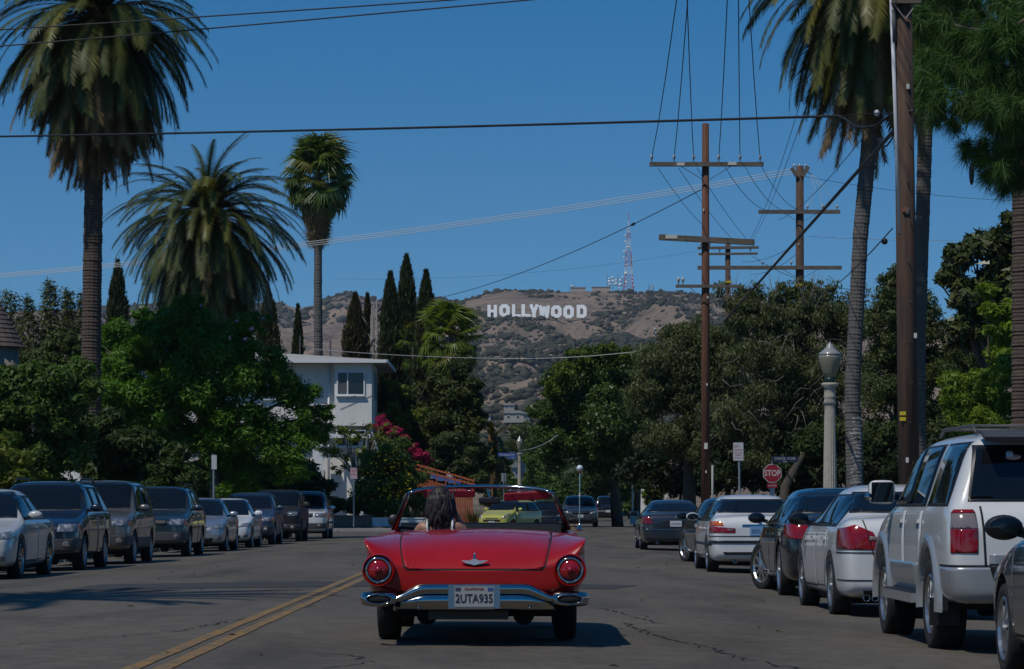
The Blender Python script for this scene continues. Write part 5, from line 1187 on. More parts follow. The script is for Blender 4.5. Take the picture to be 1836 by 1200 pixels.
# brick planter wall, white low wall, orange fence
def brickmat():
    m = bpy.data.materials.new('brickwork'); m.use_nodes = True; t = m.node_tree; b = t.nodes['Principled BSDF']; tx = N(t, 'ShaderNodeTexCoord'); mp_ = N(t, 'ShaderNodeMapping'); mp_.inputs['Rotation'].default_value = (R(90), 0, 0)
    bk = N(t, 'ShaderNodeTexBrick', Scale=4.0); bk.inputs['Color1'].default_value = (.22, .105, .07, 1); bk.inputs['Color2'].default_value = (.17, .085, .06, 1); bk.inputs['Mortar'].default_value = (.24, .21, .18, 1); bk.inputs['Mortar Size'].default_value = .03
    t.links.new(tx.outputs['Object'], mp_.inputs['Vector']); t.links.new(mp_.outputs['Vector'], bk.inputs['Vector']); t.links.new(bk.outputs['Color'], b.inputs['Base Color']); b.inputs['Roughness'].default_value = .9
    return m
WY = 141.0
bw = empty('brick_wall', (sx(636, WY), WY, crown_z(-8, WY))); tag(bw, 'low red brick garden wall on the corner left of the white wall', 'wall')
hh = sz(926, WY) - crown_z(-8, WY)
MB().box((0, 0, hh / 2), (sx(668, WY) - sx(560, WY), .3, hh)).build('brickwork', brickmat(), bw, loc=(-.6, 0, 0)); MB().box((-.6, 0, hh + .03), (sx(668, WY) - sx(560, WY) + .05, .36, .06)).build('coping', mat('brick_cap', (.2, .1, .07), .9), bw)
ww = empty('white_wall', (sx(668, WY) + 1.4, WY - .1, crown_z(-6, WY))); tag(ww, 'low white painted garden wall under the yellow flowered hedge', 'wall')
MB().box((0, 0, hh * .42), (2.8, .28, hh * .84)).build('wall_face', mat('white_wall_paint', (.62, .66, .68), .8, col2=(.55, .58, .6), scale=1.2), ww); MB().box((0, -.005, hh * .86), (2.84, .34, .05)).build('coping', M_WTRIM, ww)
FY = 146.0; M_ORG = mat('orange_fence_stain', (.42, .105, .035), .7, col2=(.34, .08, .028), scale=3)
fn = empty('orange_picket_fence', (sx(750, FY), FY, crown_z(-4, FY))); tag(fn, 'orange stained picket fence with trellis top on the far corner', 'fence')
fw = sx(846, FY) - sx(750, FY); n_p = 24
zl = lambda t: (sz(842, FY) - .5) * (1 - t) + (sz(868, FY) - .5) * t
for i in range(n_p):
    t_ = i / (n_p - 1); rn = random.Random(i).uniform(-.03, .03); h_ = zl(t_) + rn
    MB().prism([(-.05, -.3), (.05, -.3), (.05, h_ - .04), (.0, h_), (-.05, h_ - .04)], -.012, .012).build('picket', M_ORG, fn, loc=(t_ * fw, (i % 2) * .004, 0))
for q in (.25, .8): MB().bar((0, .05, zl(0) * q), (fw, .05, zl(1) * q), .05, .09).build('rail', M_ORG, fn)
for k, dz_ in enumerate((.42, .66)): MB().bar((-.2, .02, zl(0) + dz_), (fw + .15, .02, zl(1) + dz_ * .8), .10, .10).build('trellis_beam', M_ORG, fn)
for k in range(7):
    t_ = k / 6; MB().bar((t_ * fw, .03, zl(t_) - .2), (t_ * fw + .1, .03, zl(t_) + .62), .05).build('trellis_slat', M_ORG, fn)
tp = MB(); n = 8
for i in range(n + 1):
    for j in range(5): t_ = i / n; tp.v.append((.6 + 1.6 * t_, .5 + .5 * j / 4 + .05 * math.sin(3 * i), zl(.5) + .3 - .35 * t_ + .28 * j / 4 + .05 * math.sin(i * 2.1 + j)))
for i in range(n):
    for j in range(4): tp.f.append((i * 5 + j, i * 5 + j + 1, (i + 1) * 5 + j + 1, (i + 1) * 5 + j))
o = tp.build('tarpaulin', mat('blue_tarp', (.03, .05, .16), .6), None, True); o.location = fn.location; tag(o, 'dark blue tarpaulin behind the orange picket fence', 'tarpaulin'); md = o.modifiers.new('s', 'SOLIDIFY'); md.thickness = .02
# garden shade sail stripes behind fence
tn = empty('striped_canopy', (sx(805, FY + 1.2), FY + 1.2, sz(857, FY))); tag(tn, 'small cream and blue striped canopy peeking over the orange fence', 'canopy')
for k in range(4): MB().add([(0, 0, .32), (-.42 + .21 * k, -.25, -.18), (-.21 + .21 * k, -.25, -.18)], [(0, 1, 2)]).build('canopy_stripe', mat('canopy_cream', (.5, .46, .36), .7) if k % 2 == 0 else mat('canopy_blue', (.05, .1, .2), .7), tn)
MB().tube([(0, 0, -.35), (0, 0, .34)], .02, 6).build('canopy_pole', M_WTRIM, tn)

# ------------------------------------------------------------------ utility poles
M_POLE = mat('creosote_wood', (.085, .034, .018), .85, col2=(.15, .062, .033), scale=2.2, stretch=(6, 6, .5), bump=.5, bscale=10); M_POLED = mat('old_pole_wood', (.060, .034, .022), .9, col2=(.10, .058, .038), scale=2.0, stretch=(6, 6, .5), bump=.5, bscale=10)
M_ARM = mat('grey_arm_wood', (.10, .082, .062), .9, col2=(.16, .135, .105), scale=3, stretch=(.6, 6, 6)); M_INS = mat('insulator', (.45, .46, .47), .25); M_WIRE = mat('wire_black', (.010, .010, .011), .6); M_WIREL = mat('wire_pale', (.55, .55, .52), .5)
M_TAGW = mat('pole_tag_white', (.6, .58, .5), .6); M_TAGY = mat('pole_tag_yellow', (.6, .45, .02), .6)
def pole(label, x, y, ztop__, r0, r1, m, zb=.1, lean=0.0):
    rt = empty('utility_pole', (x, y, zb)); tag(rt, label, 'utility pole', 'utility poles on the right')
    H_ = ztop__ - zb; MB().tube([(0, 0, -.3), (lean * .5, 0, H_ * .5), (lean, 0, H_)], [r0, (r0 + r1) / 2, r1], 16).build('pole', m, rt, True)
    for k in range(9): MB().box((random.Random(k + x).uniform(-.5, .5) * r0, -r0 * .96 + .01, .8 + k * H_ / 9.5), (.05, .03, .09)).build('tag', M_TAGW, rt) if k % 2 else None
    return rt
def arm(rt, z, xa_, xb_, y, th=.13, tilt=0.0, ins=(), brace=None, m=M_ARM, rot=0.0):
    a = MB().bar((xa_, y, z + tilt * xa_), (xb_, y, z + tilt * xb_), th * 1.0, th).build('crossarm', m, rt)
    for x in ins:
        MB().lathe([(.02, th / 2), (.02, th / 2 + .10), (.055, th / 2 + .11), (.045, th / 2 + .16), (.06, th / 2 + .18), (.035, th / 2 + .26), (.001, th / 2 + .27)], 10, (x, y, z + tilt * x)).build('insulator', M_INS, rt, True)
    if brace:
        for s in (-1, 1): MB().bar((s * brace[0], y - .02, z - th * .3), (0, y - .02, z - brace[1]), .045, .02).build('brace', M_STEEL, rt)
    return a
Y1 = 102.0; s1 = F_PX / Y1; x1_ = sx(1265, Y1)
pA = pole('tall reddish utility pole with four cross arms beside the street tree', x1_, Y1, sz(222, Y1), .17, .125, M_POLE, .14)
PZ = lambda py: sz(py, Y1) - .14; PX_ = lambda px: sx(px, Y1) - x1_
A1x = [PX_(p) for p in (1168, 1208, 1243, 1288, 1326, 1362)]
arm(pA, PZ(296), PX_(1164), PX_(1368), -.20, .15, 0, A1x, (.95, .62)); arm(pA, PZ(431), PX_(1181), PX_(1352), -.19, .20, -.055, ()); arm(pA, PZ(514), PX_(1211), PX_(1325), -.18, .11, 0, [PX_(1216), PX_(1224)], (.6, .55))
for px, z in ((1219, 296), (1312, 295)): MB().box((PX_(px), -.285, PZ(z)), (.3, .012, .11)).build('number_plate', M_TAGW, pA)
MB().box((PX_(1203), -.30, PZ(426)), (.42, .012, .13)).build('number_plate', M_TAGW, pA); MB().box((0, -.19, PZ(800)), (.12, .05, .22)).build('pole_box', M_TAGW, pA)
MB().tube([(.24, -.1, 0), (.24, -.1, 2.6)], .04, 8).build('conduit', mat('conduit_grey', (.3, .3, .28), .6), pA, True)
Y2 = 140.0; x2_ = sx(1434, Y2); pB = pole('dark utility pole standing behind the pepper trees, left of the curved palm trunk', x2_, Y2, sz(298, Y2), .24, .19, M_POLED, .3)
QZ = lambda py: sz(py, Y2) - .3; QX = lambda px: sx(px, Y2) - x2_
arm(pB, QZ(381), QX(1359), QX(1505), -.26, .18, 0, [QX(1447), QX(1474), QX(1500)], (.85, .55)); arm(pB, QZ(481), QX(1250), QX(1508), -.25, .18, 0, [QX(1366), QX(1390), QX(1418)], (.9, .6))
MB().bar((-.15, -.2, QZ(318)), (-.42, -.2, QZ(302)), .16).build('top_bracket', M_ARM, pB); MB().bar((.1, -.2, QZ(318)), (.40, -.2, QZ(300)), .2).build('top_bracket', M_ARM, pB); MB().box((0, -.1, QZ(512)), (.5, .5, .12)).build('yellow_band', M_TAGY, pB)
for dx in (-.28, .0, .28): MB().lathe([(.03, 0), (.06, .05), (.04, .16), (.001, .18)], 8, (dx, 0, QZ(300))).build('insulator', M_INS, pB, True)
Y3 = 165.0; x3_ = sx(1305, Y3); pC = pole('short dark utility pole far behind, between the two taller ones', x3_, Y3, sz(438, Y3), .18, .15, M_POLED, .4)
RZ = lambda py: sz(py, Y3) - .4; RX = lambda px: sx(px, Y3) - x3_
arm(pC, RZ(445), RX(1250), RX(1360), -.2, .15, .01, [RX(p) for p in (1256, 1272, 1330, 1350)]); arm(pC, RZ(456), RX(1252), RX(1358), -.2, .13, .01, [RX(p) for p in (1262, 1290, 1345)]); MB().box((0, -.05, RZ(506)), (.42, .42, .12)).build('yellow_band', M_TAGY, pC)
Y4 = 51.0; x4_ = sx(1632, Y4); pD = pole('thick dark utility pole at the right with a white conduit, nearest of the poles', x4_, Y4, sz(-40, Y4), .20, .16, M_POLED, .14, lean=-.14)
SZ_ = lambda py: sz(py, Y4) - .14
MB().tube([(-.20, -.10, SZ_(420)), (-.36, -.10, SZ_(-20))], .035, 10).build('white_conduit', mat('conduit_white', (.55, .56, .56), .5), pD, True); MB().tube([(-.30, -.10, SZ_(78)), (-.32, -.10, SZ_(20))], .05, 10).build('conduit_sleeve', M_STEEL, pD, True)
for s in (-1, 1): MB().bar((s * .0 - .12, -.20, SZ_(38)), (s * .24 - .12, -.20, SZ_(5)), .035, .02).build('brace', mat('rusty_brace', (.25, .12, .06), .7, col2=(.42, .38, .33), scale=4), pD)
MB().bar((-.36, -.2, SZ_(4)), (.16, -.2, SZ_(4)), .12).build('crossarm', M_ARM, pD)
for py in (742, 752): MB().box((-.16, -.19, SZ_(py)), (.11, .02, .065)).build('yellow_tag', M_TAGY, pD)
for k in range(11): MB().tube([(.02 * (-1) ** k - .01 * k, -.19, SZ_(830 - 72 * k)), (.02 * (-1) ** k - .01 * k, -.25, SZ_(830 - 72 * k))], .012, 6).build('step_bolt', M_STEEL, pD)
MB().box((-.12, -.19, SZ_(378)), (.09, .06, .09)).build('anchor_plate', mat('rusty_plate', (.22, .09, .05), .8), pD)
# far pole tip in the trees
Y5 = 150.; pE = pole('little pole top with two short arms poking out of the street tree', sx(1186, Y5), Y5, sz(590, Y5), .1, .08, M_POLED, .3); arm(pE, sz(598, Y5) - .3, -.45, .3, -.1, .08, .05, [-.35, -.1, .2]); arm(pE, sz(606, Y5) - .3, -.4, .3, -.1, .07, .0, [-.3])

# ------------------------------------------------------------------ wires
WG = 'overhead wires'
def wire(label, pts_, r=.012, m=M_WIRE, n=6):
    return tag(MB().tube(pts_, r, n, False).build('overhead_wire', m, None, True), label, 'wire', WG)
def wpx(a, b, sag=0.0, r=.012, m=M_WIRE, lab='', n=14): return wire(lab, catenary(at(*a), at(*b), sag, n), r, m)
wpx((-700, 252, 86), (1503, 208, 53), .10, .028, M_WIRE, 'thick black cable crossing the whole sky to the near pole')
wire('slack loop of thick black cable hanging by the near pole', [at(*q) for q in ((1503, 208, 53), (1515, 213, 52.8), (1530, 226, 52.4), (1548, 229, 52), (1570, 226, 51.6), (1585, 215, 51.3), (1600, 204, 51), (1640, 199, 50.8))], .026)
wire('thin guy strand running beside the slack cable loop to the near pole', [at(1503, 208, 53), at(1560, 204, 52), at(1632, 199, 51)], .009)
wpx((-700, 96, 64), (1500, -49, 56), .05, .016, M_WIRE, 'upper of two dark wires crossing the top left sky'); wpx((-700, 138, 64), (1600, -62, 56), .08, .016, M_WIRE, 'lower of two dark wires crossing the top left sky')
tops = (1213, 1233, 1232, 1304, 1324, 1343); WL6 = ['first', 'second', 'third', 'fourth', 'fifth', 'sixth']
for k in range(6):
    a = Vector((x1_ + A1x[k], Y1 - .2, sz(284, Y1))); b_ = at(tops[k], 0, 72); c_ = b_ + (b_ - a) * .9 + Vector((0, 0, 3.0))
    wire(WL6[k] + ' wire from the left rising from the top cross arm of the reddish pole', [a, a.lerp(b_, .33) - Vector((0, 0, .25)), a.lerp(b_, .66) - Vector((0, 0, .22)), b_, c_], .014)
for k, (px, py, Y) in enumerate(((1262, 405, 150), (1312, 428, 160), (1340, 430, 160))):
    wpx(((1180, 1217, 1250)[k], 302, Y1), (px, py, Y), .15, .012, M_WIRE, ['left', 'middle', 'right'][k] + ' wire sloping from the left half of the top cross arm to the short pole')
for k, (px, py, Y) in enumerate(((1392, 378, Y2), (1420, 378, Y2), (1446, 376, Y2))):
    wpx(((1300, 1336, 1366)[k], 300, Y1), (px, py, Y), .5, .012, M_WIRE, ['left', 'middle', 'right'][k] + ' wire sloping from the right half of the top cross arm to the dark pole')
for k, (py0, py1, lab) in enumerate(((302, 416, 'topmost'), (306, 421, 'middle'), (310, 426, 'lowest'))):
    wpx((1426 + 3 * k, py0, Y2), (-140, 502 + 3 * k, 158), .6, .018, M_WIREL, lab + ' of three pale wires running left from the dark pole', 30)
wpx((1605, 232, 51), (1300, 575, 118), .0, .040, M_WIRE, 'thick black cable slanting down from the near pole into the trees'); wire('drooping loop of black cable under the near pole clamp', [at(*q) for q in ((1606, 218, 51), (1600, 248, 51.2), (1590, 262, 51.5), (1580, 262, 51.8), (1578, 248, 52))], .018)
wp_ = catenary(at(1258, 340, Y1), at(770, 538, 170), .5, 60); wire('dark wire with a splice crossing in front of the radio tower', wp_, .016)
i_ = min(range(60), key=lambda i: abs(CX + wp_[i].x / wp_[i].y * F_PX - 1136))
tag(MB().tube([wp_[i_].lerp(wp_[i_ + 1], -.1), wp_[i_].lerp(wp_[i_ + 1], .25)], .055, 8).build('wire_splice', M_WIRE), 'small black splice box on the wire in front of the radio tower', 'splice')
wpx((1600, 410, 56), (1460, 535, 120), .2, .014, M_WIRE, 'thin wire with a knob between the near pole and the pepper trees'); tag(MB().ball(at(1586, 433, 60), (.07, .07, .07)).build('strain_insulator', M_WIRE, None, True), 'dark round knob on the thin wire left of the near pole', 'insulator')
wpx((1556, 236, 60), (1395, 395, 135), .3, .010, M_WIRE, 'thin wire from the white knob on the palm down to the dark pole'); tag(MB().ball(at(1572, 203, 58), (.06, .06, .07)).build('cable_clamp', M_INS, None, True), 'white clamp on the cable in front of the palm trunk', 'clamp')
for k in range(2): wpx((1448 + 14 * k, 140, 80), (1338 + 4 * k, 440, 163), .6, .010, M_WIRE, ['left', 'right'][k] + ' of two thin wires slanting from the palm fronds to the short pole')
wpx((1440, 316, Y2), (1900, 362, 150), .3, .010, M_WIRE, 'faint wire running right from the top of the dark pole'); wpx((1450, 424, Y2), (1760, 430, 150), .1, .012, M_WIREL, 'pale wire running right behind the palm trunks')
wpx((560, 626, 150), (900, 643, 152), .1, .016, M_WIREL, 'pale cable running from the house roof past the ivy'); wpx((900, 643, 152), (1180, 626, 140), .15, .018, M_WIREL, 'pale cable crossing in front of the street tree')
wpx((1440, 430, Y2), (1330, 470, Y3), .3, .012, M_WIRE, 'upper thin wire between the dark pole and the short pole'); wpx((1440, 445, Y2), (1345, 492, Y3), .35, .012, M_WIRE, 'lower thin wire between the dark pole and the short pole'); wpx((1350, 460, Y3), (1560, 520, 120), .5, .014, M_WIRE, 'dark wire sagging from the short pole towards the curved palm')
for k in range(3): wire(['left', 'middle', 'right'][k] + ' jumper wire curving down at the dark pole', [at(1436 + 3 * k, 302, Y2), at(1452 + 6 * k, 312 + 4 * k, Y2 - .2), at(1462 + 10 * k, 340, Y2 - .3), at(1447 + 26 * k, 376, Y2 - .26)], .012, M_WIREL)
wpx((930, 808, 145), (1000, 780, 150), .2, .014, M_WIREL, 'pale wire from the far lamp post towards the street tree')
wpx((600, 500, 155), (1250, 450, 160), .5, .006, M_WIRE, 'faint hair-thin wire across the sky above the letters')

# ------------------------------------------------------------------ lamp posts
M_LCONC = mat('lamp_concrete', (.36, .325, .25), .9, col2=(.44, .40, .32), scale=8, bump=.3, bscale=40); M_GLOBE = mat('lamp_globe', (.30, .295, .22), .18, coat=.4, trans=.3); M_GREENM = mat('lamp_collar', (.03, .055, .05), .4, .6)
def lamp_post(label, x, y, h, rb, z0):
    rt = empty('street_lamp', (x, y, z0)); tag(rt, label, 'street lamp', 'concrete street lamps'); k = h / 4.75
    MB().lathe([(rb * 1.5, 0), (rb * 1.5, .35 * k), (rb * 1.1, .45 * k), (rb, .5 * k), (rb * .86, 2.4 * k), (rb * .74, 3.52 * k)], 32, flute=(3, 5, .93)).build('post', M_LCONC, rt, False)
    MB().lathe([(rb * .82, 3.52 * k), (rb * .90, 3.55 * k), (rb * .80, 3.60 * k), (rb * .78, 3.66 * k), (rb * .90, 3.69 * k), (rb * .80, 3.73 * k), (rb * .80, 3.90 * k), (rb * 1.22, 3.96 * k), (rb * 1.22, 4.01 * k), (rb * .7, 4.02 * k)], 28).build('capital', M_LCONC, rt, True)
    MB().lathe([(rb * .74, 4.02 * k), (rb * .74, 4.14 * k)], 20).build('collar', M_GREENM, rt, True)
    g_ = MB().lathe([(rb * .70, 4.141 * k), (rb * 1.0, 4.25 * k), (rb * 1.42, 4.45 * k), (rb * 1.58, 4.58 * k), (rb * 1.56, 4.66 * k)], 28).build('globe', M_GLOBE, rt, True)
    MB().lathe([(rb * 1.60, 4.655 * k), (rb * 1.45, 4.70 * k), (rb * .95, 4.77 * k), (rb * .55, 4.83 * k), (rb * .42, 4.89 * k), (rb * .14, 4.93 * k), (.002, 4.98 * k)], 28).build('globe_cap', mat('lamp_cap', (.36, .365, .34), .25, .3), rt, True)
    return rt
lamp_post('concrete street lamp with acorn globe standing before the right hand trees', sx(1488, 61), 61, (sz(612, 61) - .14) * .955, .155, .14)
FLY = 144.0; fl = lamp_post('far concrete lamp post carrying a blue street sign and an octagonal sign', sx(931.5, FLY), FLY, (sz(781, FLY) - .3) * .955, .105, .3)
# signs
M_SIGNW = mat('sign_white', (.46, .46, .45), .45); M_SIGNR = mat('sign_red', (.24, .012, .018), .4); M_SIGNB = mat('sign_blue', (.025, .075, .30), .45); M_ALU = mat('sign_back', (.30, .32, .32), .5, .5); M_GALV = mat('galvanised', (.27, .30, .31), .5, .5); M_RINK = mat('red_ink', (.42, .03, .03), .5)  # sign red and white toned down, shade on the STOP sign included
def octo(r, x=0, z=0): return [(x + r * math.cos(R(22.5 + 45 * i)), z + r * math.sin(R(22.5 + 45 * i))) for i in range(8)]
ob = empty('octagonal_sign', (sx(930, FLY), FLY + .2, sz(840, FLY))); tag(ob, 'grey back of an octagonal road sign on the far lamp post', 'sign')
MB().prism(octo(.395), 0, .006).build('panel', M_ALU, ob); MB().box((0, .012, -.43), (.46, .01, .15)).build('lower_panel', M_ALU, ob)
bs = empty('street_name_sign', (sx(909, FLY), FLY - .16, sz(815.5, FLY))); tag(bs, 'blue street name sign on the far lamp post', 'sign')
MB().box((0, 0, 0), (.93, .012, .19)).build('panel', M_SIGNB, bs); MB().box((.28, 0, -.155), (.36, .012, .12)).build('number_panel', M_SIGNB, bs); text_part('Graciosa Dr', .155, M_SIGNW, bs, (0, -.008, 0), (R(90), 0, 0), squeeze=.98, bold=.002); text_part('2000', .095, M_SIGNW, bs, (.30, -.008, -.155), (R(90), 0, 0))
SGY = 143.; sg = empty('parking_sign', (sx(903, SGY), SGY, crown_z(0, SGY))); tag(sg, 'small grey backed sign on a post left of the far lamp post', 'sign'); MB().tube([(0, 0, 0), (0, 0, sz(846, SGY) - .2)], .025, 8).build('post', M_GALV, sg); MB().box((0, .03, sz(853, SGY) - .2), (.24, .008, .42)).build('panel', M_ALU, sg)
# STOP
STY = 116.; st_ = empty('stop_sign', (sx(1384.5, STY), STY, .14)); tag(st_, 'red STOP sign among the dark trees behind the white sedan', 'sign'); zc_ = sz(849, STY) - .14
MB().tube([(0, 0, 0), (0, 0, zc_ + .5)], .035, 8).build('post', M_GALV, st_)
MB().prism(octo(.405, 0, zc_), -.050, -.042).build('panel', M_SIGNW, st_); MB().prism(octo(.375, 0, zc_), -.056, -.0505).build('red_face', M_SIGNR, st_)
text_part('STOP', .34, M_SIGNW, st_, (0, -.058, zc_), (R(90), 0, 0), squeeze=.80, bold=.006); MB().box((0, -.045, zc_ - .50), (.42, .008, .17)).build('lower_panel', M_SIGNR, st_); text_part('ALL WAY', .10, M_SIGNW, st_, (0, -.051, zc_ - .50), (R(90), 0, 0), squeeze=.8)
MB().box((0, -.045, zc_ - .80), (.20, .008, .36)).build('blue_panel', mat('sign_dull_blue', (.05, .09, .17), .5), st_)
gs = empty('street_name_sign', (sx(1407, STY), STY - .1, sz(824, STY))); tag(gs, 'dark street name sign above the red STOP sign', 'sign'); MB().box((0, 0, 0), (1.05, .012, .26)).build('panel', mat('sign_navy', (.012, .02, .05), .5), gs); text_part('GRACIOSA DR', .145, M_SIGNW, gs, (0, -.008, .03), (R(90), 0, 0), squeeze=.9); text_part('2000', .08, M_SIGNW, gs, (0, -.008, -.09), (R(90), 0, 0))
# parking restriction sign
PKY = 82.; ps = empty('parking_sign', (sx(1325, PKY), PKY, .14)); tag(ps, 'white parking sign with red lettering beside the reddish utility pole', 'sign')
zc_ = sz(810, PKY) - .14; MB().tube([(.03, .02, 0), (0, .02, zc_ + .26)], .03, 8).build('post', M_GALV, ps); pn = MB().box((-.02, -.02, zc_), (.295, .008, .52)).build('panel', M_SIGNW, ps); md = pn.modifiers.new('b', 'BEVEL'); md.width = .02; md.segments = 3; md.affect = 'EDGES'
for t_, q, s_, m_ in (('NO', .15, .085, M_RINK), ('PARKING', .045, .06, M_RINK), ('8AM TO 10AM', -.035, .04, M_RINK), ('TUESDAY', -.10, .05, M_RINK), ('STREET CLEANING', -.18, .03, M_RINK)): text_part(t_, s_, m_, ps, (-.02 - (.06 if t_ == 'NO' else 0), -.026, zc_ + q), (R(90), 0, 0), squeeze=.9)
LSY = 88.; ls = empty('parking_sign', (sx(383, LSY), LSY, .14)); tag(ls, 'narrow white sign on a grey post behind the silver sedan', 'sign'); zc_ = sz(829, LSY) - .14
MB().tube([(0, 0, 0), (0, 0, zc_ + .25)], .03, 8).build('post', M_GALV, ls); o = MB().box((.02, -.04, zc_), (.16, .008, .44)).build('panel', M_SIGNW, ls)
LSY = 132.; ls = empty('parking_sign', (sx(621, LSY), 138.2, .3)); tag(ls, 'faded pinkish parking sign on a post in front of the brick wall', 'sign'); zc_ = sz(849, 138.2) - .3
MB().tube([(0, 0, 0), (0, 0, zc_ + .3)], .035, 8).build('post', M_GALV, ls); MB().box((0, -.045, zc_), (.34, .008, .54)).build('panel', mat('sign_pink', (.5, .36, .38), .5), ls); text_part('NO', .16, M_RINK, ls, (0, -.051, zc_ + .12), (R(90), 0, 0)); text_part('PARKING', .08, M_RINK, ls, (0, -.051, zc_ - .05), (R(90), 0, 0))
WPY = 160.; o = empty('white_post', (sx(1134, WPY), WPY, .3)); tag(o, 'thin white post on the far right corner', 'post'); MB().tube([(0, 0, 0), (0, 0, sz(846, WPY) - .3)], .045, 10).build('shaft', M_WTRIM, o, True); MB().ball((0, 0, sz(845, WPY) - .3), .06).build('cap', M_WTRIM, o, True)
ab = empty('sandwich_board', (sx(1138, WPY - .4), WPY - .4, .3)); tag(ab, 'small white sandwich board at the foot of the thin white post', 'sign board')
for s in (-1, 1): MB().box((0, s * .16, .36), (.50, .02, .75), Matrix.Rotation(R(s * 13), 3, 'X')).build('board', M_SIGNW, ab)
LEAF_GAIN = 1.45
# ------------------------------------------------------------------ foliage helpers
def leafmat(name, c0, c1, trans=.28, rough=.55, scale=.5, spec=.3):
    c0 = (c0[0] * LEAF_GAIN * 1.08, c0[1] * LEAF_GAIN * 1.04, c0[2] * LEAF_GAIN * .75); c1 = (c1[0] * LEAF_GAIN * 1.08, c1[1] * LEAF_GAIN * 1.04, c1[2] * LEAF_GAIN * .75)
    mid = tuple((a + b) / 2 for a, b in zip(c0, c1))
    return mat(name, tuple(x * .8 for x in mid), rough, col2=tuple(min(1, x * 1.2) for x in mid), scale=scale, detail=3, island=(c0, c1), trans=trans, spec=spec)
def unit(a): return a / np.maximum(np.linalg.norm(a, axis=1, keepdims=True), 1e-9)
def leaf_arrays(blobs, n, size, seed, aspect=.42, droop=0., up=.35, shell=.5, fold=.0):
    n = int(n * 1.1); size = size * .97; aspect = aspect * 1.25
    rs = np.random.RandomState(seed); B = np.asarray(blobs, float)
    w = B[:, 3] * B[:, 4] + B[:, 4] * B[:, 5]; idx = rs.choice(len(B), n, p=w / w.sum()); b = B[idx]
    d = unit(rs.randn(n, 3)); rad = np.where(rs.rand(n) < .72, shell + (1.04 - shell) * rs.rand(n) ** .6, rs.rand(n) ** .5 * shell)
    rad *= 1 + .16 * rs.randn(n)
    p = b[:, :3] + d * b[:, 3:6] * rad[:, None]
    nrm = unit(d * .8 + np.array([0, 0, up]) + rs.randn(n, 3) * .55)
    t = unit(np.cross(nrm, unit(rs.randn(n, 3))))
    if droop: t = unit(t * (1 - droop) + np.array([0, 0, -droop]) + rs.randn(n, 3) * .12)
    s_ = unit(np.cross(nrm, t)); L = size * (.45 + 1.1 * rs.rand(n) ** 1.4)[:, None]; W = L * aspect
    V = np.empty((n, 3, 3)); V[:, 0] = p - t * L * .3 - s_ * W * .5; V[:, 1] = p - t * L * .3 + s_ * W * .5; V[:, 2] = p + t * L * .7
    return V.reshape(-1, 3), np.arange(n * 3).reshape(n, 3)
def leaf_obj(name, blobs, n, size, seed, m, parent=None, **kw):
    off = np.array(parent.location) if parent is not None else np.zeros(3)
    V, Fq = leaf_arrays(blobs, n, size, seed, **kw)
    return mesh_obj(name, np_mesh(name, V - off, Fq), m, parent)
def crown_blobs(c, r, k, seed, br=(.28, .46), flat=.85, low=-.55):
    rs = np.random.RandomState(seed); out_ = []
    while len(out_) < k:
        d = unit(rs.randn(1, 3))[0]
        if d[2] < low: continue
        q = rs.uniform(.45, .95) ** .7; b = rs.uniform(*br) * min(r[0], r[1], r[2] * 1.3)
        out_.append([c[0] + d[0] * r[0] * q * .8, c[1] + d[1] * r[1] * q * .8, c[2] + d[2] * r[2] * q * .8, b * rs.uniform(.9, 1.3), b * rs.uniform(.9, 1.3), b * flat])
    return out_
M_BARK = mat('grey_bark', (.075, .06, .048), .95, col2=(.12, .10, .08), scale=3, stretch=(4, 4, .6), bump=.6, bscale=12); M_BARKP = mat('pale_bark', (.20, .175, .14), .95, col2=(.27, .24, .20), scale=3, bump=.5)
def limbs(root, base, blobs, r0, seed, m, k=9, name='trunk', split=.35):
    rs = random.Random(seed); mb = MB(); off = Vector(root.location); base = Vector(base) - off
    cz = sum(b[2] for b in blobs) / len(blobs) - off.z; cxy = Vector((sum(b[0] for b in blobs) / len(blobs) - off.x, sum(b[1] for b in blobs) / len(blobs) - off.y))
    fork = Vector((base.x * .75 + cxy.x * .25, base.y * .75 + cxy.y * .25, base.z + (cz - base.z) * split * 1.6))
    mb.tube([base - Vector((0, 0, .3)), base.lerp(fork, .5) + Vector((rs.uniform(-.1, .1), rs.uniform(-.1, .1), 0)), fork], [r0 * 1.25, r0, r0 * .8], 10)
    for b in rs.sample(list(blobs), min(k, len(blobs))):
        e = Vector(b[:3]) - off; m_ = fork.lerp(e, .5) + Vector((rs.uniform(-.3, .3), rs.uniform(-.3, .3), .25))
        mb.tube([fork, m_, e], [r0 * .5, r0 * .3, r0 * .08], 6)
        for q in range(2):
            f = e + Vector((rs.uniform(-1, 1), rs.uniform(-1, 1), rs.uniform(-.2, 1))) * b[3] * .8; mb.tube([m_.lerp(e, .6), f], [r0 * .16, r0 * .04], 5)
    return mb.build(name, m, root, True)
def tree(name, label, cat, base, blobs, n, size, seed, lm, r0=.22, bark=M_BARK, group=None, k=9, **kw):
    rt = empty(name, base); tag(rt, label, cat, group)
    limbs(rt, base, blobs, r0, seed, bark, k); leaf_obj('crown', blobs, n, size, seed, lm, rt, **kw)
    return rt
def pxblobs(lst, Y, dep=1.0):                                  # (px, py, radius in px, depth offset m)
    o = []
    for q in lst:
        px, py, r, dy = q[:4]; Yq = Y + dy; c = at(px, py, Yq); rr_ = r / F_PX * Yq; rz_ = rr_ * (q[4] if len(q) > 4 else .85); o.append([c.x, c.y, c.z, rr_, rr_ * dep, rz_])
    return o
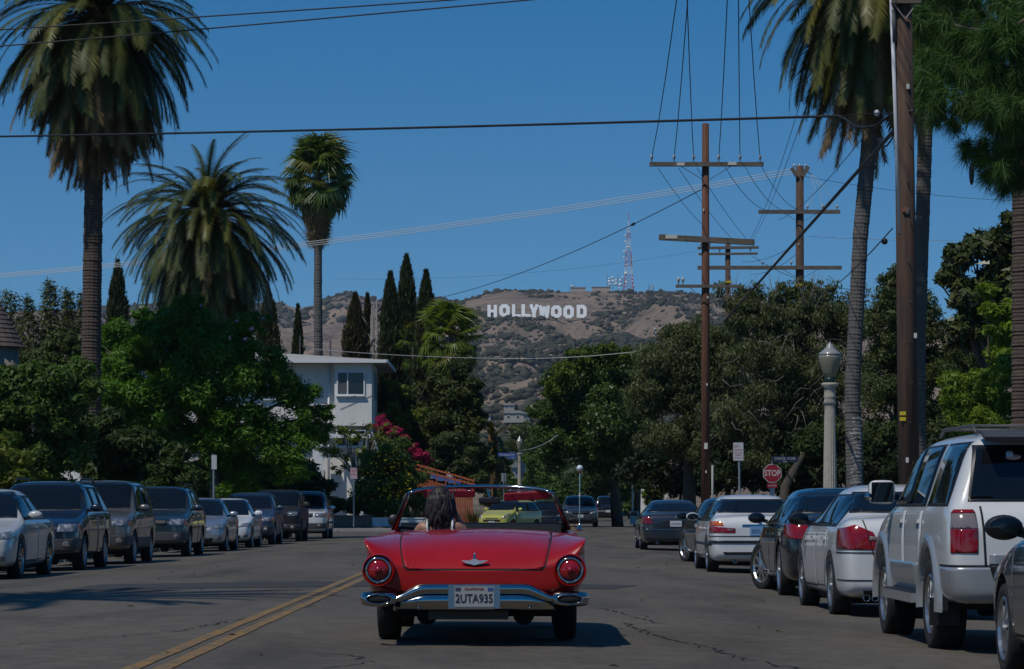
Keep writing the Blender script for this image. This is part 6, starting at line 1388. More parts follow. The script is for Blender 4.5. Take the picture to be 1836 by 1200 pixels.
def subdivide(blobs, k, seed, f=(.24, .50)):
    rs = np.random.RandomState(seed); o = [[b[0], b[1], b[2], b[3] * .7, b[4] * .7, b[5] * .7] for b in blobs]; k = int(k * 1.7)
    for b in blobs:
        for i in range(k):
            d = unit(rs.randn(1, 3))[0]; q = rs.uniform(.55, 1.08); s_ = rs.uniform(*f)
            o.append([b[0] + d[0] * b[3] * q, b[1] + d[1] * b[4] * q, b[2] + d[2] * b[5] * q, b[3] * s_, b[4] * s_, b[5] * s_ * .85])
    return o
L_JAC = leafmat('jacaranda_leaf', (.026, .076, .007), (.082, .172, .020), .40); L_DARK = leafmat('dark_shrub_leaf', (.012, .026, .006), (.035, .060, .013)); L_SHADE = leafmat('understory_leaf_shade_tone', (.006, .012, .004), (.018, .030, .008), .15); L_SHR = leafmat('shrub_leaf', (.022, .050, .009), (.064, .108, .021))  # understory leaf colour is darkened to carry the canopy's shade
L_YG = leafmat('yellow_green_leaf', (.045, .070, .008), (.12, .15, .022), .35); L_FIC = leafmat('ficus_leaf', (.016, .038, .007), (.056, .100, .018), .28, .45, spec=.35); L_FICT = leafmat('new_ficus_leaf', (.045, .075, .010), (.10, .135, .02), .35)
L_PEP = leafmat('pepper_leaf', (.028, .042, .018), (.094, .112, .056), .3); L_PEP2 = leafmat('olive_leaf', (.022, .036, .012), (.068, .090, .034), .3); L_CON = leafmat('conifer_leaf', (.022, .032, .008), (.055, .068, .017), .15)
L_CYP = leafmat('cypress_leaf', (.014, .021, .008), (.034, .044, .016), .1); L_CYPB = leafmat('brown_cypress_leaf', (.022, .021, .009), (.048, .042, .018), .1); L_MAG = leafmat('magnolia_leaf', (.016, .034, .010), (.066, .074, .028), .15, .4, spec=.4)
L_BAM = leafmat('bamboo_leaf', (.055, .11, .010), (.15, .21, .025), .4); L_IVY = leafmat('ivy_leaf', (.012, .022, .006), (.055, .075, .017), .25); L_BOU = leafmat('bougainvillea_bract', (.22, .008, .07), (.36, .02, .13), .4); L_YEL = leafmat('yellow_flower', (.50, .34, .01), (.60, .45, .02), .3)
L_PUR = leafmat('purple_flower', (.12, .11, .34), (.20, .19, .46), .3)

# ------------------------------------------------------------------ palms
def frond_mesh(L, a0, bend, n=80, ll=.46, seed=0, wid=.050, curl=.0):
    rs = np.random.RandomState(seed); V = []; Ft = []; pts_ = []; p = np.zeros(3); seg = 14
    for i in range(seg + 1):
        t = i / seg; a = a0 - bend * t ** 1.25; pts_.append((p.copy(), np.array([math.cos(a), curl * t, math.sin(a)]))); p = p + np.array([math.cos(a), curl * t, math.sin(a)]) * L / seg
    def P_(t):
        q = min(t * seg, seg - 1e-6); i = int(q); f = q - i; return pts_[i][0] * (1 - f) + pts_[i + 1][0] * f, pts_[i][1] * (1 - f) + pts_[i + 1][1] * f
    def tri(a, b, c): o = len(V); V.extend([a, b, c]); Ft.append((o, o + 1, o + 2))
    for i in range(seg):                                        # rachis
        (a, ta), (b, tb_) = pts_[i], pts_[i + 1]; w0, w1 = .045 * (1 - i / seg) + .008, .045 * (1 - (i + 1) / seg) + .008; s_ = np.array([0, 1, 0])
        tri(a - s_ * w0, a + s_ * w0, b + s_ * w1); tri(a - s_ * w0, b + s_ * w1, b - s_ * w1)
    for i in range(n):
        t = .10 + .90 * (i + .5) / n; c, T = P_(t); T = T / np.linalg.norm(T); S = np.array([0, 1.0, 0]); Nn = np.cross(T, S); Nn = Nn if Nn[2] > 0 else -Nn
        l_ = ll * (math.sin(math.pi * min(1, .12 + t * .80)) ** .7) * rs.uniform(.85, 1.1)
        for s_ in (-1, 1):
            d = T * (.62 + .35 * t) + S * s_ * .80 + Nn * .28 * (1 - t) + np.array([0, 0, -.22]) + rs.randn(3) * .06; d = d / np.linalg.norm(d)
            tri(c - T * wid * .6, c + T * wid * .6, c + d * l_)
    return np_mesh('frond', np.array(V), np.array(Ft))
def fan_mesh(r, seed, pet=.7, droop=.3):
    rs = np.random.RandomState(seed); V = []; Ft = []
    def tri(a, b, c): o = len(V); V.extend([a, b, c]); Ft.append((o, o + 1, o + 2))
    tri((0, -.02, 0), (0, .02, 0), (pet, .012, -.03)); tri((0, -.02, 0), (pet, .012, -.03), (pet, -.012, -.03)); k = 26; c = np.array([pet, 0, -.03])
    for i in range(k):
        a0 = R(-118 + 236 * i / k); a1 = R(-118 + 236 * (i + 1) / k); am = (a0 + a1) / 2; rr_ = r * rs.uniform(.88, 1.08)
        f = lambda a, q, h: c + np.array([math.cos(a) * q, math.sin(a) * q, h])
        tri(c, f(a0, rr_ * .62, -.02), f(am, rr_ * .66, .035)); tri(c, f(am, rr_ * .66, .035), f(a1, rr_ * .62, -.02)); tri(f(a0, rr_ * .62, -.02), f(am, rr_, -droop * r * rs.uniform(.5, 1.4)), f(a1, rr_ * .62, -.02))
    return np_mesh('fan', np.array(V), np.array(Ft))
L_PALM = leafmat('palm_leaf', (.022, .034, .010), (.060, .075, .024), .18, .5, spec=.25); L_PALMD = leafmat('dead_palm_leaf', (.060, .042, .028), (.19, .135, .085), .15, .9); L_PALMY = leafmat('yellow_palm_leaf', (.05, .062, .012), (.13, .12, .026), .3, .45, spec=.5); L_FAN = leafmat('fan_palm_leaf', (.035, .062, .012), (.085, .13, .028), .3, .4, spec=.5)
M_PTR = mat('palm_trunk', (.060, .042, .030), .95, col2=(.105, .076, .055), scale=5, stretch=(1, 1, 5), bump=.8, bscale=14); M_PTRG = mat('grey_palm_trunk', (.085, .078, .068), .95, col2=(.14, .13, .115), scale=5, stretch=(1, 1, 5), bump=.8, bscale=14); M_PTRW = mat('pale_palm_trunk', (.09, .08, .07), .95, col2=(.36, .345, .32), scale=5, stretch=(2, 2, 9), ramp=(.47, .53), bump=.8, bscale=14)
def ringed_trunk(root, pts_, rads, m, name='trunk', ring=.11, sub=None):
    mb = MB(); P2 = []; R2 = []; n = len(pts_) - 1
    for i in range(n):
        a, b = Vector(pts_[i]), Vector(pts_[i + 1]); k = max(2, int((b - a).length / ring))
        for j in range(k):
            for q, f in ((0, 1.03), (.55, .975)):
                t = (j + q + random.Random(j * 31 + i).uniform(-.16, .16)) / k; P2.append(a.lerp(b, t)); R2.append((rads[i] + (rads[i + 1] - rads[i]) * t) * f * random.Random(j * 7 + i).uniform(.965, 1.035))
    mb.tube(P2, R2, 14); return mb.build(name, m, root, False)
FR = {}
def fronds(L, ll, mkey):
    k = (L, ll)
    if k not in FR: FR[k] = {e: [frond_mesh(L, R(e), R(b), 96, ll, e + 90 + v, curl=(-.12, .12)[v]) for v in range(2)] for e, b in ((82, 55), (65, 78), (48, 84), (30, 84), (12, 80), (-8, 72), (-30, 58), (-55, 32), (-76, 12))}
    return FR[k]
FCOPY = {}
def with_mat(me, m):
    key = (me.name, m.name)
    if key not in FCOPY: c = me.copy(); c.materials.clear(); c.materials.append(m); FCOPY[key] = c
    return FCOPY[key]
def date_palm(label, x, y, zc, trunk_pts, rads, L, ll, n, ndead, seed, zb=.2, tm=M_PTR, group='feather palms', hang=1.0, yellowmix=.22, deadmix=.2):
    rt = empty('date_palm', (x, y, zb)); tag(rt, label, 'palm tree', group); rs = random.Random(seed); FM = fronds(L, ll, 0); keys = sorted(FM)
    ringed_trunk(rt, trunk_pts, rads, tm); top = Vector(trunk_pts[-1])
    MB().ball(top, (rads[-1] * 1.5, rads[-1] * 1.5, .9), 12, 8).build('crown_shaft', mat('palm_boot', (.12, .06, .022), .9, col2=(.2, .11, .04), scale=6), rt, True)
    for i in range(n):
        e = 84 - 150 * ((i + .5) / n) ** (.85 * hang) + rs.uniform(-8, 8); k = min(keys, key=lambda q: abs(q - e)); az = i * 2.39996 + rs.uniform(-.25, .25)
        m = L_PALMY if rs.random() < yellowmix else L_PALM  # a random share of fronds takes the yellower leaf colour
        if e < -34 and rs.random() < deadmix: m = L_PALMD
        o = link(bpy.data.objects.new('frond', with_mat(FM[k][rs.randrange(2)], m)), rt); o.location = top + Vector((0, 0, .3 - .7 * (i / n))); o.rotation_euler = (rs.uniform(-.25, .25), rs.uniform(-.08, .08), az); s_ = rs.uniform(.86, 1.08) * (.80 if e > 55 else 1.0); o.scale = (s_, s_, s_)
    for i in range(ndead):
        e = -34 - 50 * (i / max(1, ndead)) ** .7; k = min(keys, key=lambda q: abs(q - e)); az = i * 2.39996
        o = link(bpy.data.objects.new('dead_frond', with_mat(FM[k][rs.randrange(2)], L_PALMD)), rt); o.location = top + Vector((0, 0, -.4 - 1.3 * rs.random())); o.rotation_euler = (rs.uniform(-.3, .3), rs.uniform(-.1, .1), az); s_ = rs.uniform(.7, 1.02); o.scale = (s_, s_ * .8, s_)
    return rt
def zl_(py, Y, zb=.2): return sz(py, Y) - zb
# tall one at the left
Yp = 102.; x_ = sx(163, Yp); c_ = sx(180, Yp) - x_
date_palm('tall date palm with brown skirt, its crown cut by the top left corner', x_, Yp, 0, [(0, 0, -.3), (0, 0, 6), (sx(168, Yp) - x_, 0, zl_(330, Yp)), (c_, 0, zl_(35, Yp))], [.40, .36, .33, .34], 4.7, .66, 260, 190, 1, hang=.62, deadmix=.5, yellowmix=.16)
Yp = 136.; x_ = sx(372, Yp)
date_palm('full round date palm standing behind the white house hedge', x_, Yp, 0, [(0, 0, -.3), (0, 0, 6), (0, 0, zl_(392, Yp))], [.45, .42, .42], 5.3, .64, 340, 150, 2, hang=.68, deadmix=.12, yellowmix=.12)
Yp = 86.; x_ = sx(1533, Yp)
date_palm('curved date palm trunk with drooping fronds left of the near utility pole', x_, Yp, 0, [(0, 0, -.3), (sx(1528, Yp) - x_, 0, zl_(700, Yp)), (sx(1543, Yp) - x_, 0, zl_(420, Yp)), (sx(1565, Yp) - x_, 0, zl_(190, Yp)), (sx(1566, Yp) - x_, 0, zl_(-60, Yp))], [.23, .235, .23, .25, .27], 4.7, .64, 200, 70, 3, hang=.7, tm=M_PTRG, yellowmix=.4)
rt = bpy.data.objects['date_palm.002']
ringed_trunk(rt, [(0, 0, -.2), (-.01, 0, zl_(800, Yp)), (sx(1529.5, Yp) - x_, 0, zl_(745, Yp))], [.24, .243, .241], M_PTRW, 'pale_trunk_base')
Yp = 92.; x_ = sx(1648, Yp)
date_palm('straight dark palm trunk right behind the near utility pole', x_, Yp, 0, [(0, 0, -.3), (.0, 0, zl_(600, Yp)), (sx(1660, Yp) - x_, 0, zl_(200, Yp)), (sx(1662, Yp) - x_, 0, zl_(-150, Yp))], [.20, .22, .24, .26], 4.4, .50, 70, 24, 4, tm=M_PTRG)
Yp = 84.; x_ = sx(1836, Yp)
date_palm('scaly brown palm trunk at the right edge beside the pine', x_, Yp, 0, [(0, 0, -.3), (0, 0, zl_(500, Yp)), (0, 0, zl_(-190, Yp))], [.38, .36, .33], 4.4, .50, 60, 24, 5)
# one just outside the picture at the left: its crown throws the shadow on the road
date_palm('date palm just left of the picture, throwing its crown shadow on the road', -12.2, 28.0, 0, [(0, 0, -.3), (0, 0, 13.2)], [.36, .32], 4.4, .50, 64, 30, 6)
# fan palms
FANS = [fan_mesh(.85, k, .95, (.2, .5, .9)[k % 3]) for k in range(6)]
def fan_palm(label, x, y, trunk_pts, rads, n, nd, seed, scale=1.0, skirt=2.6, zb=.3, tm=M_PTRG, elev=(80, -50), fm=L_FAN):
    rt = empty('fan_palm', (x, y, zb)); tag(rt, label, 'palm tree', 'fan palms'); rs = random.Random(seed); ringed_trunk(rt, trunk_pts, rads, tm, ring=.16); top = Vector(trunk_pts[-1])
    for i in range(n):
        e = elev[0] - (elev[0] - elev[1]) * ((i + .5) / n) + rs.uniform(-15, 15); az = i * 2.39996 + rs.uniform(-.3, .3)
        o = link(bpy.data.objects.new('fan_leaf', with_mat(FANS[rs.randrange(6)], L_PALMY if rs.random() < .18 else fm)), rt); o.location = top + Vector((0, 0, .25 - .9 * i / n)); o.rotation_euler = (rs.uniform(-.4, .4), -R(e), az); s_ = scale * rs.uniform(.8, 1.18); o.scale = (s_, s_, s_)
    for i in range(nd):
        t = i / max(1, nd - 1); az = i * 2.39996; o = link(bpy.data.objects.new('dead_leaf', with_mat(FANS[rs.randrange(6)], L_PALMD)), rt)
        o.location = top + Vector((0, 0, -.5 - skirt * .62 * t)); o.rotation_euler = (rs.uniform(-.3, .3), R(62 + 22 * t + rs.uniform(-8, 8)), az); s_ = scale * rs.uniform(.5, 1.15) * (1.05 - .5 * t); o.scale = (s_, s_, s_)
    return rt
Yp = 172.; x_ = sx(573, Yp)
fan_palm('slender fan palm with a shaggy brown skirt above the white house roof', x_, Yp, [(0, 0, -.3), (-.1, 0, zl_(520, Yp)), (sx(571, Yp) - x_, 0, zl_(312, Yp))], [.30, .25, .22], 84, 120, 1, 1.3, 4.8)
Yp = 162.; x_ = sx(806, Yp)
fan_palm('bushy bright green fan palm rising out of the ivy left of the hillside letters', x_, Yp, [(0, 0, -.3), (0, 0, zl_(605, Yp))], [.3, .26], 60, 10, 2, 1.15, 2.0, fm=leafmat('bright_fan_leaf', (.07, .105, .018), (.15, .20, .04), .4, .4))
x_ = sx(745, 166.); fan_palm('half hidden fan palm between the tall cypresses', x_, 166., [(0, 0, -.3), (0, 0, zl_(625, 166.))], [.25, .22], 20, 4, 5, .85, 1.0)
Yp = 168.; x_ = sx(884, Yp)
date_palm('small yellowish palm with hanging fronds beside the far lamp post', x_, Yp, 0, [(0, 0, -.3), (0, 0, zl_(800, Yp))], [.22, .2], 2.2, .3, 34, 12, 7, zb=.4, yellowmix=.7)

# ------------------------------------------------------------------ cypresses and conifers
def cypress(label, px, top, bot, hwp, Y, n, seed, m=L_CYP, zb=.3):
    hwp = hwp * 1.45; c = at(px, top, Y); H_ = c.z - zb; rw_ = hwp / F_PX * Y; rt = empty('cypress_tree', (c.x, Y, zb)); tag(rt, label, 'cypress', 'cypresses behind the white house'); rs = np.random.RandomState(seed)
    MB().tube([(0, 0, -.3), (0, 0, H_ * .9)], [.16, .03], 8).build('trunk', M_BARK, rt, True)
    t = rs.rand(n) ** .85; z = H_ * (.12 + .88 * t); prof_ = np.interp(t, [0, .15, .5, .8, .93, 1], [.75, .95, 1.0, .70, .36, .04]); a = rs.rand(n) * 6.283
    lump = 1 + .22 * vnoise(a * 1.6, z * .9, seed) + .10 * rs.randn(n); r_ = rw_ * prof_ * lump * (.45 + .55 * rs.rand(n) ** .4)
    p = np.stack([np.cos(a) * r_, np.sin(a) * r_, z], 1); d = unit(np.stack([np.cos(a) * .35, np.sin(a) * .35, np.ones(n)], 1) + rs.randn(n, 3) * .22); s_ = unit(np.cross(d, unit(rs.randn(n, 3)))); L = (.16 + .22 * rs.rand(n))[:, None]
    V = np.empty((n, 3, 3)); V[:, 0] = p - d * L * .4 + s_ * L * .24; V[:, 1] = p + d * L * .75; V[:, 2] = p - d * L * .4 - s_ * L * .24
    mesh_obj('crown', np_mesh('crown', V.reshape(-1, 3), np.arange(n * 3).reshape(n, 3)), m, rt)
for a in (('cypress peeping out left of the round date palm', 211, 468, 640, 17, 178, 7000, 1), ('cypress close to the right edge of the round date palm', 481, 522, 640, 18, 178, 8000, 2, L_CYPB), ('small lone cypress just left of the fan palm trunk', 534, 548, 640, 9, 186, 4500, 3), ('brownish cypress just right of the fan palm trunk', 637, 528, 650, 18, 170, 9000, 4, L_CYPB),
          ('thin cypress beside the dead snags', 659, 528, 650, 9, 172, 5000, 5, L_CYPB), ('dark cypress left of the tallest one', 700, 490, 760, 15, 166, 11000, 6), ('tallest cypress, in the middle of the group', 729, 459, 760, 16, 172, 12000, 7), ('dark cypress right of the tallest one', 764, 487, 760, 16, 165, 11000, 8)): cypress(*a)
Yp = 169.; sn = empty('dead_tree', (sx(678, Yp), Yp, .3)); tag(sn, 'bare grey dead snags between the cypresses', 'dead tree'); mb = MB(); rs_ = random.Random(2)
for k in range(5):
    x_ = -.5 + .22 * k; h_ = zl_(540 + 14 * abs(k - 2), Yp); mb.tube([(x_ * .4, 0, 0), (x_ * .7, .1, h_ * .6), (x_ + rs_.uniform(-.1, .1), 0, h_)], [.22, .16, .05], 7)
    for j in range(5): z_ = h_ * rs_.uniform(.55, .95); mb.tube([(x_ * .9, 0, z_), (x_ + rs_.uniform(-.5, .5), rs_.uniform(-.3, .3), z_ + rs_.uniform(.2, .9))], [.06, .015], 5)
mb.build('trunk', mat('dead_wood', (.16, .145, .13), .95, col2=(.24, .22, .2), scale=4), sn, True); leaf_obj('crown', [[sn.location.x, Yp, 6, .8, .6, 4.5]], 3500, .22, 9, L_CYPB, sn)
def conifer(label, px, top, hwp, Y, n, seed, zb=.3):
    hwp = hwp * 1.5; c = at(px, top, Y); H_ = c.z - zb; rw_ = hwp / F_PX * Y; rt = empty('conifer_tree', (c.x, Y, zb)); tag(rt, label, 'conifer', 'conifers at the far left'); rs = np.random.RandomState(seed)
    MB().tube([(0, 0, -.3), (0, 0, H_ * .93)], [.2, .03], 8).build('trunk', M_BARK, rt, True); bl = []
    for k in range(60):
        t = (k + .5) / 60; z = H_ * (.25 + .74 * t); r_ = rw_ * (1.05 - t) ** .7; a = k * 2.4 + rs.uniform(-.4, .4); bl.append([math.cos(a) * r_ * .6, math.sin(a) * r_ * .6, z, .16 * rw_ + r_ * .38, .16 * rw_ + r_ * .38, .35 + .25 * r_])
    V, Fq = leaf_arrays(bl, int(n * 1.3), .24, seed, aspect=.3, up=.8, shell=.3); mesh_obj('crown', np_mesh('crown', V, Fq), L_CON, rt)
for a in (('round topped conifer at the left edge above the pale roof', 18, 520, 48, 182, 12000, 1), ('conifer left of the tall date palm trunk, second from the edge', 52, 528, 34, 178, 10000, 2), ('tallest feathery conifer left of the tall date palm trunk', 90, 502, 40, 180, 14000, 3), ('pointed conifer touching the tall date palm trunk on its left', 122, 518, 32, 176, 12000, 4), ('conifer tip partly behind the tall date palm trunk', 148, 520, 28, 182, 9000, 5)): conifer(*a)
# ------------------------------------------------------------------ left side trees and shrubs
jb = pxblobs([(365, 590, 62, 0), (300, 625, 60, 1), (430, 610, 48, -.5), (235, 640, 52, 1), (200, 690, 50, .5), (465, 665, 52, -1), (400, 690, 80, -1), (320, 710, 75, 0), (530, 710, 50, -1), (555, 770, 42, -1), (480, 780, 72, -1), (390, 800, 70, 0), (520, 840, 40, -1), (440, 850, 50, 0), (250, 760, 70, 1), (580, 735, 20, -1), (455, 580, 26, 1), (345, 555, 30, 0), (215, 600, 36, 2), (260, 590, 34, 2), (175, 650, 36, 2), (190, 740, 50, 2), (300, 570, 26, 1)], 106)
jt = tree('jacaranda_tree', 'broad bright green jacaranda spreading in front of the white house', 'tree', (sx(392, 106), 106, .2), subdivide(jb, 7, 3), 150000, .18, 21, L_JAC, .22, k=16, aspect=.30, up=.9, shell=.35)
leaf_obj('blossom', pxblobs([(425, 575, 4, -3), (452, 590, 5, -3), (440, 608, 5, -3), (470, 572, 4, -2), (412, 605, 4, -3), (360, 548, 3, -2)], 106), 70, .10, 22, L_PUR, jt, shell=.1)['kind'] = 'stuff'
def shrub(name, label, lst, Y, n, size, seed, m, base_px, k=7, bark=M_BARK, r0=.08, group=None, sub=6, **kw): return tree(name, label, 'shrub', (sx(base_px, Y), Y, .2), subdivide(pxblobs(lst, Y), sub, seed), n, size, seed, m, r0, bark, group, k, **kw)
GS = 'shrubs behind the left parked cars'
shrub('large_shrub', 'big dark green shrub at the left edge above the cream sedan', [(30, 700, 70, 0), (90, 730, 70, 0), (20, 790, 60, 0), (110, 800, 70, 1), (60, 850, 70, 0), (130, 690, 50, 1), (-40, 740, 70, 0)], 92, 52000, .2, 31, L_SHR, 60, group=GS)
shrub('large_shrub', 'tall loose shrub left of the tall date palm trunk, under the pale roof', [(70, 655, 45, 0), (120, 660, 45, 1), (30, 650, 40, 0), (135, 620, 25, 1), (100, 620, 25, 1)], 118, 22000, .2, 32, L_PEP2, 90, group=GS)
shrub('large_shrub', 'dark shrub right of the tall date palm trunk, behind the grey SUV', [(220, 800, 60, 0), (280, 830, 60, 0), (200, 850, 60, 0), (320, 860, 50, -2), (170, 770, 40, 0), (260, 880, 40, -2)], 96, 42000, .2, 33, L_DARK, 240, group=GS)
shrub('large_shrub', 'yellow green shrub low at the left edge', [(10, 830, 45, 0), (35, 860, 40, 0), (-30, 850, 45, 0)], 84, 16000, .14, 34, L_YG, 20, group=GS)
shrub('large_shrub', 'bright green leafy tree top above the dark shrub right of the tall palm trunk', [(200, 610, 34, 0), (240, 640, 40, 0), (190, 680, 44, 0), (270, 610, 30, 0), (230, 720, 44, 0), (290, 680, 40, 0), (260, 570, 22, 0)], 112, 36000, .17, 38, L_JAC, 225, group=GS)
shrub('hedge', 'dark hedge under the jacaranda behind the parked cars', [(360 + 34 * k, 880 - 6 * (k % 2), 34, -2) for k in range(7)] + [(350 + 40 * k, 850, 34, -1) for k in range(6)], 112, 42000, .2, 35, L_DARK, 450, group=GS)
shrub('shrub', 'sunlit yellow green shrub behind the black off-roader', [(520, 870, 22, 0), (505, 885, 20, 0), (540, 890, 20, 0)], 116, 9000, .2, 36, L_YG, 520, group=GS)
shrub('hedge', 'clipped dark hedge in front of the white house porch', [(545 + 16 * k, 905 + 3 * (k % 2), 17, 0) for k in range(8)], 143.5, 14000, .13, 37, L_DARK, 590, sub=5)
ft = tree('fruit_tree', 'small twisted tree with sparse yellowish leaves before the white house', 'tree', (sx(640, 146), 145.5, .3), subdivide(pxblobs([(610, 800, 34, 0), (655, 780, 30, 0), (690, 775, 20, 0), (600, 830, 26, 0), (645, 825, 30, 0), (680, 815, 22, 0), (625, 770, 16, 0)], 145.5), 5, 5, (.25, .4))[7:], 2300, .17, 41, L_YG, .10, M_BARKP, k=22, shell=.3)
yh = shrub('flowering_hedge', 'dense green hedge dotted with yellow flowers behind the white low wall', [(670, 830, 36, 0), (710, 820, 34, 0), (680, 870, 42, 0), (725, 865, 36, 0), (660, 900, 28, 0), (700, 905, 36, -.5), (740, 895, 26, 0)], 143.5, 38000, .15, 42, L_SHR, 700)
leaf_obj('flower', pxblobs([(690, 850, 52, -1.0), (710, 885, 30, -1.2)], 143.5), 300, .13, 43, L_YEL, yh, shell=.9)['kind'] = 'stuff'
shrub('bougainvillea', 'magenta bougainvillea trailing down beside the white house', [(690, 762, 15, 0), (705, 775, 16, 0), (722, 788, 14, 0), (738, 803, 12, 0), (752, 818, 14, 0), (764, 826, 9, 0), (682, 752, 10, 0)], 147.5, 9500, .13, 44, L_BOU, 700, sub=4)
shrub('shrub', 'green leaves under the magenta bougainvillea', [(700, 800, 24, .5), (725, 820, 20, .5), (745, 840, 18, .5)], 148.5, 7000, .14, 45, L_SHR, 705)
iv = shrub('ivy_clad_tree', 'dark ivy clad tree mass between the white house and the street', [(705, 715, 32, 0), (735, 735, 40, 0), (790, 690, 34, 1), (810, 705, 44, 0), (760, 760, 55, 0), (820, 760, 48, 0), (840, 690, 30, 0), (855, 760, 28, 0), (790, 820, 50, 0), (845, 820, 38, 0), (830, 660, 24, 0), (870, 840, 22, 0), (740, 830, 40, 1), (850, 720, 22, 0)], 158, 66000, .22, 46, L_IVY, 800, r0=.25)
shrub('shrub', 'bright yellow green vine leaves on the ivy clad tree', [(705, 730, 16, -2), (725, 700, 14, -2), (750, 745, 16, -2), (700, 690, 12, -2), (780, 640, 10, -2), (720, 755, 14, -2)], 156, 7000, .2, 47, L_YG, 720, sub=4)
shrub('large_shrub', 'rounded olive green shrub in front of the ivy clad tree', [(800, 800, 34, 0), (830, 830, 34, 0), (800, 850, 32, 0), (850, 860, 26, 0), (770, 845, 20, 0)], 152, 26000, .18, 48, L_PEP2, 815)
def grass_tuft(label, px, py, Y, n, h, seed, m):
    p = at(px, py, Y); rt = empty('spiky_plant', p); tag(rt, label, 'plant'); rs = np.random.RandomState(seed); V = []; Fq = []
    for i in range(n):
        a = rs.rand() * 6.28; d = np.array([math.cos(a), math.sin(a), 0]); b = d * rs.rand() * .5; l_ = h * rs.uniform(.6, 1.1); e = b + d * l_ * .5 + np.array([0, 0, l_]); s_ = np.array([-d[1], d[0], 0]) * .02; o_ = len(V); V += [b - s_, b + s_, e]; Fq.append((o_, o_ + 1, o_ + 2))
    mesh_obj('blades', np_mesh('blades', np.array(V), np.array(Fq)), m, rt)
for k, (px, lab) in enumerate(((700, 'spiky green plant behind the white low wall, on the left'), (735, 'spiky green plant behind the white low wall, on the right'), (850, 'spiky grey green plant below the orange fence'))): grass_tuft(lab, px, 938, 142.5, 160, .8, k, L_PEP2)

# ------------------------------------------------------------------ right side trees
fb = pxblobs([(1060, 680, 60, 0), (1010, 730, 55, 0), (1110, 670, 50, 0), (1080, 750, 75, -1), (1010, 790, 48, 0), (1140, 730, 60, 0), (1060, 820, 50, 0), (1120, 810, 55, 0), (990, 760, 34, 0), (1160, 680, 40, 1), (1000, 700, 30, 0), (1040, 645, 28, 0), (1085, 640, 26, 0), (1120, 640, 22, 0), (1160, 800, 48, 0), (985, 820, 26, 0)], 158)
fi = tree('street_tree', 'big dense dark green street tree overhanging the far road on the right', 'tree', (sx(1108, 160), 160, .3), subdivide(fb, 8, 11), 120000, .19, 51, L_FIC, .28, k=12, aspect=.5, shell=.45)
leaf_obj('young_leaves', subdivide(pxblobs([(1010, 660, 24, -1), (1045, 640, 20, -1), (1085, 630, 18, -1), (1125, 635, 18, -1), (990, 690, 18, -1), (1150, 640, 20, -1)], 157), 4, 3), 9000, .18, 52, L_FICT, fi)
MB().tube([(sx(1143, 160) - fi.location.x, 1, -.2), (sx(1146, 160) - fi.location.x, 1, 3.6)], [.2, .17], 9).build('second_trunk', M_BARK, fi, True)
pepA = pxblobs([(1200, 640, 60, 0), (1250, 620, 55, 0), (1180, 710, 50, 0), (1240, 700, 65, 0), (1300, 660, 55, 0), (1200, 790, 55, 0), (1270, 780, 60, 0), (1300, 610, 40, 0), (1220, 600, 30, 0)], 130)
tree('pepper_tree', 'weeping grey green pepper tree behind the reddish utility pole', 'tree', (sx(1235, 132), 132, .2), subdivide(pepA, 12, 12), 100000, .17, 53, L_PEP, .3, k=14, droop=.5, aspect=.28, shell=.3)
pepB = pxblobs([(1350, 580, 50, 0), (1410, 570, 50, 0), (1470, 560, 50, 0), (1520, 590, 50, 0), (1360, 660, 65, 0), (1440, 650, 70, 0), (1510, 680, 60, 0), (1350, 750, 60, 0), (1430, 750, 60, 0), (1500, 770, 60, 0), (1380, 810, 50, 0), (1340, 540, 30, 0), (1400, 535, 26, 0), (1460, 525, 26, 0)], 124)
pt = tree('pepper_tree', 'wide weeping pepper tree behind the concrete lamp post', 'tree', (sx(1415, 125), 125, .2), subdivide(pepB, 12, 13), 125000, .17, 54, L_PEP, .35, M_BARKP, k=18, droop=.5, aspect=.28, shell=.3)
mb = MB(); rs_ = random.Random(6); off = pt.location                 # bare upright shoots over the crown and pale dead twigs
for k in range(34):
    p = at(rs_.uniform(1285, 1540), 552, 124 + rs_.uniform(-2, 2)) - off; q = p + Vector((rs_.uniform(-.5, .5), 0, rs_.uniform(.6, 1.7))); mb.tube([p, p.lerp(q, .5) + Vector((rs_.uniform(-.1, .1), 0, 0)), q], [.025, .018, .006], 5)
for k in range(40):
    p = at(rs_.uniform(1290, 1540), rs_.uniform(590, 760), 122.0) - off; q = p + Vector((rs_.uniform(-1.4, 1.4), rs_.uniform(-.8, .3), rs_.uniform(-1.3, .5))); mb.tube([p, p.lerp(q, .35) + Vector((0, 0, rs_.uniform(-.15, .25))), p.lerp(q, .7) + Vector((rs_.uniform(-.15, .15), 0, .1)), q], [.018, .014, .010, .003], 5)
tag(mb.build('bare_twigs', mat('pale_twig', (.17, .155, .13), .9), pt, True), kind='stuff')
leaf_obj('shoot_leaves', pxblobs([(1290 + 17 * k, 520 + 9 * ((k * 7) % 4), 17, 0, 1.3) for k in range(16)], 124), 3600, .22, 55, L_PEP, pt, aspect=.25, shell=.2)
tree('olive_tree', 'grey olive green tree between the curved palm trunk and the near pole', 'tree', (sx(1600, 116), 116, .2), subdivide(pxblobs([(1590, 530, 40, 0), (1620, 500, 36, 0), (1600, 600, 60, 0), (1650, 570, 55, 0), (1580, 690, 55, 0), (1640, 680, 60, 0), (1700, 640, 60, 0), (1610, 780, 60, 0), (1690, 760, 60, 0)], 116), 8, 14), 70000, .17, 56, L_PEP2, .28, k=14, droop=.3, aspect=.34, shell=.35)
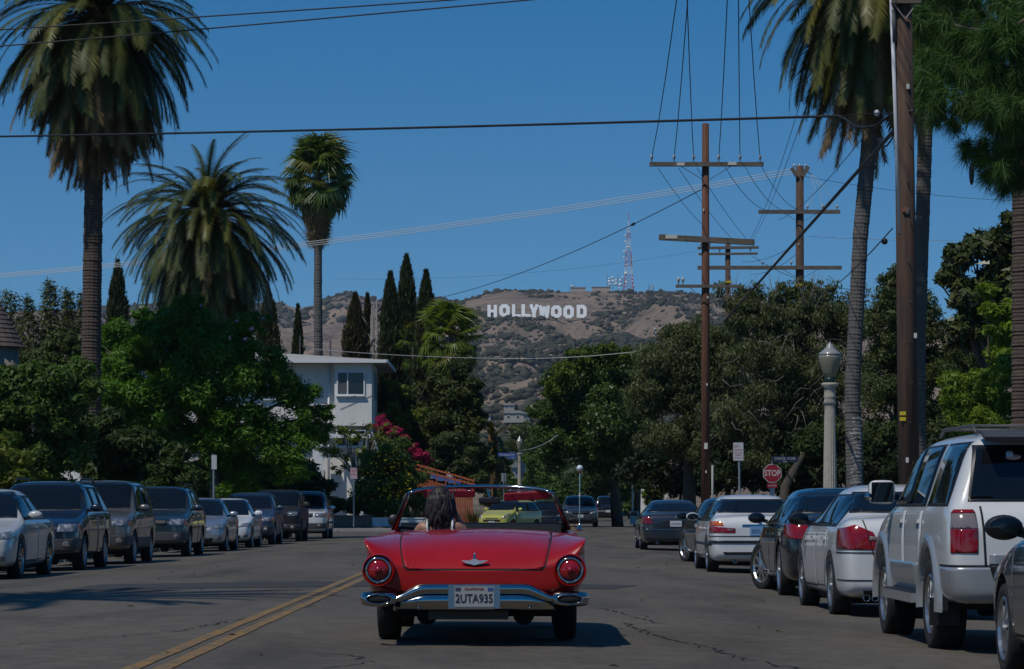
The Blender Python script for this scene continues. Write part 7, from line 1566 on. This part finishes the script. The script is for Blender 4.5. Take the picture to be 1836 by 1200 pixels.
tree('magnolia_tree', 'magnolia with large glossy brown backed leaves at the upper right', 'tree', (sx(1780, 110), 110, .2), subdivide(pxblobs([(1720, 470, 36, 0), (1770, 440, 44, 0), (1815, 420, 40, 0), (1740, 530, 50, 0), (1800, 500, 50, 0), (1700, 500, 24, 0), (1845, 470, 50, 0), (1790, 570, 50, 0), (1730, 590, 44, 0)], 110), 6, 15, (.25, .45)), 15000, .36, 57, L_MAG, .25, k=16, aspect=.38, up=.5, shell=.5)
shrub('bamboo_clump', 'bright lime green bamboo clump behind the white off-roader', [(1710, 690, 34, 0), (1750, 700, 40, 0), (1790, 680, 36, 0), (1720, 740, 36, 0), (1770, 750, 40, 0), (1810, 720, 30, 0), (1800, 770, 36, 0)], 98, 22000, .26, 58, L_BAM, 1760, droop=.35, aspect=.2)
shrub('large_shrub', 'bright green leafy shrub just left of the trunk at the right edge', [(1780, 560, 24, 0), (1800, 600, 28, 0), (1790, 640, 28, 0), (1815, 560, 24, 0), (1770, 520, 16, 0)], 102, 12000, .22, 59, L_BAM, 1795)
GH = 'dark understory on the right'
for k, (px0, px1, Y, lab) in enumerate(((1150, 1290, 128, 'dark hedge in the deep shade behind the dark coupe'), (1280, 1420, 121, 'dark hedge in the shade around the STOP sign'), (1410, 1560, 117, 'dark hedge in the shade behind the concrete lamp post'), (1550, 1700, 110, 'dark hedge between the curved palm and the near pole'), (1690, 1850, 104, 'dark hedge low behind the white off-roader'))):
    shrub('hedge', lab, [(px0 + (px1 - px0) * q / 4, 850 + 10 * (q % 2), 42, 0) for q in range(5)] + [(px0 + (px1 - px0) * (q + .5) / 4, 800 + 12 * (q % 2), 40, 1) for q in range(4)], Y + 5, 11000, .24, 60 + k, L_SHADE, (px0 + px1) / 2, group=GH)
grass_tuft('yellow palm seedling leaf behind the roof of the white off-roader', 1716, 790, 90, 24, 1.0, 9, L_YG)
lt = empty('leaning_tree', (sx(1402, 119), 119, .2)); tag(lt, 'leaning brown trunk in the shade right of the STOP sign', 'tree'); o_ = Vector(lt.location)
MB().tube([Vector((0, 0, -.3)), at(1408, 872, 119) - o_, at(1424, 842, 120) - o_, at(1444, 810, 122) - o_], [.26, .20, .16, .10], 10).build('trunk', mat('dark_bark', (.045, .034, .026), .95, col2=(.075, .06, .045), scale=4), lt, True); leaf_obj('crown', pxblobs([(1450, 800, 30, 2), (1470, 780, 26, 2)], 120), 3000, .18, 70, L_DARK, lt)
bl_ = empty('white_building', (sx(1172, 172), 172, .4)); tag(bl_, 'sunlit white building wall glimpsed under the street tree', 'building'); MB().box((0, 2, 1.5), (1.6, 4, 3.2)).build('wall', M_WALL, bl_); MB().box((0, 2, 3.2), (1.9, 4.3, .2)).build('roof', M_ROOFG, bl_)
shrub('shrub', 'lime green broad leaved shrub in front of the sunlit white wall', [(1165, 870, 12, 0), (1180, 880, 14, 0), (1175, 905, 16, 0), (1160, 890, 10, 0)], 165, 2600, .3, 71, L_BAM, 1172, sub=4)
# farther trees up the street
for k, (px, py, r, Y, m, lab) in enumerate(((965, 850, 42, 230, L_SHR, 'round green tree beyond the back of the octagonal sign'), (1030, 870, 36, 240, L_DARK, 'dark tree behind the grey minivan'), (900, 880, 30, 250, L_PEP2, 'small olive tree behind the yellow hatchback'), (925, 890, 26, 215, L_DARK, 'dark bush right behind the yellow hatchback'), (1080, 860, 50, 230, L_DARK, 'dark tree behind the black SUV up the street'), (990, 885, 26, 205, L_SHR, 'low green bush left of the grey minivan'), (1130, 880, 40, 215, L_SHR, 'tree behind the thin white post'), (880, 830, 36, 260, L_DARK, 'dark tree behind the small yellowish palm'), (940, 780, 30, 380, L_PEP2, 'hazy tree above the octagonal sign'), (985, 800, 40, 330, L_FIC, 'green tree behind the left edge of the street tree'))):
    tree('distant_tree', lab, 'tree', (sx(px, Y), Y, .5), subdivide(pxblobs([(px, py, r, 0), (px - r * .5, py + r * .5, r * .7, 0), (px + r * .5, py + r * .5, r * .7, 0)], Y), 6, 80 + k), 9000, .28 * (Y / 220.), 80 + k, m, .2, k=6)
# pine branches at the top right
Yp = 64.; pn = empty('pine_tree', (sx(1900, Yp), Yp, .2)); tag(pn, 'long needled pine hanging into the top right corner', 'pine tree'); L_PIN = leafmat('pine_needle', (.020, .052, .012), (.055, .115, .026), .25); rs = np.random.RandomState(12); off = np.array(pn.location)
MB().tube([(0, 0, -.3), (.1, 0, 8), (0, 0, 16)], [.32, .26, .16], 12).build('trunk', M_BARK, pn, True)
tuf = []; br = MB()
for (px0, py0, px1, py1, n) in ((1870, 60, 1640, 30, 30), (1870, 130, 1650, 110, 30), (1880, 190, 1650, 165, 26), (1880, 250, 1740, 270, 26), (1870, 0, 1660, -30, 24), (1880, 300, 1770, 300, 20), (1890, 90, 1750, 170, 26), (1890, 40, 1760, 90, 26), (1880, 150, 1790, 220, 24), (1870, 20, 1700, 90, 24), (1880, 100, 1700, 205, 22)):
    a = np.array(at(px0, py0, Yp + rs.uniform(-1.5, 1.5))); b = np.array(at(px1, py1, Yp + rs.uniform(-1.5, 1.5))); br.tube([Vector(a - off), Vector((a + b) / 2 - off + np.array([0, 0, -.12])), Vector(b - off)], [.07, .045, .015], 6)
    n = int(n * 1.5)
    for i in range(n):
        t = (.12 + .88 * i / (n - 1)); p = a + (b - a) * t + np.array([0, 0, -.45 * t * (1 - t)]) + rs.randn(3) * np.array([.16, .35, .15]); tuf.append((p, unit((b - a)[None] / np.linalg.norm(b - a) + rs.randn(1, 3) * .4)[0]))
br.build('branch', M_BARK, pn, True); V = []
for p, d in tuf:
    n = 130; dd = unit(d[None] * .55 + rs.randn(n, 3) * .62 + np.array([0, 0, -.25])); L = (.30 + .22 * rs.rand(n))[:, None]; s_ = unit(np.cross(dd, rs.randn(n, 3))) * .008; e = p + dd * L + np.array([0, 0, -.10]) * (L / .4); q = p + dd * L * .05 + rs.randn(n, 3) * .05
    V.append(np.stack([q - s_, q + s_, e], 1))
V = np.concatenate(V).reshape(-1, 3); mesh_obj('needles', np_mesh('needles', V - off, np.arange(len(V)).reshape(-1, 3)), L_PIN, pn)
co = MB().ball(Vector(at(1742, 312, Yp)) - Vector(off), (.06, .06, .26), 10, 8).build('hanging_cone', M_BARK, pn, True); MB().tube([Vector(at(1742, 290, Yp)) - Vector(off), Vector(at(1760, 240, Yp)) - Vector(off)], .008, 5).build('cone_stalk', M_BARK, pn)

# ------------------------------------------------------------------ the street behind the camera, which the paintwork and chrome reflect
src = bpy.data.objects['street_tree']
for k, (x, y, lab) in enumerate(((-16, -8, 'left'), (-17, -30, 'left'), (15, -6, 'right'), (16, -28, 'right'), (-15, 14, 'left'))):
    c = src.copy(); COL.objects.link(c); c.location = (x, y, .2); c.rotation_euler = (0, 0, k * 1.3); c['label'] = ['dense tree on the left pavement just behind the camera', 'dense tree on the left pavement farther behind the camera', 'dense tree on the right pavement just behind the camera', 'dense tree on the right pavement farther behind the camera', 'dense tree on the left pavement just outside the picture'][k]; c['group'] = 'street trees behind the camera'
    for ch in src.children: d = ch.copy(); COL.objects.link(d); d.parent = c
# ------------------------------------------------------------------ the air between here and the hills
hz_ = MB().box((0, 2080, 246), (5300, 4800, 500)).build('haze', None); tag(hz_, 'thin bluish haze over the whole view', 'haze', kind='stuff')
hm_ = bpy.data.materials.new('haze_air'); hm_.use_nodes = True; t = hm_.node_tree; t.nodes.clear()
ho = N(t, 'ShaderNodeOutputMaterial'); pv = N(t, 'ShaderNodeVolumePrincipled'); pv.inputs['Color'].default_value = (.72, .85, 1.0, 1); pv.inputs['Density'].default_value = 5.5e-5; pv.inputs['Anisotropy'].default_value = .2
t.links.new(pv.outputs['Volume'], ho.inputs['Volume']); hz_.data.materials.append(hm_)
